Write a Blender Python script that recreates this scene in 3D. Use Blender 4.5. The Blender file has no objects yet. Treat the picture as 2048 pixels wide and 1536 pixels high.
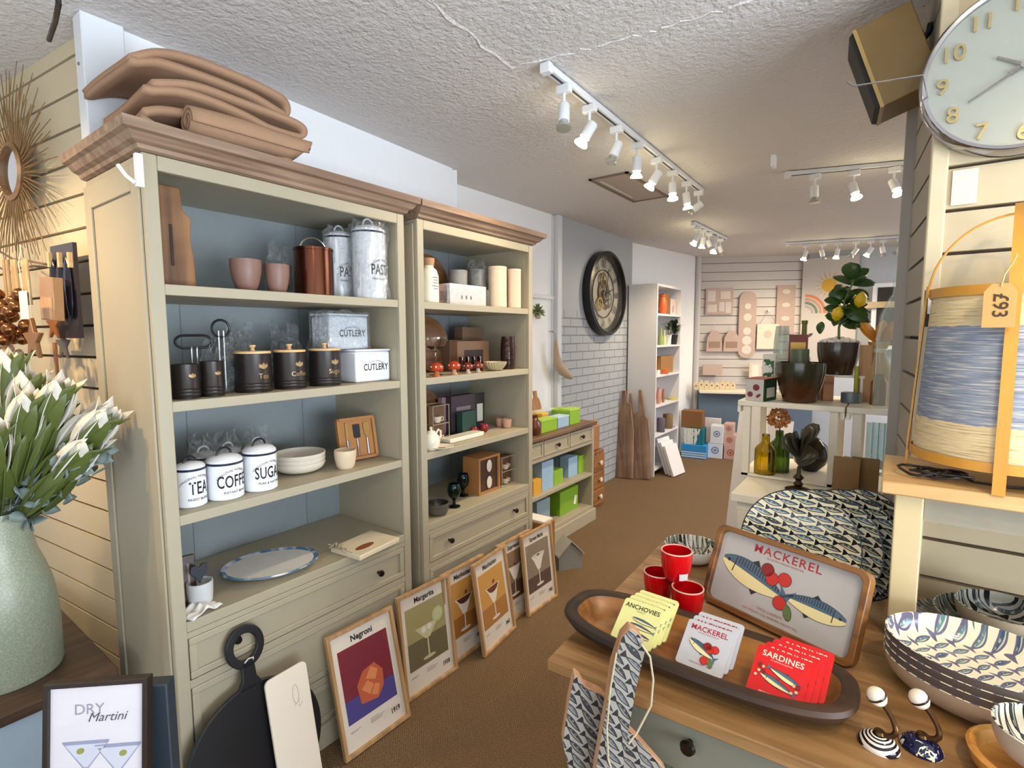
import bpy, math, random
from mathutils import Vector as V, Matrix as M
R=math.radians; PI=math.pi; rnd=random.Random(7)
sc=bpy.context.scene; COL=sc.collection
# ---- camera, world, exposure -------------------------------------------------
YAW,PIT,ROL,FPX=R(-36.303),R(-5.291),R(-.229),1044.04
_f=V((math.sin(YAW)*math.cos(PIT),math.cos(YAW)*math.cos(PIT),math.sin(PIT)))
_r=V((math.cos(YAW),-math.sin(YAW),0)); _u=_r.cross(_f)
_r,_u=_r*math.cos(ROL)+_u*math.sin(ROL),-_r*math.sin(ROL)+_u*math.cos(ROL)
EYE=V((0,0,1.5))
cam=bpy.data.objects.new('camera',bpy.data.cameras.new('camera')); COL.objects.link(cam)
cam.matrix_world=M(((_r.x,_u.x,-_f.x,0),(_r.y,_u.y,-_f.y,0),(_r.z,_u.z,-_f.z,1.5),(0,0,0,1)))
cam.data.sensor_width=36; cam.data.lens=FPX/2048*36; cam.data.clip_start=.02
sc.camera=cam
w=bpy.data.worlds.new('world'); sc.world=w; w.use_nodes=True
w.node_tree.nodes['Background'].inputs[0].default_value=(.72,.84,1,1); w.node_tree.nodes['Background'].inputs[1].default_value=1.0
sc.view_settings.view_transform='Standard'; sc.view_settings.look='None'; sc.view_settings.gamma=1
sc.view_settings.use_curve_mapping=False; sc.view_settings.exposure=0.24
def area(name,loc,rot,sx,sy,power,col):
    l=bpy.data.lights.new(name,'AREA'); l.shape='RECTANGLE'; l.size=sx; l.size_y=sy; l.energy=power; l.color=col
    o=bpy.data.objects.new(name,l); COL.objects.link(o); o.location=loc; o.rotation_euler=rot; return o
area('shop_window_daylight',(2.42,.40,1.30),(R(116),0,R(90)),2.5,1.8,205,(.79,.90,1))       # the shop window to the right of the camera
area('ceiling_fill_light',(-.3,-1.72,1.2),(R(150),0,0),2.6,1.6,34,(.84,.92,1))          # added fill lamp behind the camera, tilted up to lift the ceiling
area('rear_fill_light',(1.6,5.2,2.44),(0,0,0),1.4,2.6,110,(.97,.97,1))                   # added unseen lamp right of the pillar, brightens the far room
def ray(px,py): return _f*FPX+_r*(px-1024)-_u*(py-768)
def P(px,py,x=None,y=None,z=None):
    d=ray(px,py)
    for i,v in enumerate((x,y,z)):
        if v is not None: return EYE+d*((v-EYE[i])/d[i])
def PW(px,py,w): return EYE+ray(px,py)*(w/FPX)
def fwd(p): return (V(p)-EYE).dot(_f)
def mpp(p): return fwd(p)/FPX          # metres seen by one pixel at that distance
# ---- materials ---------------------------------------------------------------
def lin(h):
    if not isinstance(h,str): return tuple(h)[:3]+(1,)
    c=[int(h[i:i+2],16)/255 for i in (0,2,4)]
    return tuple((x/12.92 if x<=.04045 else ((x+.055)/1.055)**2.4) for x in c)+(1,)
class N:                                # small shader-maths helper
    def __init__(s,nt,sk): s.nt=nt; s.sk=sk
    def op(s,o,b=None,c=None,clamp=False):
        n=s.nt.nodes.new('ShaderNodeMath'); n.operation=o; n.use_clamp=clamp
        for i,v in enumerate((s,b,c)):
            if v is None: continue
            if isinstance(v,N): s.nt.links.new(v.sk,n.inputs[i])
            else: n.inputs[i].default_value=v
        return N(s.nt,n.outputs[0])
    def __add__(s,o): return s.op('ADD',o)
    def __sub__(s,o): return s.op('SUBTRACT',o)
    def __mul__(s,o): return s.op('MULTIPLY',o)
    def __truediv__(s,o): return s.op('DIVIDE',o)
    def lt(s,o): return s.op('LESS_THAN',o)
    def gt(s,o): return s.op('GREATER_THAN',o)
    def fl(s): return s.op('FLOOR')
    def fr(s): return s.op('FRACT')
    def ab(s): return s.op('ABSOLUTE')
    def sq(s): return s.op('MULTIPLY',s)
def mixc(nt,f,a,b):
    n=nt.nodes.new('ShaderNodeMix'); n.data_type='RGBA'
    nt.links.new(f.sk,n.inputs[0])
    for i,v in ((6,a),(7,b)):
        if isinstance(v,N): nt.links.new(v.sk,n.inputs[i])
        else: n.inputs[i].default_value=lin(v)
    return N(nt,n.outputs[2])
def coords(nt,kind='Object'):
    t=nt.nodes.new('ShaderNodeTexCoord'); s=nt.nodes.new('ShaderNodeSeparateXYZ'); nt.links.new(t.outputs[kind],s.inputs[0])
    return [N(nt,s.outputs[i]) for i in range(3)]+[N(nt,t.outputs[kind])]
def noise(nt,scale,detail=2,vec=(1,1,1),out=0,dist=0):
    t=nt.nodes.new('ShaderNodeTexCoord'); m=nt.nodes.new('ShaderNodeMapping'); m.inputs['Scale'].default_value=vec
    n=nt.nodes.new('ShaderNodeTexNoise'); n.inputs['Scale'].default_value=scale; n.inputs['Detail'].default_value=detail; n.inputs['Distortion'].default_value=dist
    nt.links.new(t.outputs['Object'],m.inputs[0]); nt.links.new(m.outputs[0],n.inputs['Vector']); return N(nt,n.outputs[out])
MATS={}
def new(name,rough=.5,metal=0,**k):
    m=bpy.data.materials.new(name); m.use_nodes=True; b=m.node_tree.nodes['Principled BSDF']
    b.inputs['Roughness'].default_value=rough; b.inputs['Metallic'].default_value=metal
    for a,v in k.items(): b.inputs[a].default_value=v
    MATS[name]=m; return m,m.node_tree,b
def bump(nt,b,h,strength=.3,dist=.002):
    n=nt.nodes.new('ShaderNodeBump'); n.inputs['Strength'].default_value=strength; n.inputs['Distance'].default_value=dist
    nt.links.new(h.sk,n.inputs['Height']); nt.links.new(n.outputs[0],b.inputs['Normal'])
def C(col,rough=.5,metal=0,var=.12,bmp=.08,sc_=30,**k):      # plain colour with a little uneven tone and relief
    key='%s_%s_%s_%s'%(col,rough,metal,sorted(k.items()))
    if key in MATS: return MATS[key]
    m,nt,b=new(key,rough,metal,**k); c=lin(col)
    n=noise(nt,sc_,3); d=tuple(x*(1-var) for x in c[:3])
    nt.links.new(mixc(nt,n,d,c).sk,b.inputs['Base Color'])
    if bmp: bump(nt,b,noise(nt,sc_*4,2),bmp,.001)
    return m
def wood(name,c1,c2,axis=0,scale=18,rough=.5,c3=None,bmp=.25):
    if name in MATS: return MATS[name]
    m,nt,b=new(name,rough); v=[14,14,14]; v[axis]=1.1
    g=noise(nt,scale/10,6,tuple(v),dist=.6); g2=g.op('SUBTRACT',.32).op('MULTIPLY',2.6,clamp=True)
    c=mixc(nt,g2,c1,c2)
    if c3:
        big=noise(nt,3.2,3,(1,1,1)); c=mixc(nt,big.op('SUBTRACT',.48).op('MULTIPLY',5,clamp=True)*.6,c,c3)
    nt.links.new(c.sk,b.inputs['Base Color']); bump(nt,b,g,bmp,.002); return m
def glass(name,col='ffffff',rough=.02):
    if name in MATS: return MATS[name]
    m,nt,b=new(name,rough,0,**{'Transmission Weight':1.0,'IOR':1.45}); b.inputs['Base Color'].default_value=lin(col); return m
def thin(name,col='ffffff',body=0.,rough=.03,bmp=None,ior=1.45):
    """a thin clear sheet or wall: see-through, tinted by `body`, mirror-like by Fresnel"""
    if name in MATS: return MATS[name]
    m=bpy.data.materials.new(name); m.use_nodes=True; nt=m.node_tree; nt.nodes.clear(); MATS[name]=m; nn=nt.nodes.new; L=nt.links.new
    out=nn('ShaderNodeOutputMaterial'); tr=nn('ShaderNodeBsdfTransparent'); df=nn('ShaderNodeBsdfDiffuse'); gl=nn('ShaderNodeBsdfGlossy'); fr=nn('ShaderNodeFresnel'); a=nn('ShaderNodeMixShader'); b=nn('ShaderNodeMixShader')
    df.inputs[0].default_value=lin(col); gl.inputs['Roughness'].default_value=rough; fr.inputs[0].default_value=ior; a.inputs[0].default_value=body
    L(tr.outputs[0],a.inputs[1]); L(df.outputs[0],a.inputs[2]); ge=nn('ShaderNodeNewGeometry'); fac=N(nt,fr.outputs[0]).op('MINIMUM',.4)*(N(nt,ge.outputs['Backfacing'])*-1+1); L(fac.sk,b.inputs[0]); L(a.outputs[0],b.inputs[1]); L(gl.outputs[0],b.inputs[2]); L(b.outputs[0],out.inputs[0])
    if bmp:
        n=nn('ShaderNodeBump'); n.inputs['Strength'].default_value=1; n.inputs['Distance'].default_value=bmp; L(noise(nt,38,4,dist=1.5).sk,n.inputs['Height'])
        for q in(gl,fr,df): L(n.outputs[0],q.inputs['Normal'])
    return m
def film(): return thin('film','e6edf4',.15,.14,.08,2.3)          # crumpled clear plastic bag
def emit(name,col,s):
    if name in MATS: return MATS[name]
    m,nt,b=new(name,.4); b.inputs['Base Color'].default_value=lin(col); b.inputs['Emission Color'].default_value=lin(col); b.inputs['Emission Strength'].default_value=s; return m
def fishmat(name,sx,sy,bg,c1,c2,line,ax=(0,1),tilt=0,fill=.8,rough=.18,wig=.18):   # rows of small painted fish: length sx, pitch sy
    if name in MATS: return MATS[name]
    m,nt,b=new(name,rough); co=coords(nt); X,Y=co[ax[0]]+(noise(nt,14,1)-.5)*.010,co[ax[1]]+(noise(nt,17,1)-.5)*.010
    c,s=math.cos(tilt),math.sin(tilt); X,Y=X*c+Y*s,Y*c-X*s
    W0=Y/sy; r0=W0.fl(); U=X/sx+(r0*.381).fr()*1.0; col_=U.fl()
    u=(U.fr()-.5)*2; v=(W0.fr()-.5)*2
    bend=v-(u*2.2+col_*1.7).op('SINE')*wig
    body=bend.ab()-((u-.12)*1.28).sq().op('MULTIPLY',-1).op('ADD',1).op('MULTIPLY',fill)
    tail=(bend.ab()-(u*-1-.60)*2.6).op('MAXIMUM',u+.62).op('MAXIMUM',u*-1-.94)
    d=body.op('MINIMUM',tail)
    wn=nt.nodes.new('ShaderNodeTexWhiteNoise'); wn.noise_dimensions='2D'; cb=nt.nodes.new('ShaderNodeCombineXYZ')
    nt.links.new(r0.sk,cb.inputs[0]); nt.links.new(col_.sk,cb.inputs[1]); nt.links.new(cb.outputs[0],wn.inputs['Vector']); rv=N(nt,wn.outputs[0])
    inner=mixc(nt,rv.gt(.55),c1,c2)
    belly=(bend*-1).gt(.10)*rv.gt(.2)*u.gt(-.5); inner=mixc(nt,belly*.7,inner,bg)
    scales=(u*16).op('SINE').gt(.35)*bend.gt(.05)*u.lt(.45); inner=mixc(nt,scales*.45,inner,bg)
    col=mixc(nt,d.lt(.10),bg,line); col=mixc(nt,d.lt(-.16),col,inner)
    nt.links.new(col.sk,b.inputs['Base Color']); return m
# ---- geometry ----------------------------------------------------------------
def rotm(e): return M.Rotation(e[2],3,'Z')@M.Rotation(e[1],3,'Y')@M.Rotation(e[0],3,'X')
class MB:
    def __init__(s): s.v=[]; s.f=[]; s.m=[]
    def add(s,vs,fs,mi=0,T=None):
        o=len(s.v); s.v+=[tuple(T@V(p)) if T is not None else tuple(p) for p in vs]
        s.f+=[tuple(i+o for i in f) for f in fs]; s.m+=[mi]*len(fs); return s
    def box(s,c,d,rot=None,mi=0,tap=1):
        x,y,z=[a/2 for a in d]; q=rotm(rot) if rot else M.Identity(3); c=V(c)
        vs=[c+q@V((sx*x*(tap if sz>0 else 1),sy*y*(tap if sz>0 else 1),sz*z)) for sz in(-1,1) for sy in(-1,1) for sx in(-1,1)]
        return s.add(vs,[(0,2,3,1),(4,5,7,6),(0,1,5,4),(2,6,7,3),(0,4,6,2),(1,3,7,5)],mi)
    def bb(s,a,b,mi=0): return s.box([(a[i]+b[i])/2 for i in range(3)],[abs(b[i]-a[i]) for i in range(3)],None,mi)
    def lathe(s,prof,n=32,c=(0,0,0),mi=0,T=None,close=False,sx=1,sy=1,a0=0,a1=2*PI,caps=True):
        full=abs(a1-a0-2*PI)<1e-6; k=n if full else n+1; vs=[];fs=[]
        for r,z in prof:
            for i in range(k):
                a=a0+(a1-a0)*i/n; vs.append((c[0]+r*sx*math.cos(a),c[1]+r*sy*math.sin(a),c[2]+z))
        m=len(prof)
        for j in range(m-1 if not close else m):
            j2=(j+1)%m
            for i in range(n):
                i2=(i+1)%k; fs.append((j*k+i,j*k+i2,j2*k+i2,j2*k+i))
        if not close and full and caps:
            if prof[0][0]>1e-5: fs.append(tuple(range(k))[::-1])
            if prof[-1][0]>1e-5: fs.append(tuple((m-1)*k+i for i in range(k)))
        return s.add(vs,fs,mi,T)
    def cyl(s,a,b,r,r2=None,n=16,mi=0):
        a,b=V(a),V(b); d=b-a; q=d.to_track_quat('Z','Y').to_matrix().to_4x4(); q.translation=a
        return s.lathe([(r,0),(r2 if r2 is not None else r,d.length)],n,mi=mi,T=q)
    def ell(s,c,r,n=16,mi=0,rot=None):
        q=(rotm(rot) if rot else M.Identity(3)); D=q@M(((r[0],0,0),(0,r[1],0),(0,0,r[2]))); T=D.to_4x4(); T.translation=V(c)
        h=max(6,n//2); return s.lathe([(math.sin(PI*i/h)+1e-6*(i in(0,h)),-math.cos(PI*i/h)) for i in range(h+1)],n,mi=mi,T=T)
    def tube(s,pts,r,n=8,mi=0,closed=False,rs=None):
        pts=[V(p) for p in pts]; L=len(pts); vs=[];fs=[]; up=None
        for i,p in enumerate(pts):
            t=(pts[(i+1)%L]-pts[i-1]) if closed or 0<i<L-1 else (pts[1]-p if i==0 else p-pts[i-1])
            t.normalize()
            if up is None: up=t.orthogonal().normalized()
            up=(up-t*up.dot(t)).normalized(); b=t.cross(up); rr=rs[i] if rs else r
            for k in range(n): a=2*PI*k/n; vs.append(p+(up*math.cos(a)+b*math.sin(a))*rr)
        for i in range(L if closed else L-1):
            for k in range(n): i2=(i+1)%L; k2=(k+1)%n; fs.append((i*n+k,i*n+k2,i2*n+k2,i2*n+k))
        if not closed: fs+=[tuple(range(n))[::-1],tuple((L-1)*n+k for k in range(n))]
        return s.add(vs,fs,mi)
    def prism(s,poly,t,T=None,mi=0,y0=0):      # outline in local X-Z, thickness towards +Y
        n=len(poly); vs=[(x,y0,z) for x,z in poly]+[(x,y0+t,z) for x,z in poly]
        return s.add(vs,[tuple(range(n)),tuple(range(n,2*n))[::-1]]+[(i+n,(i+1)%n+n,(i+1)%n,i) for i in range(n)],mi,T)
    def flat(s,poly,y=0,mi=0,T=None):          # one printed shape lying in local X-Z
        return s.add([(x,y,z) for x,z in poly],[tuple(range(len(poly)))],mi,T)
    def grid(s,fn,nu,nv,mi=0,cu=False):
        k=nu if cu else nu+1
        vs=[fn(i/nu,j/nv) for j in range(nv+1) for i in range(k)]
        return s.add(vs,[(j*k+i,j*k+(i+1)%k,(j+1)*k+(i+1)%k,(j+1)*k+i) for j in range(nv) for i in range(nu)],mi)
    def build(s,name,mats,parent=None,smooth=35,bev=0,solid=0,sub=0,loc=None,rot=None):
        me=bpy.data.meshes.new(name); me.from_pydata([tuple(p) for p in s.v],[],s.f)
        for m in (mats if isinstance(mats,(list,tuple)) else [mats]): me.materials.append(m)
        me.polygons.foreach_set('material_index',s.m); me.polygons.foreach_set('use_smooth',[bool(smooth)]*len(s.f)); me.update()
        if smooth: me.set_sharp_from_angle(angle=R(smooth))
        o=bpy.data.objects.new(name,me); COL.objects.link(o); o.parent=parent
        if loc is not None: o.location=loc
        if rot is not None: o.rotation_euler=rot
        if solid: d=o.modifiers.new('s','SOLIDIFY'); d.thickness=solid; d.offset=0
        if bev: d=o.modifiers.new('b','BEVEL'); d.width=bev; d.segments=2; d.limit_method='ANGLE'; d.angle_limit=R(40)
        if sub: d=o.modifiers.new('u','SUBSURF'); d.levels=sub; d.render_levels=sub
        return o
def tag(o,label,cat,group=None,kind=None):
    o['label']=label; o['category']=cat
    if group: o['group']=group
    if kind: o['kind']=kind
    return o
def thing(name,label,cat,loc=(0,0,0),rz=0,group=None,mat=None,rot=None):
    o=bpy.data.objects.new(name,None); o.empty_display_size=.02; COL.objects.link(o)
    if mat is not None: o.matrix_world=mat
    else: o.location=loc; o.rotation_euler=rot or (0,0,rz)
    return tag(o,label,cat,group)
def struct(o): o['kind']='structure'; return o
def tree(o,parent=None):
    c=o.copy(); COL.objects.link(c); c.parent=parent
    for ch in list(o.children): tree(ch,c)
    return c
def dup(o,label=None,loc=None,rz=None,rot=None,scale=None,mat=None,group=None):
    c=tree(o)
    if label: c['label']=label
    if mat is not None: c.matrix_world=mat
    if loc is not None: c.location=loc
    if rz is not None: c.rotation_euler=(0,0,rz)
    if rot is not None: c.rotation_euler=rot
    if scale: c.scale=(scale,)*3 if not isinstance(scale,tuple) else scale
    if group: c['group']=group
    return c
def lean(bl,br,tl,z=0,lift=0):      # pose of a flat leaning thing: bottom edge on a level surface, top edge seen at tl
    A,B=P(*bl,z=z),P(*br,z=z); u=(B-A).normalized(); d=ray(*tl); T=EYE+d*((A-EYE).dot(u)/d.dot(u)); zz=(T-A); h=zz.length; zz.normalize(); yy=zz.cross(u)
    m=M(((u.x,yy.x,zz.x,(A.x+B.x)/2),(u.y,yy.y,zz.y,(A.y+B.y)/2),(u.z,yy.z,zz.z,z+lift),(0,0,0,1)))
    return m,(B-A).length,h
FONT=None
def text(s,size,parent,mat,T=None,bold=.0,wrap=0,ext=.0004,name='lettering',sx=1,sp=1,al='CENTER',arch=0,res=3):
    """lettering in local X-Z, read from -Y; wrap bends it round a vertical cylinder of that radius"""
    cu=bpy.data.curves.new('t','FONT'); cu.body=s; cu.size=size; cu.align_x=al; cu.offset=bold*size; cu.space_character=sp; cu.resolution_u=res; cu.fill_mode='FRONT'
    ob=bpy.data.objects.new('t',cu); COL.objects.link(ob)
    dg=bpy.context.evaluated_depsgraph_get(); me=bpy.data.meshes.new_from_object(ob.evaluated_get(dg)); bpy.data.objects.remove(ob)
    mb=MB(); vs=[]
    for v in me.vertices:
        x,z=v.co.x*sx,v.co.y
        if arch: z-=x*x/arch
        if wrap: a=x/wrap; p=V((wrap*math.sin(a),-wrap*math.cos(a),z))
        else: p=V((x,0,z))
        vs.append(p)
    mb.add(vs,[tuple(p.vertices) for p in me.polygons],0,T)
    o=mb.build(name,mat,parent,smooth=0); bpy.data.meshes.remove(me)
    return o
def TR(x=0,y=0,z=0,rx=0,ry=0,rz=0): return M.Translation((x,y,z))@rotm((rx,ry,rz)).to_4x4()
def circ(cx,cz,r,n=24,rz=None,a=0):
    rz=rz or r; return [(cx+r*math.cos(2*PI*i/n)*math.cos(a)-rz*math.sin(2*PI*i/n)*math.sin(a),cz+r*math.cos(2*PI*i/n)*math.sin(a)+rz*math.sin(2*PI*i/n)*math.cos(a)) for i in range(n)]
def rrect(x0,z0,x1,z1,r,n=5):
    o=[]
    for cx,cz,a in((x1-r,z1-r,0),(x0+r,z1-r,90),(x0+r,z0+r,180),(x1-r,z0+r,270)):
        for i in range(n+1): t=R(a+90*i/n); o.append((cx+r*math.cos(t),cz+r*math.sin(t)))
    return o
INK=C('16161a',.6,var=0,bmp=0)
# ---- the room ----------------------------------------------------------------
CEIL=2.5
WHITE=C('f2f5fa',.7,var=.04,bmp=.05)
CREAM=C('d6c8aa',.55,var=.05,bmp=.03); GROOVE=C('5a4a38',.8)
def ceilmat():
    m,nt,b=new('stipple_ceiling',.8); b.inputs['Base Color'].default_value=lin('d6d2d0')
    n=noise(nt,55,4); n2=noise(nt,9,2); bump(nt,b,n+n2*.6,.85,.012); return m
def carpet():
    m,nt,b=new('rib_carpet',.95); x,y,z,_=coords(nt); n=noise(nt,260,3); n2=noise(nt,2.2,4)
    rib=((x+noise(nt,20,2)*.006)*560).op('SINE')*((y+noise(nt,22,2)*.006)*560).op('SINE'); c=mixc(nt,n.op('SUBTRACT',.3).op('MULTIPLY',2.2,clamp=True),'4f3a24','a0805a')
    c=mixc(nt,rib.op('MULTIPLY',.5).op('ADD',.35,clamp=True)*.45,c,'3a2a1c'); c=mixc(nt,n2.op('SUBTRACT',.45).op('MULTIPLY',2,clamp=True)*.35,c,'86684a')
    nt.links.new(c.sk,b.inputs['Base Color']); bump(nt,b,rib+n*1.4,.7,.003); return m
def brick():
    m,nt,b=new('painted_brick',.62); x,y,z,_=coords(nt)
    t=nt.nodes.new('ShaderNodeTexBrick'); cb=nt.nodes.new('ShaderNodeCombineXYZ'); nt.links.new(y.sk,cb.inputs[0]); nt.links.new(z.sk,cb.inputs[1]); nt.links.new(cb.outputs[0],t.inputs['Vector'])
    t.inputs['Scale'].default_value=1; t.inputs['Brick Width'].default_value=.225; t.inputs['Row Height'].default_value=.075; t.inputs['Mortar Size'].default_value=.006; t.inputs['Mortar Smooth'].default_value=.6
    low=z.lt(1.72); f=N(nt,t.outputs['Fac']); c=mixc(nt,f*low*.75,'a6acb4','7c828a'); c=mixc(nt,noise(nt,5,3)*.3,c,'b2b5b9')
    nt.links.new(c.sk,b.inputs['Base Color']); bump(nt,b,(f*-1+noise(nt,40,3)*.3)*low,1,.008); return m
o=MB().bb((-3.7,-1.9,-.05),(2.6,8.3,0)).build('floor',carpet()); struct(o)
mb=MB().bb((-3.7,-1.9,CEIL),(2.6,8.3,CEIL+.08))
def ridge(mb,pts,r):
    L=[]
    for a,b in zip(pts,pts[1:]):
        for k in range(14): t=k/14; L.append((a[0]+(b[0]-a[0])*t+rnd.uniform(-.012,.012),a[1]+(b[1]-a[1])*t+rnd.uniform(-.012,.012),CEIL+rnd.uniform(0,.004)))
    mb.tube(L,r,5)
ridge(mb,[(-1.15,.9),(-1.22,1.655),(-.8,1.74),(-.41,1.78),(.3,1.8)],.006); ridge(mb,[(-1.05,.7),(-1.2,1.285),(-1.216,1.66)],.003)
struct(mb.build('ceiling',ceilmat()))
def slatwall(name,a,b,z0,z1,zref,mats,pitch=.113,t=.018,gap=.010,side=1):
    """planks between two plan points, facing the right-hand side of a->b when side=1"""
    a,b=V(a).to_3d(),V(b).to_3d(); d=(b-a); L=d.length; ang=math.atan2(d.y,d.x); mb=MB()
    k=math.floor((z0-zref)/pitch)
    while zref+k*pitch<z1:
        lo=max(z0,zref+k*pitch+gap/2); hi=min(z1,zref+(k+1)*pitch-gap/2); k+=1
        if hi-lo<.004: continue
        mb.add([(0,0,lo),(L,0,lo),(L,0,hi),(0,0,hi),(0,t,lo),(L,t,lo),(L,t,hi),(0,t,hi)],[(0,1,2,3),(0,4,5,1),(3,2,6,7),(1,5,6,2),(0,3,7,4)],0)
    mb.bb((0,t,z0),(L,t+.05,z1),1)
    o=mb.build(name,mats,smooth=0,loc=(a.x,a.y,0),rot=(0,0,ang)); return struct(o)
slatwall('wall_left',(-3.62,.475),(-2.13,.64),0,CEIL,2.446,[CREAM,GROOVE])
struct(MB().bb((-2.135,.585,0),(-2.065,.70,CEIL)).build('trim_1',C('e4e8ee',.45,var=.02),bev=.004))
mb=MB()
for q in((2.35,),(2.08,),(1.7,)): mb.cyl((-2.1,.587,q[0]),(-2.1,.581,q[0]),.005,n=8)
struct(mb.build('trim_2',C('8a8a88',.4,.6)))
wb=MB(); 
def wallseg(name,pts,mat,t=.08,z0=0,z1=CEIL):
    mb=MB()
    for (x0,y0),(x1,y1) in zip(pts,pts[1:]):
        d=V((x1-x0,y1-y0)).normalized(); n=V((-d.y,d.x))*t
        mb.add([(x0,y0,z0),(x1,y1,z0),(x1+n.x,y1+n.y,z0),(x0+n.x,y0+n.y,z0),(x0,y0,z1),(x1,y1,z1),(x1+n.x,y1+n.y,z1),(x0+n.x,y0+n.y,z1)],[(0,1,2,3),(4,5,6,7),(0,1,5,4),(1,2,6,5),(2,3,7,6),(3,0,4,7)])
    return struct(mb.build(name,mat,smooth=0))
wallseg('wall_bookcase',[(-2.09,.66),(-2.20,2.40)],WHITE); wallseg('wall_nook',[(-2.20,2.44),(-2.40,2.60),(-2.36,3.86)],WHITE)
wallseg('wall_brick',[(-2.33,3.86),(-2.33,5.36)],brick()); wallseg('wall_recess',[(-2.38,5.36),(-2.10,7.04)],WHITE)
struct(MB().bb((-2.36,3.80,0),(-2.31,3.87,CEIL)).build('trim_3',C('d9dde4',.4,var=.02),bev=.006))
struct(MB().bb((-2.37,2.9,1.80),(-2.345,3.85,1.835)).bb((-2.375,3.78,.8),(-2.35,3.80,2.49)).build('trim_4',C('e6e8ec',.4,var=.02),bev=.003))
struct(MB().cyl((-2.09,6.9,0),(-2.09,6.9,CEIL),.035,n=20).build('trim_5',C('c9c4c4',.4,var=.02)))
PALE=C('cfc9c6',.5,var=.04,bmp=.03)
slatwall('wall_back',(-2.12,7.04),(-.94,7.65),0,CEIL,2.31,[PALE,C('8d8480',.8)],gap=.008)
wallseg('wall_rear',[(-.94,7.62),(1.0,7.40),(2.6,7.40)],C('c4ccd8',.6,var=.03))
wallseg('wall_front',[(2.5,-1.8),(-3.62,-1.8)],WHITE); wallseg('wall_far_left',[(-3.62,-1.9),(-3.62,.48)],WHITE); wallseg('wall_far_right',[(2.5,8.2),(2.5,-1.9)],WHITE)
# pillar with the clock: slatted front and slatted splayed side
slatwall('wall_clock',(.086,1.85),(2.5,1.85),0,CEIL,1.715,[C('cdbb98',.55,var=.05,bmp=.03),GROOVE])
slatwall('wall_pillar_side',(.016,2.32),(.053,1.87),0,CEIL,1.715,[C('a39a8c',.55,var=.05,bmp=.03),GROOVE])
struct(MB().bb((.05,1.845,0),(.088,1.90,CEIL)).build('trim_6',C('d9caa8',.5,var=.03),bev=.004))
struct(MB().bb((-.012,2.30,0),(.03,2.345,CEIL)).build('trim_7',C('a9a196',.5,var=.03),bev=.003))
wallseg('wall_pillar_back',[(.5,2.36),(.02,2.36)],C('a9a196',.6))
# ceiling hatch
h=thing('ceiling_hatch','rectangular loft hatch with a dark brown edge set in the stippled ceiling','hatch',(-1.515,3.44,CEIL))
g=MB()
for a,b in(((-.135,-.355,-.008),(-.115,.355,.0)),((.115,-.355,-.008),(.135,.355,0)),((-.135,-.355,-.008),(.135,-.335,0)),((-.135,.335,-.008),(.135,.355,0))): g.bb(a,b)
g.build('frame',C('7a6a5c',.5),h); MB().bb((-.114,-.334,-.004),(.114,.334,0)).build('panel',C('b3a69c',.6),h)
MB().bb((-.09,-.28,-.009),(-.08,.22,-.0045)).build('pull_strip',C('d8d2ca',.5),h)
# ---- track lights ------------------------------------------------------------
TW=C('e9ebef',.35,var=.02,bmp=0); OFFB=C('b9b6b0',.15,.5,var=.1)
def track(a,b,label,group=None):
    a,b=V(a),V(b); d=b-a; t=thing('light_track',label,'light track',a,math.atan2(d.y,d.x)); L=d.length
    MB().bb((0,-.017,.012),(L,.017,.035)).build('rail',TW,t,bev=.002); MB().bb((-.03,-.02,.0),(.0,.02,.036)).build('end_cap',TW,t,bev=.002); MB().bb((L,-.018,.004),(L+.012,.018,.036)).build('end_cap',TW,t,bev=.002)
    MB().bb((.01,-.004,.0095),(L-.01,.004,.0125)).build('slot',C('3c3e42',.6),t)
    return t
def head(p,aim,lit,label,group,E=14,ang=75,col=(1,.80,.52)):
    """one spot head hanging from the rail at p; aim is a direction"""
    t=thing('spot_light',label,'spotlight',p,group=group)
    MB().bb((-.03,-.014,-.022),(.03,.014,.009)).build('adapter',TW,t,bev=.003)
    MB().cyl((0,0,-.02),(0,0,-.085),.006,n=10).ell((0,0,-.088),(.011,.011,.011),10).build('stem',TW,t)
    d=V(aim).normalized(); q=d.to_track_quat('Z','Y').to_matrix().to_4x4(); q.translation=V((0,0,-.09))
    MB().lathe([(.001,-.03),(.02,-.03),(.023,-.024),(.023,.038),(.02,.04)],20,T=q).build('lamp_body',TW,t)
    MB().lathe([(.017,.038),(.018,.05),(.030,.066),(.030,.072),(.001,.073)],20,T=q).build('bulb',emit('lit_bulb','fff0c0',26) if lit else OFFB,t)
    if lit and E:
        l=bpy.data.lights.new('spot','SPOT'); l.energy=E; l.color=col; l.spot_size=R(ang); l.spot_blend=.7; l.shadow_soft_size=.03
        o=bpy.data.objects.new('bulb_beam',l); COL.objects.link(o); o.parent=t; o.location=q@V((0,0,.085)); o.rotation_euler=(-d).to_track_quat('Z','Y').to_euler()
    return t
track((-1.09,1.72,2.46),(-1.13,3.72,2.46),'long white ceiling track above the carpet aisle beside the loft hatch')
A1=[((1112,180),(.1,-.2,-1),0,'unlit white spotlight, nearest head on the long track'),((1178,215),(-.5,-.35,-1),1,'lit white spotlight, second head from the near end of the long track'),
((1228,258),(-.3,-.3,-1),0,'unlit white spotlight between two lit heads on the long track'),((1270,290),(-.1,.15,-1),1,'lit white spotlight, fourth head from the near end of the long track'),
((1308,320),(-.6,-.25,-1),1,'lit white spotlight, fifth head from the near end of the long track'),((1340,345),(.1,-.1,-1),1,'lit white spotlight, third head from the far end of the long track'),
((1366,367),(.1,.2,-1),1,'lit white spotlight, second head from the far end of the long track'),((1393,385),(-.9,-.1,-.6),0,'unlit white spotlight, farthest head on the long track')]
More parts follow.
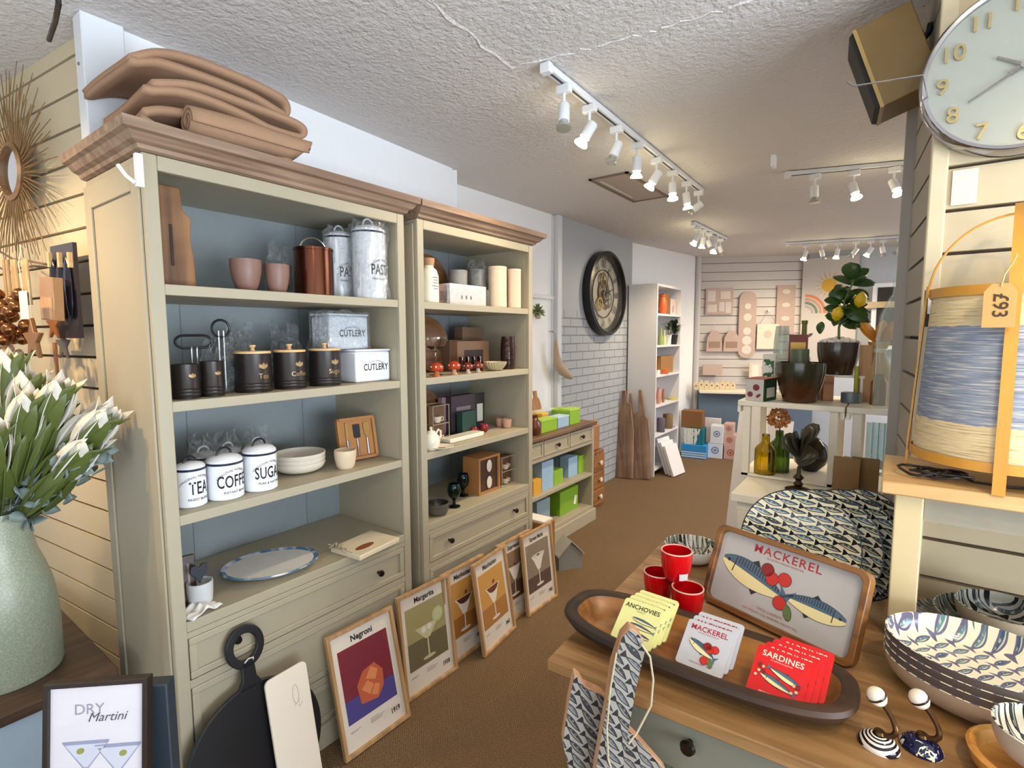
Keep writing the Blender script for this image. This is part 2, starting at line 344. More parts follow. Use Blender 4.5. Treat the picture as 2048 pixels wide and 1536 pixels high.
for q,aim,lit,lb in A1: p=P(*q,z=2.46); head((-1.09-.02*(p.y-1.72),p.y,2.46),aim,lit,lb,'spotlights on the long track',E=22 if lit else 0,ang=110)
track((-1.5,4.78,2.46),(-1.47,5.7,2.46),'short white ceiling track beyond the brick wall clock')
for i,(yy,aim,lit,lb) in enumerate(((4.85,(-.5,-.3,-1),1,'lit spotlight, nearest head of the short far track'),(5.02,(-.2,.1,-1),1,'lit spotlight, second head of the short far track'),(5.2,(.4,.2,-1),0,'unlit spotlight in the middle of the short far track'),(5.4,(-.2,.2,-1),1,'lit spotlight, fourth head of the short far track'),(5.6,(.3,.3,-1),0,'unlit spotlight, farthest head of the short far track'))):
    head((-1.49,yy,2.46),aim,lit,lb,'spotlights on the short far track',E=24,ang=120)
track((-.58,3.684,2.46),(.25,3.95,2.46),'white ceiling track running across the room behind the long track')
for q,aim,lit,lb in (((1636,362),(.05,0,-1),0,'unlit spotlight on the cross track, left of its lit pair'),((1712,357),(.3,-.2,-1),1,'lit spotlight on the cross track above the lemon tree'),((1790,350),(.4,-.3,-1),1,'lit spotlight on the cross track beside the dried leaves')):
    p=P(*q,z=2.46); head((p.x,3.55+(p.x+1)*.32,2.46),aim,lit,lb,'spotlights on the cross track',E=26,ang=120)
track((-1.0,6.45,2.46),(.3,6.8,2.46),'farthest white ceiling track near the back wall')
for i,(px,lit,aim,lb) in enumerate(((1612,1,(-.3,.3,-1),'leftmost lit spotlight on the farthest track'),(1645,0,(.2,.2,-1),'unlit spotlight, second from left on the farthest track'),(1676,1,(-.2,.3,-1),'lit spotlight, third from left on the farthest track'),(1712,0,(-.7,.2,-1),'unlit spotlight, fourth from left on the farthest track'),(1742,1,(-.6,.2,-1),'lit spotlight, third from right on the farthest track'),(1766,0,(.2,0,-1),'unlit spotlight, second from right on the farthest track'),(1800,0,(-.5,0,-.8),'unlit spotlight, rightmost on the farthest track'))):
    p=P(px,484,z=2.46); yy=6.45+(p.x+1)*.27; p=P(px,484,y=yy); head((p.x,yy,2.46),aim,lit,lb,'spotlights on the farthest track',E=22,ang=130)
struct(MB().bb((-.62,3.30,2.44),(-.60,3.36,2.5)).build('trim_8',WHITE))
# tracks of the same room over the front display, outside the picture
track((.62,-.9,2.46),(.62,1.1,2.46),'white ceiling track over the fish tableware display')
for y,aim,lb in ((-.5,(-.35,.75,-.35),'lit spotlight aimed at the round wall clock'),(.25,(-.1,.75,-.75),'lit spotlight aimed at the woven lamp'),(.75,(-.45,.3,-1),'lit spotlight aimed down at the oak display table')):
    head((.62,y,2.46),aim,1,lb,'spotlights over the front display',E=12 if 'clock' in lb else 21,ang=85,col=(1,.80,.54))
track((-3.3,-.42,2.46),(-1.9,-.26,2.46),'white ceiling track in front of the cream slatted wall')
for x,y,aim,lb in ((-3.0,-.38,(.05,.8,-.6),'lit spotlight aimed at the sunburst mirror'),(-2.4,-.31,(.35,.9,-.95),'lit spotlight aimed at the tall bookcase side'),(-2.1,-.28,(.05,.6,-1),'lit spotlight aimed at the white flower arrangement')):
    head((x,y,2.46),aim,1,lb,'spotlights facing the slatted wall',E=34,ang=80,col=(1,.70,.36))
# ---- furniture ---------------------------------------------------------------
PAINT=C('ada38c',.5,var=.05,bmp=.05,sc_=14); BLUEG=C('8a9294',.55,var=.10); BIN=C('b3ad98',.55,var=.06); KNOB=C('2c211b',.3,.6)
OAKGREY=wood('grey_oak','7a5f4c','a58b74',0,22,.55)
def framed_front(mb,x0,x1,z0,z1,y,b=.022,d=.008):      # drawer front with a moulded border
    mb.bb((x0,y,z0),(x1,y+.018,z1)); 
    for a in(((x0,z0),(x1,z0+b)),((x0,z1-b),(x1,z1)),((x0,z0+b),(x0+b,z1-b)),((x1-b,z0+b),(x1,z1-b))): mb.bb((a[0][0],y-d,a[0][1]),(a[1][0],y,a[1][1]))
def knob(parent,x,y,z,r=.013,mat=None,label=None):
    o=MB().lathe([(.006,0),(.005,.010),(r*.8,.014),(r,.020),(r*.8,.027),(.001,.029)],16,T=TR(x,y,z,rx=PI/2)).build('knob',mat or KNOB,parent); 
    return o
def bookcase(y0,W,label,ol=1,orr=1):
    D=.455; t=thing('bookcase',label,'bookcase',(-1.62,y0,0),PI/2); H=1.985
    for x in(0,W-.034):
        mb=MB().bb((x,.022,.0),(x+.034,D,H-.001)); s=-1 if x==0 else 1; xo=x if x==0 else x+.034
        for a,b in(((.022,.0),(.075,H-.02)),((D-.055,0),(D,H-.02)),((.075,H-.09),(D-.055,H-.02)),((.075,.0),(D-.055,.12))): mb.bb((xo,a[0],a[1]),(xo+s*.007,b[0],b[1]))
        mb.build('side_panel',PAINT,t,bev=.002)
        MB().bb((x-.001,0,0),(x+.035,.021,H)).build('stile',PAINT,t,bev=.003)
    MB().bb((.035,0,H-.04),(W-.035,.021,H)).build('top_rail',PAINT,t,bev=.003)
    mb=MB().bb((.034,D-.01,.1),(W-.034,D,H)); 
    for k in(1.5,4.8): xx=.034+(W-.068)*k/6; mb.bb((xx-.002,D-.013,.1),(xx+.002,D-.0101,H),1)
    mb.build('back_panel',[BLUEG,C('7f8b90',.6)],t)
    MB().bb((.034,.022,H-.022),(W-.034,D-.014,H-.004)).build('top_panel',BIN,t)
    for z in(1.645,1.319,.99): MB().bb((.0345,.004,z-.03),(W-.0345,D-.014,z)).build('shelf',PAINT,t,bev=.002)
    MB().bb((.0345,.002,.64),(W-.0345,D-.014,.672)).build('deck',PAINT,t,bev=.002)
    MB().bb((.0345,.002,.468),(W-.0345,.02,.492)).bb((.0345,.002,.622),(W-.0345,.02,.6395)).bb((.0345,.002,.235),(W-.0345,.02,.262)).build('drawer_rail',PAINT,t)
    for z0,z1 in((.494,.620),(.264,.466),(.09,.233)):
        mb=MB(); framed_front(mb,.038,W-.038,z0,z1,.009); d=mb.build('drawer',PAINT,t,bev=.0025)
        for x in(.17,W-.17): knob(d,x,.009,(z0+z1)/2)
    MB().bb((-.004,-.012,0),(W+.004,.0,.088)).bb((-.004,0,0),(W+.004,.02,.088)).build('plinth',PAINT,t,bev=.003)
    mb=MB(); prof=[(.0,1.986),(.012,1.990),(.016,2.000),(.030,2.006),(.038,2.016),(.042,2.022),(.055,2.026),(.058,2.050)]
    for (o0,z0),(o1,z1) in zip(prof,prof[1:]):
        a=[(-o0*ol,-o0,z0),(W+o0*orr,-o0,z0),(W+o0*orr,D,z0),(-o0*ol,D,z0)]; b=[(-o1*ol,-o1,z1),(W+o1*orr,-o1,z1),(W+o1*orr,D,z1),(-o1*ol,D,z1)]
        mb.add(a+b,[(0,1,5,4),(1,2,6,5),(2,3,7,6),(3,0,4,7)])
    z=2.050;o=.058; mb.add([(-o*ol,-o,z),(W+o*orr,-o,z),(W+o*orr,D,z),(-o*ol,D,z)],[(0,1,2,3)]); mb.add([(0,0,1.986),(W,0,1.986),(W,D,1.986),(0,D,1.986)],[(3,2,1,0)])
    mb.build('cornice',OAKGREY,t,smooth=20); return t
bookcase(.57,.905,'tall sage painted bookcase nearest the slatted wall, holding tea, coffee and sugar tins',1,.75)
bookcase(1.548,.85,'tall sage painted bookcase behind the cocktail prints, holding a teapot and dark goblets',.4,1)
# low chest
c=thing('sideboard','low sage sideboard with three drawers and gift boxes on its shelves','sideboard',(-1.93,2.60,0),PI/2); W=1.145; D=.38
MB().bb((-.015,-.02,.785),(W+.015,D,.812)).build('top',wood('dark_oak','5d4433','86684d',0,20,.5),c,bev=.004)
for x in(0,W-.03):
    MB().bb((x,.0,.1),(x+.03,D,.784)).build('side_panel',PAINT,c,bev=.003)
for x0,x1 in((.033,.385),(.40,.745),(.76,W-.033)):
    mb=MB(); framed_front(mb,x0,x1,.665,.772,.004,.016,.006); d=mb.build('drawer',PAINT,c,bev=.002); knob(d,(x0+x1)/2,.002,.72,.016)
MB().bb((.03,.003,.635),(W-.03,.02,.662)).bb((.386,.003,.6625),(.399,.02,.784)).bb((.746,.003,.6625),(.759,.02,.784)).build('rail',PAINT,c)
MB().bb((.031,.02,.64),(W-.031,D-.02,.66)).build('inner_panel',BIN,c)
MB().bb((.031,.0,.372),(W-.031,D-.02,.396)).build('shelf',PAINT,c,bev=.002); MB().bb((.031,.0,.10),(W-.031,D-.02,.125)).build('deck',PAINT,c,bev=.002)
MB().bb((.0,D-.015,.1),(W,D,.78)).build('back_panel',BLUEG,c); MB().bb((-.01,-.02,0),(W+.01,D,.098)).build('plinth',PAINT,c,bev=.004)
# white bookshelf at the end of the brick wall
s=thing('white_bookshelf','tall plain white bookshelf at the end of the brick wall','bookshelf',(-2.0,5.25,0),PI/2); WH=C('e9e9ee',.4,var=.02,bmp=0)
for x in(0,.73): MB().bb((x,0,0),(x+.02,.315,2.03)).build('side_panel',WH,s,bev=.001)
MB().bb((.02,0,2.005),(.73,.315,2.03)).build('top',WH,s); MB().bb((.02,.305,0),(.73,.315,2.004)).build('back_panel',C('a9b0a6',.6),s)
WBZ=(1.724,1.393,1.078,.757,.44,.08)
for z in WBZ: MB().bb((.0205,.001,z-.02),(.7295,.304,z)).build('shelf',WH,s)
# stepped white display table and two open cube stands
CW=C('efe6d2',.45,var=.03,bmp=.02)
d=thing('display_table','low white painted display table carrying two open cube stands','table',(0,0,0))
L=[(-.49,2.1),(-.002,2.1),(-.012,2.38),(.28,2.38),(.28,2.86),(-.49,2.86)]; mb=MB(); n=len(L)
mb.add([(x,y,.857) for x,y in L]+[(x,y,.889) for x,y in L],[tuple(range(n))[::-1],tuple(range(n,2*n))]+[(i,(i+1)%n,(i+1)%n+n,i+n) for i in range(n)]); mb.build('tabletop',CW,d,smooth=0,bev=.003)
MB().bb((-.47,2.125,.82),(-.01,2.14,.856)).bb((-.47,2.1405,.82),(-.455,2.84,.856)).build('apron',CW,d)
for x,y in((-.47,2.125),(-.05,2.15),(-.47,2.80),(.22,2.80)): MB().bb((x,y,0),(x+.04,y+.04,.819 if y<2.2 or x<0 else .856)).build('leg',CW,d,bev=.003)
MB().bb((-.46,2.17,.30),(-.02,2.8,.32)).build('shelf',CW,d)
def cube(x0,x1,y0,y1,label):
    t=thing('cube_stand',label,'display stand',((x0+x1)/2,(y0+y1)/2,.890)); a,b=(x1-x0)/2,(y1-y0)/2; h=.328
    MB().bb((-a,-b,h-.022),(a,b,h)).build('top',CW,t,bev=.002); MB().bb((-a,-b,h-.05),(-a+.012,b,h-.0225)).bb((a-.012,-b,h-.05),(a,b,h-.0225)).build('lip',CW,t)
    for sx in(-1,1):
        for sy in(-1,1): MB().bb((sx*(a-.05),sy*(b-.01),0),(sx*(a-.02),sy*(b-.04),h-.0225)).build('post',CW,t,bev=.002)
    MB().bb((-a+.02,-b+.01,.001),(a-.02,b-.01,.012)).build('base',CW,t)
    return t
cube(-.54,-.148,2.385,2.80,'open white cube stand under the two-tone brown plant pot'); cube(-.142,.235,2.385,2.80,'open white cube stand under the tall clear glass vase')
# oak display table in front
OAK=wood('oak','73502e','b0875a',0,22,.42,c3='8e6a3c'); GREYG=C('7c7b6c',.5,var=.05)
d=thing('display_table','oak topped display table with grey-green drawers covered in fish tableware','table',(-.61,.962,0),.04); W=1.32
MB().bb((0,0,.732),(W,.832,.76)).build('tabletop',OAK,d,bev=.003)
MB().bb((.06,.05,.12),(W-.05,.79,.731)).build('body',GREYG,d,bev=.003)
for x0,x1 in((.09,.60),(.63,1.20)):
    mb=MB().bb((x0,.038,.60),(x1,.0495,.715)); q=mb.build('drawer',GREYG,d,bev=.003); knob(q,(x0+x1)/2-.03,.038,.675,.016)
    MB().bb((x0,.038,.16),(x1,.0495,.585)).build('cupboard_door',GREYG,d,bev=.004)
for x in(.06,W-.11):
    for y in(.05,.74): MB().bb((x,y,0),(x+.05,y+.05,.119)).build('leg',GREYG,d)
# small console riser standing on it against the pillar
OAKL=wood('pale_oak','c69a62','dcb57e',0,22,.45); CR=C('cdb98e',.5,var=.04,bmp=.03)
d=thing('console_riser','small console with pale oak top and cream legs standing on the display table','console',(-.012,1.505,.761)); W=.9
MB().bb((0,0,.36),(W,.335,.392)).build('top',OAKL,d,bev=.004)
MB().bb((.085,.035,.300),(W-.02,.05,.3595)).bb((.03,.06,.3),(.045,.30,.3595)).build('apron',C('948d7c',.5),d)
def tapleg(x,y):
    mb=MB(); a=[(x,y),(x+.055,y),(x+.055,y+.05),(x,y+.05)]; k=[(x+.012,y),(x+.052,y),(x+.052,y+.04),(x+.012,y+.04)] if 0 else [(x,y),(x+.04,y),(x+.04,y+.04),(x,y+.04)]
    z=[(p,0) for p in k]+[(p,.08) for p in a]+[(p,.3595) for p in a]; mb.add([(p[0][0],p[0][1],p[1]) for p in z],[(3,2,1,0)]+[(j*4+i,j*4+(i+1)%4,j*4+4+(i+1)%4,j*4+4+i) for j in range(2) for i in range(4)]+[(8,9,10,11)])
    return mb
MB().bb((W-.03,.02,0),(W-.01,.33,.359)).build('light_block_panel',CR,d)  # added out of view to keep side daylight from under the console
for x in(.028,W-.09):
    for y in(.025,.272): tapleg(x,y).build('leg',CR,d,smooth=0,bev=.003)
# dark side table under the flower vase
d=thing('side_table','dark wood topped side table with pale blue body under the sage vase','table',(-1.86,.50,0))
MB().bb((-.95,-1.0,.468),(0,0,.50)).build('top',wood('walnut','35261d','5c4433',1,20,.45),d,bev=.004)
MB().bb((-.92,-.97,.0),(-.025,-.03,.467)).build('body',C('a9bccb',.5,var=.03),d,bev=.003)
# ---- shared builders ---------------------------------------------------------
def at(px,py,X,z): return V((X,P(px,py,x=X).y,z))
def wid(p,wpx): p=V(p); d=math.hypot(p.x,p.y); return wpx*mpp(p)*min(1,fwd(p)/d)
def topz(px,py,X): return P(px,py,x=X).z
H90=PI/2
ENAM=C('eceef2',.22,var=.02,bmp=0); BLK=C('17171a',.4,var=.1,bmp=.05); WOODL=wood('beech','c79b66','e0bd8a',0,24,.5); GLASS=glass('clear_glass')
KRAFT=C('b07a44',.7,var=.1,bmp=.15,sc_=60); PANE=None
def pane(): return thin('pane')
def can_body(r,h,wall=.002,bev=.004): return [(r-bev,0),(r,bev),(r,h),(r-wall,h),(r-wall-.001,.006),(.001,.006)]
def solid_body(r,h,bev=.004): return [(.001,0),(r-bev,0),(r,bev),(r,h-bev),(r-bev,h),(.001,h)]
def wrap_film(t,r,h,seed=0,tuft=.05,name='clear_wrap'):
    """crumpled see-through bag round a round thing, gathered in a tuft above it"""
    q=random.Random(seed); ph=[q.uniform(0,6) for _ in range(6)]
    def f(u,v):
        a=2*PI*u; k=1+.09*math.sin(5*a+ph[0]+4*v)+.07*math.sin(11*a+ph[1]-6*v)+.05*math.sin(19*a+ph[2]+9*v)
        if v<.75: rr=r*1.07*k; z=h*v/.75*1.0+.002
        else: s=(v-.75)/.25; rr=r*(1-s)*k*1.02+s*r*.62*(1+.45*math.sin(5*a+ph[3])+.3*math.sin(13*a+ph[2])*s); z=h+tuft*s*(.75+.3*math.sin(3*a+ph[4])*s+.22*math.sin(11*a+ph[5])*s+.12*math.sin(23*a)*s)
        return (rr*math.cos(a),rr*math.sin(a),z)
    return MB().grid(f,72,16,cu=True).build(name,film(),t,smooth=12)
# ---- things in the first bookcase -------------------------------------------
SA,SB,SC_,SD=1.6455,1.3195,.9905,.6725
# rustic board
p=at(332,470,-1.70,SA); h=topz(335,370,-1.70)-SA
t=thing('wooden_board','thick rough brown wooden board standing upright at the left end of the top shelf','board',(p.x,.632,SA),H90)
RUST=wood('rustic','4e3120','8e6440',2,16,.6,c3='b98c5c',bmp=.5)
def rough(poly,mb,th):
    mb.prism(poly,th); return mb
rough([(0,0),(.088,0),(.086,h*.3),(.079,h*.5),(.084,h*.7),(.062,h*.78),(.058,h),(.0,h)],MB(),.035).build('board',RUST,t,bev=.004)
MB().prism([(.022,.06*1),(.030,.06),(.030,h*.62),(.022,h*.62)],.004,y0=-.002).build('groove',C('3a281a',.8),t)
def cupform(name,label,cat,p,r,h,mat,rb=.62,group=None,th=.005,lip=None,n=36,foot=0):
    t=thing(name,label,cat,p,H90,group); pr=[(.001,foot)] if not foot else [(r*rb*.8,0),(r*rb*.8,foot)]
    k=8; out=[(r*(rb+(1-rb)*math.sin(PI/2*min(1,(i/k)*1.15))**.8 if i else rb*.9),foot+(h-foot)*i/k) for i in range(k+1)]
    pr+=out+[(r-th,h+.0005)]+[(a-th,z+ (th if i==0 else 0)) for i,(a,z) in list(enumerate(out))[::-1][1:]]+[(.001,foot+th)]
    MB().lathe(pr,n).build('body',mat,t); return t
MAUVE=C('88665b',.45,var=.15,bmp=.15)
p=at(492,550,-1.71,SA); cupform('bowl','larger mauve brown planter bowl on the top shelf','bowl',p,wid(p,66)/2,topz(492,520,-1.71)-SA,MAUVE,.55,'mauve planter bowls')
p=at(554,555,-1.70,SA); cupform('bowl','smaller mauve brown planter bowl beside the copper canister','bowl',p,wid(p,52)/2,topz(554,530,-1.70)-SA,MAUVE,.62,'mauve planter bowls')
p=at(560,520,-1.86,SA); t=thing('glass_jar','clear wrapped pinkish glass behind the smaller mauve bowl','jar',p,H90); MB().lathe([(.001,.002),(.035,.002),(.04,.05),(.038,.12),(.036,.12),(.037,.05),(.001,.01)],24).build('body',glass('pinkglass','e8c8c4'),t); wrap_film(t,.048,.125,3,.07)
p=at(628,540,-1.73,SA); r=wid(p,80)/2; h=topz(628,497,-1.73)-SA; COP=C('6a4030',.2,.95,var=.1,bmp=0)
t=thing('canister','brown copper canister with a steel bail handle beside the pasta tins','canister',p,H90)
MB().lathe(can_body(r,h*.93),40).build('body',COP,t); MB().lathe([(.001,h*.935),(r*1.03,h*.935),(r*1.03,h*.985),(r*.96,h),(.001,h)],40).build('lid',COP,t)
MB().tube([(r*.78*math.cos(a),0,h*.97+r*.62*math.sin(a)) for a in [PI*i/16 for i in range(17)]],.0035).build('handle',C('a9a6a0',.25,.9),t)
def enamel(label,p,r,h,word,size,cat='tin',name='storage_tin',group=None,lidh=None,wrapped=0,seed=1,handle=True,sub='',rim='1c2540'):
    t=thing(name,label,cat,p,H90+R(10),group); lidh=lidh or r*.5
    MB().lathe(can_body(r,h-lidh),40).build('body',ENAM,t)
    RB=C(rim,.3,var=0,bmp=0)
    MB().lathe([(r+.001,h-lidh-.004),(r+.003,h-lidh-.001),(r+.001,h-lidh+.003)],40,caps=False).build('rim_band',RB,t)
    l=MB().lathe([(r*1.0,h-lidh+.003),(r*.99,h-lidh+lidh*.35),(r*.8,h-lidh*.28),(r*.4,h-lidh*.06),(.001,h)],40).build('lid',ENAM,t)
    if handle: MB().tube([(r*.45*math.cos(a),0,h-lidh*.12+r*.42*math.sin(a)) for a in [PI*i/12 for i in range(13)]],.0035).build('handle',BLK if handle==1 else ENAM,l)
    if word: text(word,size,t,INK,TR(z=(h-lidh)*.36),bold=.014,wrap=r+.0008,sx=.58,sp=1.05)
    if sub:
        text('ORIGINAL HOMEWARE',size*.2,t,INK,TR(z=(h-lidh)*.36+size*.93),wrap=r+.0008,arch=.12); text(sub,size*.19,t,INK,TR(z=(h-lidh)*.36-size*.36),bold=.01,wrap=r+.0008)
    if wrapped: wrap_film(t,r*1.02,h,seed,.015 if word=='PASTA' else .05)
    return t
p=at(738,520,-1.685,SA); enamel('tall white PASTA tin in clear wrap, right of its pair','jar' and p,wid(p,68)/2,topz(740,448,-1.685)-SA-.006,'PASTA',.056,group='white pasta tins',wrapped=1,seed=4,sub='FRESH & NATURAL',handle=2)
p=at(680,522,-1.80,SA); enamel('tall white PASTA tin in clear wrap, behind the copper canister',p,wid(p,58)/2,topz(672,452,-1.80)-SA-.018,'PASTA',.054,group='white pasta tins',wrapped=1,seed=5,sub='FRESH & NATURAL',handle=2)
# shelf B: black canisters
DK=C('2b2422',.35,.3,var=.1,bmp=.03); GOLDP=C('b0946a',.4,.4,var=0,bmp=0); STL=C('9b9a98',.3,.9)
def ribs(r,z0): return [(r,z0),(r+.0012,z0+.002),(r,z0+.005),(r,z0+.010),(r+.0012,z0+.012),(r,z0+.015),(r,z0+.020),(r+.0012,z0+.022),(r,z0+.025)]
def sprig(mb,cx,cz,s,wrap):
    for k in range(7):
        a=R(-60+20*k) if k<7 else 0; L=s*(.5+.1*(k%2)); x,z=cx+math.sin(a)*L*.5,cz+math.cos(a)*L*.35
        mb.v and 0
        pts=circ(x,z,L*.45,8,L*.12,PI/2-a); mb.add([(wrap*math.sin(u/wrap),-wrap*math.cos(u/wrap),v) for u,v in pts],[tuple(range(8))])
def black_can(label,p,r,h,word,name='canister',cat='canister',group='dark canisters with wooden lids',lid=True):
    t=thing(name,label,cat,p,H90+R(6),group)
    MB().lathe([(.001,0),(r,0)]+ribs(r,.008)+[(r,h),(r-.003,h),(r-.003,.01),(.001,.01)],40).build('body',DK,t)
    mb=MB(); sprig(mb,0,h*.62,r*.75,r+.0009); mb.build('leaf_emblem',GOLDP,t)
    if word: text(word,r*.42,t,GOLDP,TR(z=h*.36),wrap=r+.0009)
    if lid:
        l=MB().lathe([(.001,h+.0005),(r*1.0,h+.0005),(r*1.02,h+.004),(r*1.0,h+.008),(.001,h+.008)],40).build('lid',WOODL,t)
        MB().lathe([(.008,h+.0082),(.006,h+.018),(.011,h+.024),(.010,h+.028),(.001,h+.028)],16).build('lid_knob',WOODL,l)
    return t
for px,w_,yt,yb,word,lb in ((507,74,707,785,'Tea','dark Tea canister with wooden lid, left of three'),(580,65,704,778,'Coffee','dark Coffee canister with wooden lid between Tea and Sugar'),(650,64,701,772,'Sugar','dark Sugar canister with wooden lid beside the white cutlery box')):
    p=at(px,(yt+yb)/2,-1.715,SB); black_can(lb,p,wid(p,w_)/2,topz(px,yt,-1.715)-SB,word)
for px,w_,yt,lb,ov in ((372,58,728,'dark utensil pot with an oval wire handle rising behind it, nearest the bookcase stile',1),(425,48,722,'dark utensil pot between the oval handled pot and the Tea canister',0)):
    p=at(px,765,-1.69,SB); r=wid(p,w_)/2; h=topz(px,yt,-1.69)-SB
    t=black_can(lb,p,r,h,'',name='utensil_pot',cat='pot',group='dark utensil pots',lid=False)
for px,py,lb,s in ((388,690,'black wire kitchen roll holder with an oval top loop behind the utensil pots',1),(442,668,'black wire ring handled holder wrapped in clear film',.6)):
    p=at(px,py,-1.80,SB); t=thing('wire_holder',lb,'holder',p,H90); a=.045*s+.004; zt=topz(px,672 if s==1 else 640,-1.80)-SB
    MB().lathe([(.001,0),(.05,0),(.05,.008),(.001,.008)],24).build('base',DK,t); MB().cyl((-.008,0,.008),(-.008,0,zt-.035),.004,n=8).cyl((.008,0,.008),(.008,0,zt-.035),.004,n=8).build('stem',STL,t)
    L=[(a*math.cos(u)*.55+(a*.55 if math.cos(u)>0 else -a*.55),0,zt-.018*1+.02*math.sin(u)) for u in [2*PI*i/28 for i in range(28)]] if s==1 else [(.028*math.cos(u),0,zt-.028+.028*math.sin(u)) for u in [2*PI*i/24 for i in range(24)]]
    MB().tube(L,.004,closed=True).build('loop',BLK,t)
    if s!=1: wrap_film(t,.058,.11,9,.06)
for px,py,sd,lb in ((475,715,11,'dark canister in clear wrap behind the Tea canister'),(572,690,12,'dark canister in clear wrap with tall twisted tuft behind the Coffee canister'),(640,700,13,'dark canister in clear wrap behind the Sugar canister')):
    p=at(px,py,-1.92,SB); t=black_can(lb,p,.046,.105,'',group='wrapped spare canisters',lid=True); wrap_film(t,.052,.135,sd,.085)
def cutlery(label,p,L,D,h,mat,sz,seed=0,wrapped=0):
    t=thing('cutlery_box',label,'box',p,H90,'CUTLERY boxes'); 
    MB().bb((-L/2,0,0),(L/2,D,h*.93)).build('body',mat,t,bev=.008); MB().bb((-L/2-.002,-.002,h*.935),(L/2+.002,D+.002,h)).build('lid',mat,t,bev=.004)
    text('CUTLERY',sz,t,INK,TR(x=L*.07,y=-.0006,z=h*.36),bold=.02,sx=.75,sp=1.08); text('ORIGINAL HOMEWARE',sz*.2,t,INK,TR(x=L*.07,y=-.0006,z=h*.36+sz*.95),arch=.14)
    if wrapped:
        q=random.Random(3); f=lambda u,v:((L/2+.008)*max(-1,min(1,1.35*math.cos(2*PI*u)))*(1-.3*max(0,v-.8)/.2),D/2+(D/2+.006)*max(-1,min(1,1.35*math.sin(2*PI*u))),(h+.006)*min(1,v/.8)+.03*max(0,v-.8)*math.sin(9*u*PI)*2+.004*math.sin(31*u)*v)
        MB().grid(f,60,10,cu=True).build('clear_wrap',film(),t,smooth=12)
    return t
p=at(712,730,-1.675,SB); y1=P(780,730,x=-1.675).y; h1=topz(720,699,-1.675)-SB
cutlery('white CUTLERY box standing directly on the second shelf',V((-1.675,(p.y+y1)/2,SB)),y1-p.y,.13,h1,ENAM,.036)
y0_=P(640,660,x=-1.74).y; y1=P(719,660,x=-1.74).y
cutlery('CUTLERY box in blue-tinted wrap stacked on the white one',V((-1.715,(p.y+y1)/2-.03,SB+h1+.0015)),y1-y0_,.12,topz(680,628,-1.74)-SB-h1,C('d8e2ee',.25,var=.02,bmp=0),.036,wrapped=1)
# shelf C
for px,w_,yt,yb,word,sub,lb in ((382,62,922,1015,'TEA','FINEST BLEND','white enamel TEA tin with navy rim at the left end of the middle shelf'),(450,74,906,1000,'COFFEE','INSTANT BEANS','white enamel COFFEE tin with navy rim between the tea and sugar tins'),(520,68,888,985,'SUGAR','PURE & NATURAL','white enamel SUGAR tin with navy rim beside the stacked bowls')):
    p=at(px,(yt+yb)/2,-1.705,SC_); enamel(lb,p,wid(p,w_)/2,topz(px,yt,-1.705)-SC_,word,.054,group='tea, coffee and sugar tins',sub=sub,handle=1)
for px,sd,lb in ((405,21,'white wrapped tin behind the TEA tin'),(454,22,'white wrapped tin behind the COFFEE tin'),(514,23,'white wrapped tin behind the SUGAR tin')):
    p=at(px,880,-1.875,SC_); enamel(lb,p,.043,.125,'',0,group='wrapped spare tins',wrapped=1,seed=sd,handle=2)
CER=C('d8cfc0',.35,var=.08,bmp=.1)
def bowl(label,p,r,h,mat,inner=None,name='bowl',cat='bowl',group=None,th=.004,sy=1,rz=H90,n=48,foot=.5,rim=None,curve=.6,tilt=None):
    t=thing(name,label,cat,p,rz,group)
    if tilt: t.rotation_euler=tilt
    k=9; fr=foot*r; out=[(fr+(r-fr)*math.sin(PI/2*i/k)**curve if i else fr,.004+(h-.004)*(1-math.cos(PI/2*i/k))**.9) for i in range(k+1)]
    MB().lathe([(.001,.002),(fr*.92,.002),(fr*.95,0),(fr,0)]+out,n,sy=sy,caps=False).build('body',mat,t)
    o2=[(a-th,z+(th if i<2 else th*.3)) for i,(a,z) in enumerate(out)]
    MB().lathe([out[-1],(r-th*.5,h+.0008)]+[(a,min(z,h)) for a,z in o2[::-1]]+[(.001,.004+th)],n,sy=sy,caps=False).build('inside',inner or mat,t)
    return t
p=at(600,935,-1.80,SC_); r=wid(p,105)/2
for i in range(3): bowl(['bottom cream bowl of the stack of three beside the sugar tin','middle cream bowl of the stack of three beside the sugar tin','top cream bowl of the stack of three beside the sugar tin'][i],V((p.x,p.y,SC_+.017*i)),r*(.98+.01*i),.040,CER,group='stacked cream bowls',foot=.42)
p=at(691,925,-1.70,SC_); cupform('cup','small cream handleless cup in front of the boxed cheese knives','cup',p,wid(p,44)/2,topz(691,899,-1.70)-SC_,C('d9c3a6',.4,var=.06),.72,th=.003)
# boxed knife set
t=thing('gift_box','open kraft box of three cheese knives with steel blades leaning on the side panel','box',(-1.755,1.335,SC_+.005),rot=(R(-11),0,R(82))); a,b=.085,.175
mb=MB().bb((-a,.012,0),(a,.02,b)); 
for q in(((-a,0),(-a+.012,b)),((a-.012,0),(a,b)),((-a,0),(a,.012)),((-a,b-.012),(a,b))): mb.bb((q[0][0],0,q[0][1]),(q[1][0],.012,q[1][1]))
mb.build('tray',KRAFT,t); 
for x,kind in((-.045,0),(0,1),(.045,2)):
    o=MB().cyl((x,.006,.018),(x,.006,.085),.006,.004,n=10).build('knife_handle',C('d7d8da',.2,.9),t)
    MB().prism([[(-.006,.087),(.006,.087),(.007,.15),(-.003,.158)],[(-.014,.09),(.014,.09),(.015,.145),(-.015,.145)],[(-.004,.087),(.004,.087),(.014,.12),(.012,.15),(-.012,.15),(-.014,.12)]][kind],.002,TR(x,.005,0)).build('knife_blade',C('6f7c8c',.15,.9) if kind==1 else C('c9a15e',.3,.6),t)
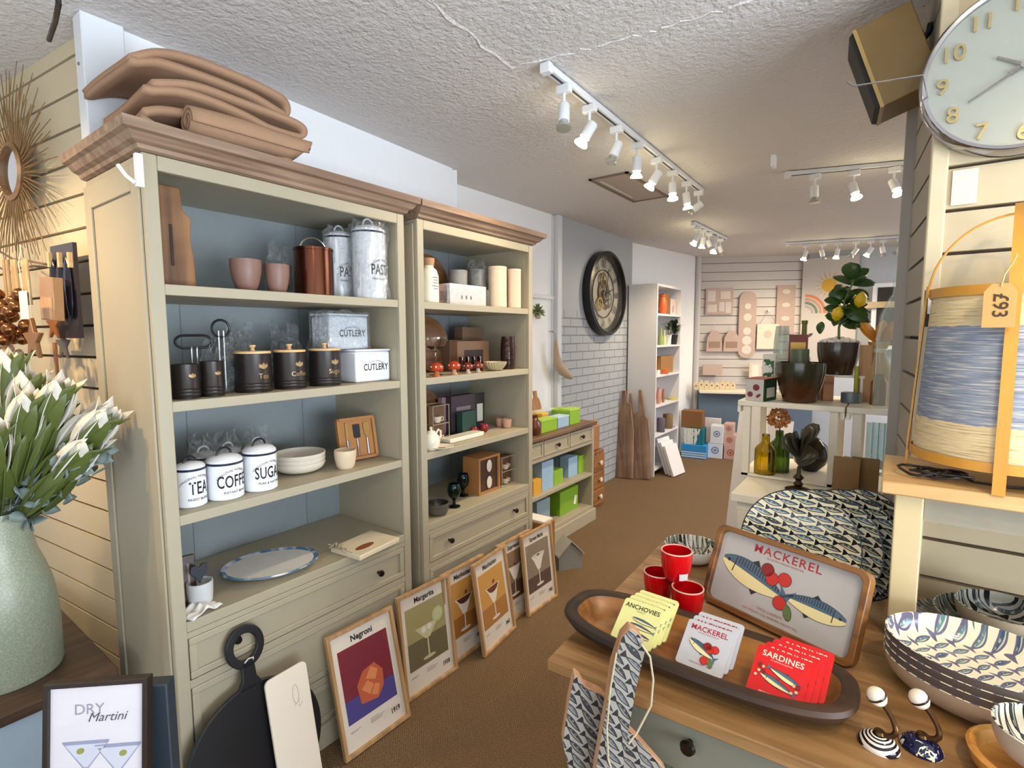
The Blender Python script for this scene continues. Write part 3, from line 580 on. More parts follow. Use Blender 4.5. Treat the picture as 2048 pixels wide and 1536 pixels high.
# deck: platter, board, mug
PLB=fishmat('platter_rim',.05,.012,'b9c3cf','4b6b93','8aa3be','3b5577',fill=.9)
A=P(440,1150,z=SD+.02); Bp=P(637,1110,z=SD+.02); cx=(A+Bp)/2; L=(Bp-A).length/2; ang=math.atan2((Bp-A).y,(Bp-A).x)
t=thing('platter','large oval grey platter with a blue striped rim lying on the deck','platter',(cx.x,cx.y,SD),ang)
sy=.72
MB().lathe([(.001,.001),(L*.6,.001),(L*.68,.006),(L,.026)],64,sy=sy+.06).build('underside',C('e6e2da',.3),t)
m,nt,b_=new('blue_brushed',.25); n_=noise(nt,26,3,(1,1,1)); nt.links.new(mixc(nt,n_.op('SUBTRACT',.47).op('MULTIPLY',6,clamp=True),'4d6d8e','bfc4ca').sk,b_.inputs['Base Color'])
MB().lathe([(L,.0265),(L*.99,.031),(L*.80,.0215)],64,sy=sy+.06,mi=0,caps=False).lathe([(L*.8,.0215),(L*.72,.012),(.001,.0105)],64,sy=sy+.06,mi=1,caps=False).build('face',[m,C('cfc6bc',.28,var=.1)],t)
MB().bb((-L*.55-.035,-.03,.021),(-L*.55+.035,.0,.0225)).build('paper_tag',C('ddd5c8',.6),t,rot=(0,0,.5))
A=P(637,1085,z=SD+.018);  Bp=P(720,1113,z=SD+.018); Cc=P(799,1075,z=SD+.018); u=(Cc-Bp); v=(A-Bp)
t=thing('cheese_board','pale rectangular cheese board with a copper label lying beside the platter','board',(Bp.x,Bp.y,SD),math.atan2(u.y,u.x)); lw=u.length; ld=v.length
MB().bb((0,0,0),(lw,.16,.019)).build('slab',C('dfd0b2',.45,var=.06),t,bev=.003)
MB().add([(lw*.36+.035*math.cos(a)*1.3,.055+.018*math.sin(a),.0195) for a in [2*PI*i/16 for i in range(16)]],[tuple(range(16))]).build('label',C('b5673c',.4,.5),t)
mb=MB(); q=random.Random(2)
for k in range(14): x,y=-.005+q.uniform(-.02,.02),.10+q.uniform(-.04,.05); mb.ell((x,y,.024+q.uniform(-.0,.02)),(.009,.004,.003),8,rot=(0,q.uniform(-1,1),q.uniform(0,6)))
mb.tube([(0,.04,.022),(-.005,.08,.03),(.0,.15,.024)],.0012,5).build('dried_sprig',C('9a8f7c',.7),t)
p=at(398,1140,-1.70,SD)
t=cupform('mug','pale grey mug holding a dark heart at the left end of the deck','mug',p,.036,.075,C('cfd0d2',.35),.85,th=.003)
t=thing('heart_ornament','dark slate heart standing in the pale mug','ornament',p+V((0,0,.0765)),H90)
MB().prism([(0,-.008),(.012,.014),(.027,.03),(.024,.05),(.01,.053),(0,.042),(-.01,.053),(-.024,.05),(-.027,.03),(-.012,.014)],.008,TR(y=-.004)).build('heart',C('33363f',.5),t,bev=.002)
p=at(368,1110,-1.72,SD); t=thing('book','dark slate backed sign leaning at the left end of the deck','sign',(p.x,p.y,SD),rot=(R(-6),0,R(80)))
MB().bb((-.03,0,0),(.03,.014,.155)).build('panel',C('4a3d39',.5),t,bev=.002); MB().bb((-.018,-.001,.03),(-.008,0,.10)).build('white_strip',C('d8d8dc',.5),t); MB().bb((.008,-.001,.06),(.014,0,.13)).build('pale_strip',C('a08a80',.5),t)
t=thing('napkin','crumpled white cloth on the deck beside the stile','cloth',(-1.655,.655,SD),.3)
MB().grid(lambda u,v:((u-.5)*.07,(v-.5)*.10,.004+.018*abs(math.sin(u*7+v*3))*(1-abs(2*v-1))+.006*math.sin(v*15)*math.sin(u*9)**2),14,18).build('cloth',C('e9e6e2',.8),t,solid=.003)
# brown felt sheets folded on top of the bookcase
FELT=C('ab876b',.92,var=.1,bmp=.5,sc_=120)
def sheet(name,label,pts,Ly,loc,rz,th=.012,wob=.01,seed=0):
    """a folded thick sheet: profile pts in local X-Z, swept along local Y"""
    t=thing(name,label,'fabric',loc,rz,'folded brown felt sheets'); q=random.Random(seed); ph=q.uniform(0,6)
    P_=[V((a,0,b)) for a,b in pts]; S=[]
    for i in range(len(P_)-1):
        a,b,c_,d_=P_[max(0,i-1)],P_[i],P_[i+1],P_[min(len(P_)-1,i+2)]
        for k in range(6):
            s=k/6; S.append(.5*((2*b)+(c_-a)*s+(2*a-5*b+4*c_-d_)*s*s+(3*b-a-3*c_+d_)*s**3))
    S.append(P_[-1]); n=len(S)-1
    def f(u,v):
        i=min(n,round(u*n)); p=S[i]; return (p.x+wob*math.sin(v*4+ph)*.7,(v-.5)*Ly*(1+.05*math.sin(i*.3+ph)),max(th*.55,p.z+wob*(math.sin(v*5+i*.25+ph)*.5+.5)*.7))
    MB().grid(f,n,12).build('sheet',FELT,t,smooth=60,solid=th); return t
CZ=2.052
sheet('felt_sheet','lowest brown felt sheet, rolled over at the front edge of the cornice',[(-.20,.03),(-.12,.0),(.02,.0),(.14,.004),(.20,.02),(.225,.045),(.20,.075),(.12,.085),(.04,.08),(-.06,.08),(-.14,.07),(-.19,.05)],.36,(-1.82,.80,CZ),R(84),.018,.006,1)
sheet('felt_sheet','middle brown felt sheet folded double between the other two',[(-.20,.0),(-.1,.025),(.06,.02),(.20,.0),(.255,.012),(.25,.04),(.17,.055),(.04,.06),(-.08,.055),(-.18,.025)],.37,(-1.84,.81,CZ+.108),R(88),.017,.005,2)
sheet('felt_sheet','topmost brown felt sheet with its thick fold to the right',[(-.22,-.0),(-.14,.035),(-.02,.045),(.10,.035),(.20,.012),(.235,.02),(.235,.052),(.19,.065),(.06,.078),(-.06,.08),(-.15,.058),(-.22,.015)],.35,(-1.87,.80,CZ+.178),R(90),.018,.005,3)
t=thing('felt_roll','loosely rolled brown felt sheet lying along the front edge of the cornice','fabric',(-1.635,.69,CZ+.002),R(86)); mb=MB()
def roll(u,v):
    a=2*PI*(2.2*u)+2.2; rr=.012+.030*u+.004*math.sin(v*5); return (v*(.34+.03*math.sin(a))-.0,.0+rr*math.cos(a)*1.1,.050+rr*math.sin(a)*(.9+.1*v))
MB().grid(roll,70,10).build('rolled_sheet',FELT,t,smooth=60,solid=.010)
t=thing('shelf_hook','white plastic price hook clipped to the top corner of the nearest bookcase','hook',(-1.618,.562,1.93),0); WP=C('f2f2f0',.4,var=0,bmp=0)
MB().bb((-.004,-.012,-.04),(.012,.006,.045)).build('clip',WP,t,bev=.002); MB().tube([(0,-.012,-.03),(-.005,-.03,-.015),(-.01,-.045,.01)],.005).build('prong',WP,t)
# ---- framed cocktail prints --------------------------------------------------
FRM=wood('frame_oak','9a7650','c9a272',2,20,.5); PAPER=C('e6dccf',.6,var=.03,bmp=0)
def cocktail(A,B,xt,label,title,year,cols,art,w=None,h=.435,name='framed_print',group='framed cocktail prints',fm=None):
    w=w or .295; tl=math.asin((((A[0]+B[0])/2-xt))/h); t=thing(name,label,'picture',group=group,mat=TR((A[0]+B[0])/2,(A[1]+B[1])/2,.02*math.sin(tl),rz=math.atan2(B[1]-A[1],B[0]-A[0]))@TR(rx=-tl)); b=.014; d=.018
    mb=MB(); O=[(-w/2,0),(w/2,0),(w/2,h),(-w/2,h)]; I=[(-w/2+b,b),(w/2-b,b),(w/2-b,h-b),(-w/2+b,h-b)]
    vs=[(x,y,z) for y in(0,d) for x,z in O]+[(x,y,z) for y in(0,d) for x,z in I]
    fs=[]
    for i in range(4): j=(i+1)%4; fs+=[(i,j,8+j,8+i),(4+j,4+i,12+i,12+j),(j,i,4+i,4+j),(8+i,8+j,12+j,12+i)]
    mb.add(vs,fs).build('frame',fm or FRM,t,smooth=0,bev=.0015)
    MB().bb((-w/2+b,.013,b),(w/2-b,.017,h-b)).build('backing',C('7c6650',.8),t)
    W,Hh=w-2*b,h-2*b; T=TR(-w/2+b,.0122,b)
    mb=MB(); mb.bb((0,.0,0),(W,.0006,Hh)); mb.v=[tuple(T@V(p)) for p in mb.v]
    y=-.0004
    if cols: mb.flat([(W*.09,Hh*.22),(W*.91,Hh*.22),(W*.91,Hh*.86),(W*.09,Hh*.86)],y,1,T); 
    if cols: mb.flat([(W*.09,Hh*.22),(W*.91,Hh*.22),(W*.91,Hh*cols[2]),(W*.09,Hh*cols[2])],y*2,2,T)
    art(mb,W,Hh,T)
    pr=mb.build('print',[PAPER,C(cols[0],.6,var=.02,bmp=0) if cols else PAPER,C(cols[1],.6,var=.02,bmp=0) if cols else PAPER,C(cols[3],.6,var=.02,bmp=0) if cols else C('8890a8',.6),C(cols[4],.6,var=.02,bmp=0) if cols else C('98985a',.6),C('efe6da',.6,bmp=0)],t,smooth=0)
    if title: text(title,W*.115,t,INK,T@TR(W*.5,-.0006,Hh*.895),bold=.03,name='title',sx=.95 if len(title)<11 else .62)
    if year: text(year,W*.10,t,INK,T@TR(W*.84,-.0006,Hh*.085),bold=.03,name='year',sx=.8); 
    if cols:
        q=MB()
        for x0,z0,x1 in((.1,.155,.26),(.1,.145,.22),(.42,.165,.56),(.42,.15,.66),(.42,.138,.62),(.42,.126,.6)): q.flat([(W*x0,Hh*z0),(W*x1,Hh*z0),(W*x1,Hh*(z0+.004)),(W*x0,Hh*(z0+.004))],-.0006,0,T)
        q.build('recipe_lines',C('8a7c70',.7,bmp=0),t,smooth=0)
    MB().bb((-w/2+b,.0085,b),(w/2-b,.0095,h-b)).build('glazing',pane(),t); return t
Y3=-.0012
def sc2(pts,W,H): return [(x*W,z*H) for x,z in pts]
def art_negroni(mb,W,H,T):
    mb.flat(sc2([(.33,.33),(.60,.30),(.72,.38),(.74,.52),(.62,.62),(.42,.60),(.30,.50)],W,H),Y3,3,T)
    mb.flat(sc2([(.36,.45),(.48,.37),(.56,.44),(.47,.50)],W,H),Y3*1.3,4,T); mb.flat(sc2([(.50,.36),(.60,.33),(.66,.41),(.58,.44)],W,H),Y3*1.3,4,T); mb.flat(sc2([(.45,.52),(.60,.47),(.66,.55),(.55,.60)],W,H),Y3*1.3,4,T)
def glassart(mb,W,H,T,mi=3,lime=4,top=.62,deep=.14,garn=True,stem=.26,sc=1):
    cx=.5; mb.flat(sc2([(cx-.24,top),(cx+.24,top),(cx+.16,top-.06),(cx+.05,top-deep),(cx-.05,top-deep),(cx-.16,top-.06)],W,H),Y3,mi,T)
    mb.flat(sc2([(cx-.012,top-deep),(cx+.012,top-deep),(cx+.016,stem+.02),(cx-.016,stem+.02)],W,H),Y3,mi,T); mb.flat(circ(cx*W,(stem+.02)*H,.13*W,20,.018*H),Y3,mi,T)
    if garn: mb.flat(circ(W*.74,H*(top+.05),W*.12),Y3*1.4,lime,T); mb.flat(circ(W*.74,H*(top+.05),W*.09),Y3*1.6,mi,T); mb.flat(circ(W*.43,H*(top-.04),W*.05),Y3*1.8,5,T); mb.flat(circ(W*.55,H*(top-.03),W*.05),Y3*1.8,5,T)
def art_marg(mb,W,H,T): glassart(mb,W,H,T)
def art_manh(mb,W,H,T): glassart(mb,W,H,T,5,3,.66,.2,False); mb.flat(sc2([(.3,.655),(.7,.655),(.62,.6),(.54,.58),(.46,.58),(.38,.6)],W,H),Y3*1.5,3,T); mb.flat(circ(W*.55,H*.70,W*.035),Y3*2,4,T)
def art_esp(mb,W,H,T): glassart(mb,W,H,T,5,3,.68,.2,False); mb.flat(circ(W*.5,H*.68,W*.24,24,.025*H),Y3*1.6,4,T); mb.flat(circ(W*.5,H*.68,W*.06,12,.01*H),Y3*2,3,T)
cocktail((-1.480,1.03),(-1.470,1.315),-1.577,'framed purple and red cocktail print, nearest of the row on the carpet','Negroni','1919',('7c2434','4a4388',.42,'c0603c','dc8a58'),art_negroni)
cocktail((-1.533,1.36),(-1.52,1.65),-1.577,'framed olive Margarita print beside the purple one','Margarita','1938',('a39a6a','6f6448',.50,'c9c6a0','b9c48a'),art_marg)
cocktail((-1.55,1.63),(-1.55,1.89),-1.577,'framed tan Manhattan print mostly hidden behind its twin','Manhattan','1860',('c99446','a36a2c',.45,'5a2c1a','8c4420'),art_manh)
cocktail((-1.47,1.79),(-1.50,2.07),-1.551,'framed tan Manhattan print standing in front of its twin','Manhattan','1862',('cf9a4c','b07838',.45,'6a3020','8c4420'),art_manh)
cocktail((-1.55,2.03),(-1.55,2.3),-1.577,'framed brown print half hidden between the tan and the grey-brown prints','Espresso','1983',('8f7458','5f4432',.45,'3a261c','8c6a50'),art_esp)
cocktail((-1.505,2.20),(-1.50,2.48),-1.551,'framed grey-brown Espresso Martini print, farthest of the row','Espresso Martini','1983',('8f7f6c','5c463a',.42,'3a261c','d8cfc0'),art_esp)
# black round board, white board
m,_,_=lean((440,1600),(560,1560),(425,1262)); 
t=thing('serving_board','round black serving board with a ring handle leaning on the drawers','board',(-1.492,.752,.004),rot=(R(-10),0,R(90)))
r=.212; n=40
mb=MB(); mb.add([(r*math.cos(2*PI*i/64),y,r+r*math.sin(2*PI*i/64)) for y in(0,.016) for i in range(64)],[tuple(range(64)),tuple(range(64,128))[::-1]]+[(i+64,(i+1)%64+64,(i+1)%64,i) for i in range(64)])
mb.build('disc',BLK,t,bev=.003)
MB().prism([(-.04,2*r-.012),(.04,2*r-.012),(.022,2*r+.02),(.020,2*r+.07),(-.020,2*r+.07),(-.022,2*r+.02)],.0158).build('neck',BLK,t,bev=.003)
mb=MB(); ro,ri,zc=.066,.040,2*r+.118
mb.add([(q*math.cos(2*PI*i/40)*.9,y,zc+q*math.sin(2*PI*i/40)) for q in(ro,ri) for y in(0,.016) for i in range(40)],[(i,(i+1)%40,80+(i+1)%40,80+i) for i in range(40)]+[(40+(i+1)%40,40+i,120+i,120+(i+1)%40) for i in range(40)]+[(40+i,40+(i+1)%40,(i+1)%40,i) for i in range(40)]+[(80+i,80+(i+1)%40,120+(i+1)%40,120+i) for i in range(40)])
mb.build('ring_handle',BLK,t,bev=.003)
MB().tube([(-.012,-.004,zc-.045),(0,-.006,zc-.036),(.016,-.004,zc-.04),(.018,.006,zc-.055),(.01,.018,zc-.06)],.0022,6).build('cord',C('d8d2c4',.8),t)
m,w_,h_=lean((567,1600),(645,1560),(530,1385))
t=thing('serving_board','cream rectangular board with rounded corners leaning beside the black round board','board',(-1.452,.852,.003),rot=(R(-11),0,R(92)))
MB().prism(rrect(-.072,0,.072,.43,.018),.010).build('board',C('ebe0cf',.45,var=.03),t,bev=.002)
mb=MB(); mb.tube([(.02+.010*math.cos(a),-.0005,.345+.03*math.sin(a)) for a in [2*PI*i/20 for i in range(20)]],.0012,5,closed=True).tube([(.012,-.0005,.31),(.03,-.0005,.325),(.026,-.0005,.30),(.04,-.0005,.31)],.001,5).build('emblem',C('cdbfae',.6),t)
# ---- second bookcase ---------------------------------------------------------
def span(px0,px1,py,X): a=P(px0,py,x=X).y; b=P(px1,py,x=X).y; return (a+b)/2,b-a
def carton(label,px0,px1,pyt,pyb,X,z,col,name='gift_box',cat='box',group=None,dep=.06,lid=None,mark=None,tilt=0,rough=.55,ztop=None):
    y,w_=span(px0,px1,(pyt+pyb)/2,X); h=(ztop or topz((px0+px1)/2,pyt,X))-z
    t=thing(name,label,cat,(X,y,z),rot=(0,0,H90+tilt),group=group)
    m_=C(col,rough,var=.06,bmp=.02); MB().bb((-w_/2,0,0),(w_/2,dep,h*(1 if not lid else .86))).build('body',m_,t,bev=.0015)
    if lid: MB().bb((-w_/2-.0015,-.0015,h*.865),(w_/2+.0015,dep+.0015,h)).build('lid',C(lid,rough),t,bev=.0015)
    if mark: MB().bb((-w_*.3,-.0008,h*.2),(w_*.3,-.0002,h*.7)).build('panel',C(mark,.6),t)
    return t
def roundboard(label,px,py,X,z,r,mat,h2=0):
    y=P(px,py,x=X).y; t=thing('round_board',label,'board',(X,y,z+.003),rot=(R(-9),0,H90)); mb=MB(); n=40
    mb.add([(r*math.cos(2*PI*i/n),yy,r+r*math.sin(2*PI*i/n)) for yy in(0,.014) for i in range(n)],[tuple(range(n)),tuple(range(n,2*n))[::-1]]+[(i+n,(i+1)%n+n,(i+1)%n,i) for i in range(n)])
    mb.build('disc',mat,t,bev=.002); MB().lathe([(.001,-.0012),(r*.8,-.0012),(r*.82,-.0004)],n,T=TR(z=r,rx=PI/2)@M.Diagonal((1,1,-1,1))).build('rim_groove',mat,t); return t
BRD=wood('brown_board','5c3a22','8c6038',0,18,.5)
roundboard('round brown board leaning behind the white cork bottle',866,540,-1.90,SA,.135,BRD); roundboard('round dark board leaning behind the coupe glass on the second shelf',866,660,-1.88,SB,.14,BRD); roundboard('round dark board leaning behind the rack of cups on the third shelf',856,800,-1.90,SC_,.12,BRD)
p=at(858,560,-1.70,SA); h=topz(858,517,-1.70)-SA; t=thing('bottle','cream ceramic bottle with cork stopper and black lettering','bottle',p,H90); r=.043
MB().lathe([(.001,0),(r-.003,0),(r,.004),(r,h*.6),(r*.8,h*.74),(r*.5,h*.8),(r*.5,h*.84),(.001,h*.84)],32).build('body',C('e9e4cf',.4,var=.04),t); MB().lathe([(.001,h*.842),(r*.55,h*.842),(r*.62,h),(.001,h)],20).build('cork',C('b98f6a',.8,var=.2),t)
mb=MB()

for z_,a_ in((.56,.8),(.50,.55),(.44,.7),(.37,.9),(.31,.6)): mb.lathe([(r+.0004,h*z_),(r+.0008,h*z_+.001),(r+.0004,h*z_+.0025)],16,a0=R(-90)-a_*.5,a1=R(-90)+a_*.5,caps=False)
mb.build('script_lines',INK,t)
carton('small brown box beside the cork bottle',875,899,570,606,-1.72,SA,'7e6558',mark='5a463e')
t=carton('white box of mugs in clear wrap on the top shelf',900,972,570,612,-1.70,SA,'e6e6ec',cat='box',dep=.08); L_=.075
q=random.Random(5); wv=span(898,982,590,-1.70)[1]/2
MB().grid(lambda u,v:(wv*max(-1,min(1,1.3*math.cos(2*PI*u))),.04+.05*max(-1,min(1,1.3*math.sin(2*PI*u))),.088*min(1,v/.85)+.004*math.sin(40*u)*v),64,10,cu=True).build('clear_wrap',film(),t,smooth=12)
mb=MB()
for x in(-.05,-.018,.016): mb.flat(circ(x,.04,.007,12,.010),-.0006)
mb.build('printed_mugs',C('6b6a70',.6),t,smooth=0)
GREYC=C('8b8a86',.4,var=.06); CRC=C('e3cdb2',.4,var=.05)
def plain_can(name,label,cat,px,wpx,pyt,X,z,mat,lid=None,group=None,wrapped=0):
    p=at(px,pyt+30,X,z); r=wid(p,wpx)/2; h=topz(px,pyt,X)-z; t=thing(name,label,cat,p,H90,group)
    MB().lathe(can_body(r,h*.93),36).build('body',mat,t); MB().lathe([(r*1.01,h*.93),(r*1.03,h*.94),(r*1.02,h*.99),(r*.98,h),(.001,h)],36,caps=False).build('lid',lid or mat,t)
    if wrapped: wrap_film(t,r,h,wrapped,.05)
    return t
plain_can('canister','left grey canister behind the wrapped mug box','canister',916,38,541,-1.82,SA,GREYC,group='grey canisters'); plain_can('canister','right grey canister in clear wrap behind the mug box','canister',955,40,540,-1.82,SA,GREYC,group='grey canisters',wrapped=31)
plain_can('canister','larger tall cream canister beside the wrapped mug box','canister',995,37,534,-1.70,SA,CRC,group='cream canisters'); plain_can('canister','slimmer tall cream canister at the right end of the top shelf','canister',1028,28,539,-1.668,SA,CRC,group='cream canisters')
# second shelf
p=at(872,720,-1.71,SB); h=topz(872,674,-1.71)-SB; t=thing('coupe_glass','wide champagne coupe glass at the left of the second shelf','glass',p,H90); r=wid(p,48)/2
MB().lathe([(.001,0),(.032,0),(.033,.002),(.008,.006),(.004,.012),(.004,h*.6),(.012,h*.64),(r*.75,h*.74),(r,h*.92),(r,h),(r-.0016,h),(r-.0016,h*.92),(r*.72,h*.76),(.008,h*.67),(.001,h*.665)],32).build('glass',GLASS,t)
OR=C('b9401c',.3,var=.2); 
def mushroom(label,px,py,s,capc,stemc,X=-1.67,z=SB):
    p=at(px,py,X,z); t=thing('mushroom_ornament',label,'ornament',p,H90,'mushroom ornaments')
    MB().lathe([(.001,0),(.016*s,0),(.010*s,.01*s),(.008*s,.026*s),(.001,.026*s)],16).build('stem',C(stemc,.4),t)
    MB().lathe([(.001,.022*s),(.024*s,.022*s),(.027*s,.03*s),(.022*s,.046*s),(.01*s,.054*s),(.001,.055*s)],20).build('cap',capc,t)
    mb=MB()
    for k in range(7): a=k*.9; mb.ell((.0225*s*math.sin(a),-.0225*s*math.cos(a),.038*s),(.004*s,.004*s,.004*s),8)
    o=mb.build('dots',C('eadfce',.5),t); o['kind']='stuff'
mushroom('orange mushroom ornament under the coupe glass',873,735,1.15,OR,'c46a2c',X=-1.645); mushroom('orange mushroom ornament beside the coupe glass',908,732,1.15,OR,'cfa27c'); mushroom('red capped pale mushroom ornament, third from left',936,730,.95,C('7c2f24',.3),'dcc8b0'); mushroom('red capped pale mushroom ornament beside the ribbed bowl',956,728,.95,C('7c2f24',.3),'dcc8b0')
p=at(991,728,-1.68,SB); r=wid(p,44)/2; h=.045; t=thing('bowl','small ribbed cream bowl with dark grooves on the second shelf','bowl',p,H90)
def rib(u,v): a=2*PI*u; k=1+.035*(1 if math.sin(a*22)>0 else -1); rr=(r*.5+r*.5*math.sin(v*PI/2))*k; return (rr*math.cos(a),rr*math.sin(a),.001+h*v)
MB().grid(rib,132,8,cu=True).build('body',C('cdbb92',.4,var=.25,sc_=80),t,smooth=25); MB().lathe([(r,h),(r*.9,h),(r*.5,.006),(.001,.005)],48,caps=False).build('inside',C('d9cdb0',.4),t)
p=at(1016,705,-1.70,SB); h=topz(1016,673,-1.70)-SB; t=thing('hammered_vase','tall dark dimpled vase at the right end of the second shelf','vase',p,H90); r=wid(p,30)/2
MB().grid(lambda u,v:((r*(.86+.14*math.sin(v*PI))*(1-.06*abs(math.sin(8*2*PI*u/2))*abs(math.sin(6*PI*v))))*math.cos(2*PI*u),(r*(.86+.14*math.sin(v*PI))*(1-.06*abs(math.sin(8*2*PI*u/2))*abs(math.sin(6*PI*v))))*math.sin(2*PI*u),h*v),64,30,cu=True).build('body',C('3a241f',.2,.3),t)
carton('brown box of tumblers with a dark open window on the second shelf',915,978,682,733,-1.79,SB,'8e6a4c',mark='3b2d26'); carton('plain brown box behind the box of tumblers',925,966,654,700,-1.90,SB,'7c614c',dep=.06); carton('tall brown card box behind the mushroom ornaments',900,926,680,735,-1.83,SB,'6e523e')
# tumblers shown in front
for i,px in enumerate((924,936,948,960)):
    p=at(px,715,-1.745,SB); t=thing('tumbler',['first','second','third','fourth'][i]+' from the left of four brown glass tumblers behind the mushrooms','glass',p,H90,'brown tumblers'); MB().lathe([(.001,0),(.015,0),(.018,.075),(.0165,.075),(.0135,.006),(.001,.006)],20).build('glass',glass('brownglass','a88068'),t)
# third shelf
p=at(862,865,-1.665,SC_); t=thing('teapot','cream teapot with looped handle on the third shelf','teapot',p,H90); TP=C('e9e2d0',.25,var=.03); r=.04
MB().lathe([(.001,0),(.025,0),(.034,.010),(.041,.035),(.036,.062),(.022,.076),(.001,.078)],32).build('body',TP,t); MB().lathe([(.021,.0765),(.018,.084),(.006,.088),(.005,.094),(.009,.099),(.001,.104)],20,caps=False).build('lid',TP,t)
MB().tube([(.030,0,.068),(.046,0,.085),(.062,0,.075),(.06,0,.05),(.038,0,.04)],.005).build('handle',TP,t); MB().tube([(-.034,0,.03),(-.055,0,.045),(-.06,0,.07)],.007,rs=[.010,.007,.005]).build('spout',TP,t)
p=at(868,888,-1.655,SC_); t=thing('saucer','cream saucer in front of the teapot','saucer',(-1.667,p.y,SC_-.0005),H90)
MB().lathe([(.022,.001),(.045,.006),(.058,.012),(.056,.013),(.02,.003)],32,close=True).build('dish',TP,t); t.location.z+=.0; 
bpy.data.objects[t.name].location=(-1.64,p.y+.03,SC_)
def cuprack(label,px0,px1,pyt,pyb,X,z,n=2):
    y,w_=span(px0,px1,(pyt+pyb)/2,X); h=topz((px0+px1)/2,pyt,X)-z; t=thing('cup_rack',label,'rack',(X,y,z),H90,'wire racks of cups')
    mb=MB(); 
    for x in(-w_/2,w_/2):
        for yy in(0,.08): mb.cyl((x,yy,0),(x,yy,h),.002,n=6)
    for k in(0,.5,1):
        zz=.003+(h-.005)*k; mb.tube([(-w_/2,0,zz),(w_/2,0,zz),(w_/2,.08,zz),(-w_/2,.08,zz)],.002,6,closed=True)
    mb.build('wire_frame',C('b9ac90',.4,.4),t)
    MB().bb((-w_/2+.003,.03,.005),(w_/2-.003,.078,h-.005)).build('box',C('6e4c34',.6),t)
    for k in range(n):
        c=MB().lathe([(.001,0),(.014,0),(.024,.03),(.022,.03),(.012,.003),(.001,.003)],20,c=(-.002,.012+.012,h*.5*k+.006)).build('cup',C('e2d3be',.3),t)
        MB().tube([(.020,.02,h*.5*k+.032),(.034,.018,h*.5*k+.028),(.032,.018,h*.5*k+.014),(.018,.02,h*.5*k+.012)],.0028,6).build('cup_handle',C('e2d3be',.3),c)
cuprack('wire rack of cream cups behind the teapot',866,898,810,872,-1.73,SC_); 
carton('dark floral gift box with white patches on the third shelf',903,950,790,850,-1.82,SC_,'3f3038',mark='8a7a80',dep=.05); carton('black framed floral card behind the red apples',950,969,786,846,-1.84,SC_,'2a2626',mark='d8dcd0',dep=.012); carton('dark green tin box beside the floral gift box',925,952,822,852,-1.76,SC_,'24463a',dep=.04)
carton('low wrapped floral pack standing at the back of the third shelf',884,936,792,810,-1.86,SC_,'9c8088',dep=.03,mark='d0b8bc')
y,w_=span(901,967,865,-1.68); t=thing('dish','long white rectangular dish in front of the apples','dish',(-1.68,y,SC_),H90); MB().box((0,.035,.011),(w_,.07,.022),tap=1.06).build('dish',TP,t,bev=.004)
for px,s,lb in((947,.022,'smaller glossy red apple ornament behind the white dish'),(968,.026,'larger glossy red apple ornament behind the white dish')):
    p=at(px,850,-1.755 if s<.025 else -1.745,SC_); t=thing('apple_ornament',lb,'ornament',p,H90,'red apples'); MB().lathe([(.001,.004),(s*.5,0),(s*.95,s*.6),(s,s*1.1),(s*.75,s*1.65),(s*.3,s*1.75),(.001,s*1.6)],24).build('fruit',C('8c1c22',.15,var=.15),t); MB().tube([(0,0,s*1.6),(.003,0,s*2.1)],.0015,5).build('stalk',C('3a2418',.6),t)
for px,X,lb,s in((1000,-1.78,'small pinkish clay pot at the back right of the third shelf',.95),(1014,-1.72,'small pinkish clay cup at the front right of the third shelf',1)):
    p=at(px,842,X,SC_); cupform('cup',lb,'cup',p,.026*s,.05*s,C('c79c84',.5),.8,group='small clay cups',th=.003)
# deck
p=at(874,1015,-1.685,SD)
for k in range(2): bowl(['lower dark grey bowl of the nested pair on the deck','upper dark grey bowl of the nested pair on the deck'][k],V((p.x,p.y+.005,SD+.016*k)),.052,.040,C('5f594e',.35,var=.1),C('37352f',.3),group='dark grey bowls',foot=.6)
GG=C('0c1f1a',.08,.2,var=.1,bmp=0)
for px,X,lb in((908,-1.695,'dark green glass goblet in front on the deck'),(926,-1.78,'dark green glass goblet standing behind the first')):
    p=at(px,985,X,SD); t=thing('goblet',lb,'goblet',p,H90,'dark green goblets'); MB().lathe([(.001,0),(.030,0),(.030,.003),(.009,.010),(.007,.028),(.010,.038),(.026,.052),(.033,.078),(.030,.105),(.026,.115),(.024,.115),(.029,.08),(.02,.055),(.001,.046)],32).build('bowl',GG,t)
def mugbox(label,px0,px1,pyt,pyb,X,z):
    y,w_=span(px0,px1,(pyt+pyb)/2,X); h=topz((px0+px1)/2,pyt,X)-z; t=thing('mug_box',label,'box',(X,y,z),H90)
    mb=MB(); K='x'; mb.bb((-w_/2,.012,0),(w_/2,.11,h)); 
    for q in(((-w_/2,0),(-w_/2+.012,h)),((w_/2-.012,0),(w_/2,h)),((-w_/2+.012,0),(w_/2-.012,.012)),((-w_/2+.012,h-.012),(w_/2-.012,h))): mb.bb((q[0][0],0,q[0][1]),(q[1][0],.012,q[1][1]))
    mb.build('carton',KRAFT,t); MB().bb((-w_/2+.013,.0105,.013),(w_/2-.013,.0119,h-.013)).build('window',C('4a2a14',.6),t)
    for k in(0,1): MB().ell((.004,.006,h*(.27+.45*k)),(.022,.0045,h*.17),16).build('mug',C('e8dccb',.3),t)
mugbox('tall kraft window box of two cream mugs on the deck',958,1000,912,985,-1.70,SD); cuprack('wire rack of cream cups beside the kraft mug box',1004,1031,912,966,-1.70,SD)
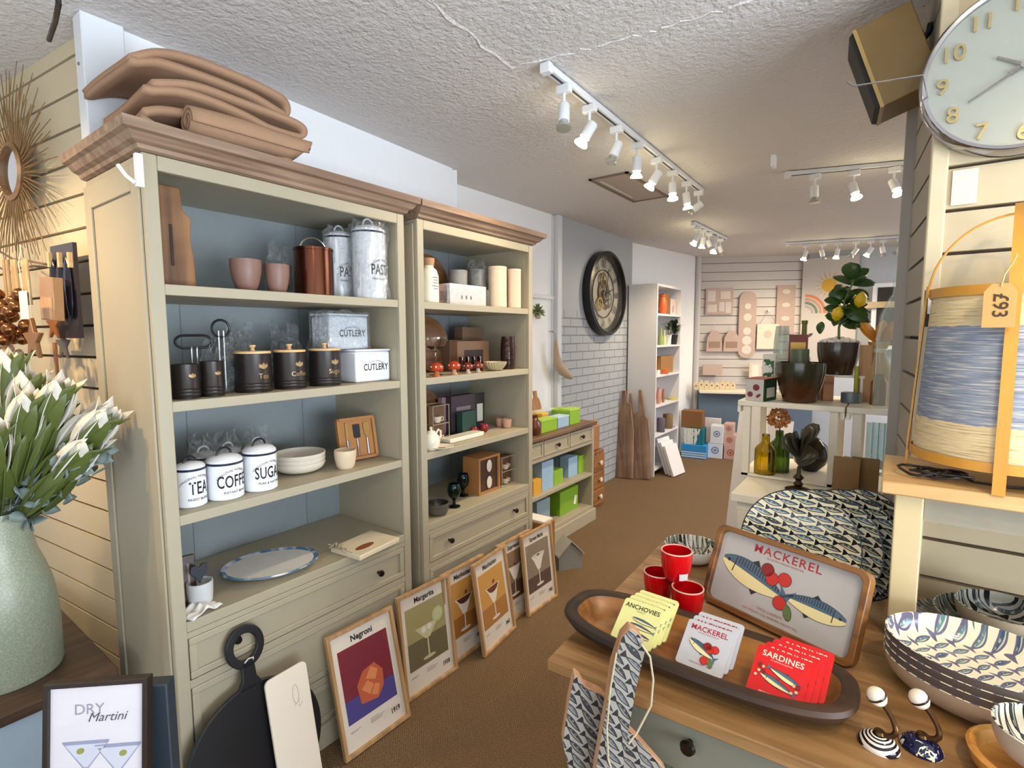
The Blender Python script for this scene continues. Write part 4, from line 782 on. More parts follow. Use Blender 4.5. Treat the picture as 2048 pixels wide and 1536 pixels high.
# ---- sideboard contents ------------------------------------------------------
GRN,BLU,YEL='8dbb2c','9fc0dc','e0a83a'; Z1,Z2,Z3=.8125,.3965,.1255
for a in (('green gift box at the left front of the sideboard top',1083,1114,838,862,-1.98,Z1,GRN,'a8d040'),('pale blue gift box between the two green ones on top',1116,1138,832,858,-1.99,Z1,BLU,'c4dcf0'),('larger green gift box at the right of the sideboard top',1140,1160,817,850,-1.99,Z1,GRN,'b0d850'),('flat pale blue box at the back of the sideboard top',1080,1112,820,850,-2.20,Z1,BLU,'e0e8ee'),('yellow gift box half hidden behind the green front one',1084,1097,826,850,-2.10,Z1,YEL,'e8c050'),('green gift box at the back of the sideboard top',1112,1132,817,850,-2.16,Z1,GRN,'a8d040')):
    carton(a[0],*a[1:7],a[7],group='gift boxes on the sideboard top',dep=.09,lid=a[8])
for a in (('orange gift box at the left end of the middle shelf',1067,1083,960,990,-1.96,Z2,YEL),('tall pale blue box with faint drawing on the middle shelf',1084,1107,922,975,-1.97,Z2,BLU),('small green gift box on the middle shelf',1108,1126,940,965,-1.98,Z2,GRN),('wide pale blue box at the back of the middle shelf',1118,1144,914,955,-2.10,Z2,'8faabb'),('pale blue box right of centre on the middle shelf',1137,1155,914,958,-2.00,Z2,BLU),('green gift box at the right end of the middle shelf',1157,1175,910,948,-2.00,Z2,GRN)):
    carton(a[0],*a[1:],group='gift boxes on the middle shelf',dep=.08)
for a in (('grey-blue gift box at the left of the lowest shelf',1074,1100,1000,1030,-1.99,Z3,'8fa5b0'),('dark green box at the back of the lowest shelf',1096,1116,985,1025,-2.14,Z3,'3c5a30'),('large green gift box on the lowest shelf',1120,1156,978,1022,-2.00,Z3,'7fae24')):
    t=carton(a[0],*a[1:],group='gift boxes on the lowest shelf',dep=.10)
MB().bb((.05,-.004,.055),(.09,-.002,.125)).build('price_card',C('ece8e0',.6),t,rot=(0,R(12),0))
p=V((-1.99,P(1070,850,x=-1.99).y,Z1)); t=thing('vase','small dark red-brown round vase at the left end of the sideboard top','vase',p); MB().lathe([(.001,0),(.028,0),(.042,.03),(.045,.065),(.030,.105),(.018,.12),(.022,.14),(.019,.14),(.014,.12),(.001,.118)],32).build('body',C('6d3a2f',.2,var=.15),t)
t=thing('cutting_board','small wooden paddle board leaning on the white wall behind the sideboard','board',(-2.26,P(1078,800,x=-2.26).y,Z1+.003),rot=(R(-8),0,H90)); MB().prism([(-.065,0),(.065,0),(.06,.13),(.045,.18),(.02,.2),(.02,.25),(-.02,.25),(-.02,.2),(-.045,.18),(-.06,.13)],.014).build('board',wood('paddle','8c5f3a','b98c5c',2,18,.5),t,bev=.002)
# nook wall
t=thing('hanging_plant','small spiky green plant hanging on the white wall beside the second bookcase','plant',(-2.30,P(1076,615,x=-2.3).y,P(1076,625,x=-2.3).z)); mb=MB(); q=random.Random(4)
for k in range(36): a,b=q.uniform(0,2*PI),q.uniform(-.4,1.5); d=V((math.cos(a)*math.cos(b)*.6,math.sin(a)*math.cos(b),math.sin(b))); mb.tube([(0,0,0),d*.05,d*.085+V((0,0,-.01))],.005,4,rs=[.004,.007,.001])
mb.build('leaves',C('6c7c48',.6,var=.3),t); MB().lathe([(.001,-.05),(.02,-.05),(.026,0),(.001,0)],14).build('pot',C('b8a888',.6),t)
t=thing('hanging_ornament','pale carved wooden foot shaped ornament hanging from a wall hook','ornament',(-2.26,P(1112,700,x=-2.26).y,P(1112,680,x=-2.26).z)); PW_=C('b9a48c',.6,var=.15)
MB().tube([(0,0,0),(0,.0,-.05),(0,.01,-.12),(.0,.03,-.20),(.02,.08,-.26),(.04,.14,-.30),(.05,.18,-.325)],.03,12,rs=[.010,.018,.026,.042,.045,.032,.012]).build('body',PW_,t)
MB().tube([(0,0,0),(-.01,-.005,.06),(-.05,-.01,.07)],.002,5).build('string',C('8a7a68',.8),t); MB().cyl((-.06,-.01,.07),(-.03,-.01,.07),.004,n=8).ell((-.028,-.01,.07),(.008,.008,.008),8).build('hook',STL,t)
# cardboard box and stone house beside the second bookcase
t=thing('cardboard_box','narrow brown cardboard box with white paper on top beside the second bookcase','box',(-1.70,2.50,0)); MB().bb((-.10,-.05,0),(.13,.06,.42)).build('body',C('9a6a34',.75,var=.1),t,bev=.003); MB().bb((-.02,-.045,.4205),(.12,.05,.432)).build('paper',C('e6e2da',.7),t)
p=P(1117,1128,z=0); t=thing('house_doorstop','grey fabric house shaped doorstop on the carpet in front of the sideboard','doorstop',(-1.66,2.86,0),R(58))
MB().bb((-.085,-.05,0),(.085,.05,.10)).prism([(-.085,0),(.085,0),(0,.07)],.1,TR(0,-.05,.10)).build('walls',C('8f9088',.85,var=.2,bmp=.4,sc_=90),t)
mb=MB()
for s in(-1,1): mb.add([(s*.095,-.06,.088),(s*.095,.06,.088),(0,.06,.182),(0,-.06,.182),(s*.095,-.06,.098),(s*.095,.06,.098),(0,.06,.192),(0,-.06,.192)],[(0,1,2,3),(4,5,6,7),(0,1,5,4),(0,3,7,4),(1,2,6,5)])
mb.build('roof',C('b5b6ae',.9,var=.35,bmp=.4,sc_=120),t,smooth=0); MB().bb((.0851,-.03,.02),(.0865,-.012,.06)).build('window',C('4a4c48',.6),t); MB().bb((.0851,.012,.02),(.0865,.03,.06)).build('window',C('4a4c48',.6),t)
# wooden drawer tower and carton right of the sideboard
t=thing('drawer_tower','narrow brown wooden drawer tower with white round knobs right of the sideboard','drawers',(-2.03,3.95,0),R(90)); BRW=wood('brown_tower','6b3f22','9c6a3c',2,16,.5)
MB().bb((-.02,.01,0),(.20,.16,.50)).build('body',BRW,t,bev=.003)
for k in range(3): d_=MB().bb((-.01,-.002,.03+.15*k),(.19,.0095,.165+.15*k)).build('drawer',wood('tower_front','7c4d2a','a9763f',0,16,.5),t,bev=.003); knob(d_,.09,-.002,.10+.15*k,.022,C('e6dccb',.4))
t=thing('cardboard_box','brown rolled card box standing on the wooden drawer tower','box',(-2.06,3.96,.502),R(90)); MB().bb((-.0,.0,0),(.15,.09,.22)).build('body',C('a9764a',.75,var=.12),t,bev=.012); MB().cyl((0.0,.045,.242),(.15,.045,.242),.02,n=14).build('rolled_top',C('b98a5c',.75),t)
# ---- wall clock on the brick wall -------------------------------------------
t=thing('wall_clock','large round clock with black rim, roman numerals and exposed gears on the grey brick wall','clock',(-2.33,4.655,1.90),rot=(0,0,H90)); Rc=.40
FACE=C('a9a79c',.5,var=.2); BRS=C('8a6f45',.4,.7)
MB().lathe([(Rc-.012,0),(Rc,0),(Rc,.078),(Rc-.03,.085),(Rc-.036,.070),(Rc-.036,.004)],72,T=TR(rx=PI/2),close=True).build('rim',C('17181c',.35,var=.1),t)
MB().lathe([(.001,.006),(Rc-.037,.006)],64,T=TR(rx=PI/2),caps=False).build('face',FACE,t)
mb=MB()
for a,b in((.345,.352),(.225,.232)): mb.lathe([(a,.012),(b,.012),(b,.02),(a,.02)],64,T=TR(rx=PI/2),close=True)
for k in range(60): a=2*PI*k/60; mb.box((.34*math.sin(a),-.016,.34*math.cos(a)),(.003,.006,.016),(0,a,0))
mb.build('chapter_ring',C('3c3b3a',.5,.4),t)
for k,s in enumerate(('XII','I','II','III','IIII','V','VI','VII','VIII','IX','X','XI')):
    a=2*PI*k/12; text(s,.115,t,C('2a2a2c',.5),TR(.288*math.sin(a),-.019,.288*math.cos(a),ry=a)@TR(z=-.04),bold=.012,sx=.62,name='numeral')
def gear(x,z,r,nt_,y,mat,name='gear'):
    n=nt_*4; po=[((r+(.006 if i%4<2 else 0))*math.cos(2*PI*i/n),(r+(.006 if i%4<2 else 0))*math.sin(2*PI*i/n)) for i in range(n)]; ri=r*.72; pi_=[(ri*math.cos(2*PI*i/n),ri*math.sin(2*PI*i/n)) for i in range(n)]
    mb=MB(); vs=[(x+a,yy,z+b) for yy in(y,y+.006) for a,b in po+pi_]; o=2*n
    mb.add(vs,[(i,(i+1)%n,n+(i+1)%n,n+i) for i in range(n)]+[(i,(i+1)%n,o+(i+1)%n,o+i) for i in range(n)])
    for k in range(5): a=2*PI*k/5; mb.box((x+ri*.5*math.cos(a),y+.003,z+ri*.5*math.sin(a)),(ri,.004,r*.1),(0,-a,0))
    mb.lathe([(.001,0),(r*.2,0),(r*.2,.008),(.001,.008)],16,T=TR(x,y+.006,z,rx=PI/2)); mb.build(name,mat,t,smooth=0)
gear(0,.02,.11,28,-.024,C('77736a',.4,.6)); gear(-.03,.13,.065,20,-.032,BRS); gear(-.09,-.10,.06,18,-.028,C('b39a6a',.4,.6)); gear(.06,-.05,.085,24,-.034,C('66625a',.4,.6)); gear(.0,-.01,.045,14,-.042,C('8c8577',.4,.6))
MB().prism([(-.006,-.03),(.006,-.03),(.004,.24),(-.004,.24)],.003,TR(0,-.052,0,ry=R(8))).build('minute_hand',INK,t); MB().prism([(-.008,-.02),(.008,-.02),(.005,.15),(-.005,.15)],.003,TR(0,-.048,0,ry=R(70))).build('hour_hand',INK,t)
MB().lathe([(.001,.060),(Rc-.038,.060),(Rc-.038,.063),(.001,.063)],48,T=TR(rx=PI/2)).build('glass',pane(),t)
# ---- boards and canvases near the white bookshelf ---------------------------
DRIFT=wood('drift','6a4f40','a58872',2,14,.7,c3='c4ab94',bmp=.6)
t=thing('wooden_plank','long rough wooden board with a forked top leaning beside the white bookshelf','board',(-2.075,5.09,.006),rot=(R(-8),R(-6),R(8)))
MB().prism([(-.10,0),(.10,0),(.12,.30),(.105,.62),(.075,.66),(.045,.93),(.02,.93),(.0,.70),(-.04,.68),(-.06,.90),(-.08,.90),(-.11,.66),(-.11,.3)],.025).build('plank',DRIFT,t,bev=.004)
t=thing('wooden_plank','second rough wooden board behind the forked one','board',(-2.23,5.02,.006),rot=(R(-5),R(-3),R(4)))
MB().prism([(-.09,0),(.09,0),(.10,.5),(.07,.78),(.03,.80),(.02,.92),(-.03,.92),(-.04,.78),(-.09,.7)],.02).build('plank',DRIFT,t,bev=.004)
CAN=C('e6e3e4',.7,var=.03)
for k,lb in enumerate(('front white canvas leaning on the white bookshelf','middle white canvas leaning on the white bookshelf','rear white canvas leaning on the white bookshelf')):
    t=thing('canvas',lb,'canvas',(-1.80-.045*k,5.48+.03*k,.012),rot=(R(-20),0,R(82)),group='white canvases on the floor'); MB().bb((-.13,0,0),(.13,.03,.33+.03*k)).build('canvas',CAN,t,bev=.002)
# contents of the white bookshelf
def lump(name,label,cat,px,pyt,wpx,z,prof,mat,X=-2.08,group=None):
    y=P(px,pyt,x=X).y; p=V((X,y,z)); t=thing(name,label,cat,p,H90,group); r=wid(p,wpx)/2; h=topz(px,pyt,X)-z
    MB().lathe([(a*r+1e-4,b*h) for a,b in prof],24).build('body',mat,t); return t
VP=[(0,0),(.7,0),(1,.35),(.9,.7),(.5,.9),(.6,1),(0,1)]; CY=[(0,0),(.95,0),(1,.03),(1,.97),(.95,1),(0,1)]
Z=WBZ; OR2=C('d8622c',.4)
lump('vase','orange vase on the top shelf of the white bookshelf','vase',1326,590,18,Z[0],VP,OR2,X=-2.06)
carton('brown wooden box on the top shelf of the white bookshelf',1328,1341,588,624,-2.04,Z[0]+.0005,'8a6444',name='wooden_box'); t=carton('pale block with a figure 1 on the top shelf of the white bookshelf',1340,1352,598,622,-2.05,Z[0]+.0005,'e6cfc6',name='number_block',cat='block',dep=.02); text('1',.10,t,INK,TR(y=-.001,z=.03),bold=.02,name='figure')
lump('bottle','clear green bottle with yellow base on the second shelf of the white bookshelf','bottle',1322,655,10,Z[1],[(0,0),(1,0),(1,.5),(.4,.65),(.4,1),(0,1)],C('8aa060',.2),X=-2.05); lump('bottle','pale bottle beside the white pot on the white bookshelf','bottle',1329,660,8,Z[1],[(0,0),(1,0),(1,.5),(.4,.65),(.4,1),(0,1)],C('c8cf9a',.2),X=-2.05)
def potplant(label,px,pyt,pot_w,z,X,leafc,hh,n,potc,seed,sp=.1):
    y=P(px,pyt,x=X).y; t=thing('potted_plant',label,'plant',(X,y,z),H90); r=pot_w; MB().lathe([(.001,0),(r*.7,0),(r,.11),(r*.9,.11),(.001,.09)],20).build('pot',C(potc,.4),t)
    q=random.Random(seed); mb=MB()
    for k in range(n):
        a=q.uniform(0,2*PI); e=q.uniform(.1,1.2); b=V((0,0,.1+hh*q.uniform(.1,.9))); d=V((math.cos(a)*math.cos(e),math.sin(a)*math.cos(e),math.sin(e)*.7)); s=d.cross(V((0,0,1))).normalized(); L=q.uniform(.6,1)*sp
        mb.add([b,b+d*L*.4+s*L*.2,b+d*L+V((0,0,-.01)),b+d*L*.4-s*L*.2],[(0,1,2,3)]); mb.tube([(0,0,.08),b],.002,4)
    mb.build('leaves',C(leafc,.5,var=.3,bmp=0),t); return t
potplant('leafy plant in a tall white pot on the second shelf of the white bookshelf',1337,640,.04,Z[1],-2.06,'52683c',.16,26,'e9e9ea',3)
potplant('dark leafy plant in a black pot reaching past the right edge of the white bookshelf',1350,620,.04,Z[1],-2.05,'28421f',.16,46,'26262a',5,.13)
t=carton('brown wooden lantern box on the third shelf of the white bookshelf',1322,1346,712,752,-2.045,Z[2]+.0005,'a5763f',name='wooden_box'); lump('candle','orange candle bowl on the third shelf of the white bookshelf','candle',1328,738,18,Z[2],CY,OR2,X=-2.04); lump('cup','white cup on the third shelf of the white bookshelf','cup',1316,740,9,Z[2],CY,ENAM,X=-2.03)
for a in (('pink and red bottle on the fourth shelf of the white bookshelf',1318,775,11,'d99a88'),('slim brown bottle on the fourth shelf of the white bookshelf',1327,778,7,'a97c50'),('yellow dish on the fourth shelf of the white bookshelf',1345,795,20,'d4c46a'),):
    lump('bottle' if 'bottle' in a[0] else 'dish',a[0],'bottle' if 'bottle' in a[0] else 'dish',a[1],a[2],a[3],Z[3],VP if a[3]<15 else CY,C(a[4],.4),X=-2.05)
lump('basket','round brown basket on the fifth shelf of the white bookshelf','basket',1336,828,20,Z[4],CY,C('8a7350',.8,var=.3,bmp=.6,sc_=80),X=-2.06); lump('basket','dark basket in front on the fifth shelf of the white bookshelf','basket',1322,836,16,Z[4],CY,C('6d6272',.8,var=.3),X=-2.04); lump('tin','round lilac tin on the fifth shelf of the white bookshelf','tin',1345,850,12,Z[4],CY,C('b8b0c0',.4),X=-2.03)
carton('white parcel on the bottom shelf of the white bookshelf',1322,1338,892,930,-2.06,Z[5]+.0005,'dcd8de',name='parcel',dep=.15)
# ---- goods on and under the back wall ---------------------------------------
def backitem(px,py,y): return P(px,py,y=y)
t=thing('counter','slate blue counter with a white top under the slatted back wall','counter',(-1.42,6.86,0),.35); zc=P(1430,782,y=6.7).z
MB().bb((-.58,-.05,zc-.03),(.75,.32,zc)).build('top',CW,t,bev=.003); MB().bb((-.58,.10,0),(.72,.30,zc-.0305)).build('base',C('66788a',.6),t)
BASK=C('8c6236',.8,var=.35,bmp=.8,sc_=60)
def floorbox(label,px0,px1,pyt,pyb,y,col,name='box',cat='box',group=None,zb=None,rz=.12,dep=.18,mark=None,mat=None,seed=0):
    a,b=P(px0,pyb,y=y),P(px1,pyb,y=y); zb=max(0,a.z) if zb is None else zb; h=P((px0+px1)/2,pyt,y=y).z-zb; w_=(b-a).length*.97; t=thing(name,label,cat,((a.x+b.x)/2,y,zb),rz,group)
    MB().bb((-w_/2,0,0),(w_/2,dep,h)).build('body',mat or C(col,.6,var=.05),t,bev=.004)
    if mark: 
        mb=MB()
        if mark[0]=='heart':
            s=w_*.26; mb.lathe([(s*.7,.0006),(s,.0006),(s,.0016),(s*.7,.0016)],28,T=TR(0,0,h*.55,rx=PI/2),close=True).lathe([(.001,.0006),(s*.4,.0006),(s*.4,.0016),(.001,.0016)],20,T=TR(0,0,h*.55,rx=PI/2)); mb.build('round_print',C(mark[1],.6),t)
        elif mark[0]=='lace':
            for k in range(16):
                for j in range(3): mb.prism(circ(-w_/2+w_*(k+.5)/16,h*(.12+.16*j),w_*.028,8),.001,TR(0,-.0014,0))
            mb.build('lace_print',C(mark[1],.6),t,smooth=0)
        elif mark[0]=='half': mb.add([(-w_*.5,-.001,0),(w_*.1,-.001,0),(w_*.35,-.001,h),(-w_*.5,-.001,h)],[(0,1,2,3)]); mb.build('patterned_panel',fishmat('flowerprint',.05,.03,'d8dcd6','4a5a54','6a7a74','50605a'),t)
    return t,zb+h
t,z=floorbox('bright blue storage box with white lace print on the floor at the back',1362,1412,890,922,6.35,'2b8fd0',mark=('lace','eef2f6'),group='boxes stacked at the back',dep=.25)
t,z2=floorbox('teal and white flowered box on the blue lace box',1368,1406,857,891,6.38,'0c6f80',mark=('half',''),group='boxes stacked at the back',zb=z+.001,dep=.2)
t,_=floorbox('brown wicker basket on top of the teal box',1362,1404,822,857,6.40,'8c6236',name='basket',cat='basket',zb=z2+.001,mat=BASK)
t,z=floorbox('lower white box with blue round print on the floor at the back',1415,1444,887,918,6.5,'dfe4ee',mark=('heart','7088b0'),group='boxes stacked at the back'); floorbox('upper white box with blue round print beside the pink boxes',1420,1446,852,887,6.5,'e2e6ee',mark=('heart','7088b0'),group='boxes stacked at the back',zb=z+.001)
t,z=floorbox('lowest pink box of three stacked at the back',1447,1474,894,918,6.55,'c9a498',mark=('heart','a85c54'),group='boxes stacked at the back'); t,z=floorbox('middle pink box of three stacked at the back',1447,1470,869,893,6.55,'d0aca0',mark=('heart','b0564c'),group='boxes stacked at the back',zb=z+.001); floorbox('topmost pink box of three stacked at the back',1447,1467,848,869,6.55,'cdaea2',mark=('heart','b46458'),group='boxes stacked at the back',zb=z+.001)
floorbox('white paper bag slumped behind the boxes at the back',1408,1440,836,900,6.71,'e2d8d4',name='paper_bag',cat='bag',dep=.035)
# pale letters and bits on the counter
q=random.Random(9)
ORD=('first','second','third','fourth','fifth','sixth','seventh','eighth')
for k in range(8):
    px=1392+k*10.5; p=backitem(px,770,6.72+k*.035); p.z=zc+.001; h_=.10+.03*((k*3)%4)/3; w_=.034
    t=thing('wooden_ornament','pale wooden ornament on the back counter, %s from the left'%ORD[k],'ornament',p,.35,'pale wooden ornaments on the back counter')
    out=[(-w_,0),(w_,0),(w_,h_*.6),(0,h_),(-w_,h_*.6)] if k%2 else [(-w_*.9,0),(w_*.9,0),(w_*.5,h_*.35),(w_,h_*.55),(w_*.6,h_*.95),(-w_*.6,h_*.95),(-w_,h_*.55),(-w_*.5,h_*.35)]
    MB().prism(out,.018,TR(y=-.009)).build('body',C('dccba8',.5),t,bev=.002); MB().prism(circ(0,h_*.5,.010,10),.001,TR(y=-.0102)).build('dark_spot',C('6a5a44',.6),t,smooth=0)
def wallthing(px,py,name,label,cat,off=.015,ang=R(27.3)):
    """hang on the slatted back wall: local X along it, -Y into the room"""
    a=V((-2.12,7.04,0)); d=V((math.cos(ang),math.sin(ang),0)); n=V((d.y,-d.x,0)); r_=ray(px,py); k=(a-EYE).dot(n)/r_.dot(n); p=EYE+r_*k+n*off; return thing(name,label,cat,p,ang)
PNK=C('c4aca2',.7,var=.1); sb=mpp((-1.5,7.3,1.3))
t=wallthing(1438,603,'picture','square blush picture of pebbles and little houses on the slatted back wall','picture'); MB().bb((-.17,-.012,-.17),(.17,0,.17)).build('canvas',PNK,t)
mb=MB()
for x,z_,a,b in((-.1,.07,.05,.07),(.07,.08,.06,.05),(-.09,-.09,.06,.05),(.03,-.07,.035,.06),(.11,-.08,.035,.07)): mb.bb((x-a,-.015,z_-b),(x+a,-.0125,z_+b))
mb.build('printed_shapes',C('dcd2cc',.7),t)
t=wallthing(1493,650,'plaque','long rounded blush wooden plaque hung on the slatted back wall','plaque'); MB().prism(rrect(-.105,-.43,.105,.43,.10),.02,TR(y=-.02)).build('board',PNK,t); mb=MB()
for z_,s in((.24,.04),(.1,.05),(-.08,.05),(-.2,.06),(-.32,.06)): mb.prism(circ(0,z_,s,12),.002,TR(y=-.0225))
mb.build('printed_shapes',C('e2d8d0',.7),t)
t=wallthing(1570,618,'plaque','tall blush height chart banner hung on the slatted back wall','banner'); MB().bb((-.11,-.012,-.32),(.11,0,.30)).build('cloth',C('bfa79c',.7,var=.12),t); mb=MB()
for z_ in(.22,.05,-.12,-.25): mb.prism(circ(0,z_,.05,10,.03),.002,TR(y=-.0145))
mb.build('printed_shapes',C('dccfc4',.7),t)
for px,lb in((1427,'left blush gift tag shaped sign hanging on the slatted back wall'),(1461,'right blush gift tag shaped sign hanging on the slatted back wall')):
    t=wallthing(px,680,'hanging_sign',lb,'sign',off=.03); MB().prism([(-.10,-.15),(.10,-.15),(.09,.03),(.04,.12),(-.04,.12),(-.09,.03)],.03,TR(y=-.03)).build('sign_board',PNK,t); MB().bb((-.07,-.0335,-.10),(.07,-.0305,-.02)).build('printed_lines',C('a08478',.7),t); MB().tube([(0,-.015,.12),(.02,-.01,.17),(0,-.015,.2),(-.02,-.01,.17)],.003,5).build('ribbon',C('e6dcd4',.7),t)
t=wallthing(1533,673,'hanging_sign','cream hanging canvas sign on a peg of the slatted back wall','sign',off=.03); MB().bb((-.13,-.02,-.16),(.13,0,.16)).build('canvas',C('e6dccb',.7),t); MB().tube([(-.10,-.01,.16),(0,-.005,.33),(.10,-.01,.16)],.003,5).build('string',C('a08c78',.7),t); MB().cyl((0,.02,.33),(0,-.03,.33),.012,n=10).build('peg',WP,t); MB().prism(circ(0,.03,.05,12),.002,TR(y=-.0225)).build('print',C('cfc4b4',.7),t)
t=wallthing(1421,738,'wooden_box','blush wooden block sign above the letters on the back counter','sign',off=.06); MB().bb((-.12,-.05,-.07),(.12,0,.06)).build('block',PNK,t)
t=wallthing(1505,740,'picture','small cream framed card standing at the right end of the back counter','picture',off=.1); MB().bb((-.07,-.012,-.10),(.07,0,.10)).build('frame',C('dcd0be',.6),t); MB().bb((-.045,-.014,-.075),(.045,-.0125,.075)).build('card',C('ece8da',.6),t)
# poster and dark framed screen on the rear wall
a=P(1658,590,y=7.55); t=thing('poster','pale poster with yellow sun and coloured rainbow on the rear wall','poster',(a.x,7.535,a.z),rot=(0,0,-.11)); MB().bb((-.30,0,-.85),(.30,.008,.46)).build('sheet',C('cfcac8',.7,var=.05),t)
mb=MB(); mb.prism(circ(.0,.12,.085,20),.001,TR(y=-.0014))
for k in range(16): an=2*PI*k/16; mb.prism([(.0+math.cos(an+.06)*.10,.12+math.sin(an+.06)*.10),(math.cos(an)*.19,.12+math.sin(an)*.19),(math.cos(an-.06)*.10,.12+math.sin(an-.06)*.10)],.001,TR(y=-.0014))
mb.build('sun',C('e0b040',.6),t,smooth=0)
for k,c_ in enumerate(('d98a5c','c9a08c','7a8a80','b8b0b4')):
    ro=.24-.045*k; ri=ro-.032; n=16; vs=[(-.26+q_*math.cos(PI/2*i/n),-.0012,-.22+q_*math.sin(PI/2*i/n)) for q_ in(ro,ri) for i in range(n+1)]
    MB().add(vs,[(i,i+1,n+2+i,n+1+i) for i in range(n)]).build('rainbow_band',C(c_,.6),t,smooth=0)
MB().prism(circ(.20,.30,.02,10),.001,TR(y=-.0014)).prism(circ(-.2,-.5,.06,6,.02,.6),.001,TR(y=-.0014)).build('small_motifs',C('4a4c4e',.6),t)
a=P(1785,625,y=7.3); t=thing('framed_screen','dark screen in a white frame on the rear wall behind the glass vase','screen',(a.x+.25,7.395,a.z),0); MB().bb((-.45,-.03,-.42),(.45,0,.34)).build('frame',WH,t,bev=.005); MB().bb((-.40,-.034,-.37),(.40,-.0305,.29)).build('screen',C('2c2826',.4),t)
struct(MB().bb((-.55,7.33,1.80),(2.4,7.40,1.87)).build('trim_9',C('c9b48c',.5)))
# ---- on the stepped white display table --------------------------------------
ZC=1.2185; ZL=.8895
def ALG(name,col,al):
    return thin(name,col,al)
def pot2(name,label,p,r,h,top,bot,cat='plant pot',foot=.62):
    t=thing(name,label,cat,p); m,nt,b=new('glaze_'+name+top,.14); z=coords(nt)[2]; n=noise(nt,9,3,(1.6,1.6,.5)); f=(z/h*1.0+n*.7-.75).op('MULTIPLY',3.2,clamp=True)
    c=mixc(nt,f,bot,top); c=mixc(nt,noise(nt,50,2,(3,3,.3)).op('SUBTRACT',.5).op('MULTIPLY',3,clamp=True)*.35,c,'2a2a20'); nt.links.new(c.sk,b.inputs['Base Color'])
    pr=[(.001,0),(r*foot,0),(r*(foot+.06),.004)]+[(r*(foot+(1-foot)*math.sin(PI/2*min(1,k/7*1.1))),h*k/7) for k in range(1,8)]+[(r*1.0,h+.003),(r-.006,h+.003),(r-.008,h*.8),(r*foot*.9,.012),(.001,.012)]
    MB().lathe(pr,48).build('pot',m,t); return t
def atz(px,py,y,z): p=P(px,py,y=y); return V((p.x,y,z))
p=atz(1600,770,2.475,ZC); r=wid(p,101)/2; pot2('plant_pot','empty two-tone brown glazed plant pot in front on the left cube stand',p,r,P(1600,726,y=2.475).z-ZC,'33301f','4c2c16')
t=thing('small_riser','small white wooden riser under the lemon tree pot','riser',atz(1676,750,2.68,ZC)); MB().bb((-.10,-.07,.098),(.10,.07,.108)).build('top',CW,t)
for x in(-.095,.085): MB().bb((x,-.065,0),(x+.01,.065,.0975)).build('side',CW,t)
zl=ZC+.109; p=atz(1676,715,2.68,zl); r=wid(p,88)/2; hp=P(1676,686,y=2.68).z-zl
t=pot2('potted_lemon_tree','small potted lemon tree with two yellow lemons in a brown glazed pot with white pebbles',p,r,hp,'4a4038','43301e','plant',.72)
mb=MB(); q=random.Random(8)
for k in range(90): a,d=q.uniform(0,6.28),r*.85*math.sqrt(q.random()); mb.ell((d*math.cos(a),d*math.sin(a),hp+.002+.022*(1-d/r)),(.012*q.uniform(.6,1),.010,.008),6,rot=(q.random(),q.random(),q.random()))
o=mb.build('pebbles',C('e2dad0',.7,var=.15),t); o['kind']='stuff'
ST=C('6a7a45',.6); LEAF=C('35591f',.3,var=.35,bmp=0,sc_=20); LEM=C('e6c01c',.35,var=.1)
def off(px,py): return V((P(px,py,y=2.68).x-p.x,0,P(px,py,y=2.68).z-zl))
T0=V((0,0,hp)); B1=off(1690,600); B2=off(1708,560)
mb=MB(); mb.tube([T0,off(1678,655),off(1686,625),B1,off(1700,578),B2,off(1706,535)],.004,8,rs=[.006,.005,.005,.004,.004,.003,.002]).tube([off(1684,635),off(1668,620)+V((0,-.02,0)),off(1655,625)],.003,6).tube([B1,off(1720,610)+V((0,.03,0)),off(1740,625)],.003,6); mb.build('stem',ST,t)
def leaf(mb,base,tip,w,n,cup=.25,segs=6,mi=0):
    base,tip,n=V(base),V(tip),V(n).normalized(); d=tip-base; L=d.length; s=d.cross(n).normalized(); vs=[];fs=[]
    for i in range(segs+1):
        u=i/segs; ww=w*math.sin(PI*min(1,u*.93+.04))**.75*(1 if u<1 else .05); c=base+d*u+n*(-L*.18*u*u); vs+=[c-s*ww+n*cup*ww,c,c+s*ww+n*cup*ww]
    for i in range(segs): fs+=[(i*3,i*3+1,i*3+4,i*3+3),(i*3+1,i*3+2,i*3+5,i*3+4)]
    mb.add(vs,fs,mi)
LV=[((1704,560),(1700,522),.030),((1706,560),(1738,533),.022),((1700,568),(1754,560),.024),((1708,548),(1722,528),.02),((1686,600),(1664,574),.032),((1690,600),(1682,572),.026),((1682,608),(1650,598),.02),((1684,622),(1648,612),.022),((1690,602),(1716,600),.03),((1692,612),(1734,640),.034),((1686,628),(1712,655),.034),((1694,620),(1728,612),.026),((1684,630),(1668,650),.02),((1700,640),(1742,640),.02),((1688,640),(1735,652),.02),((1680,645),(1655,632),.016),((1640,668),(1642,640),.016)]
for k,(a,b,w_) in enumerate(LV):
    mb=MB(); dy=(k%3-1)*.05; A_=off(*a)+V((0,dy*.3,0)); B_=off(*b)+V((0,dy,0)); leaf(mb,A_,B_,w_*1.12,(.15*(k%4-1.5),-.8,.6)); mb.build('leaf',LEAF,t,smooth=40,solid=.0008)
q=random.Random(17)
for k in range(20):
    u=q.random(); A_=off(1684+18*u,655-90*u); a=q.uniform(0,6.28); B_=A_+V((math.cos(a)*.085,math.sin(a)*.07,q.uniform(-.02,.06))); mb=MB(); leaf(mb,A_,B_,.024,(.1,-.6,.8)); mb.build('leaf',LEAF,t,smooth=40,solid=.0008)
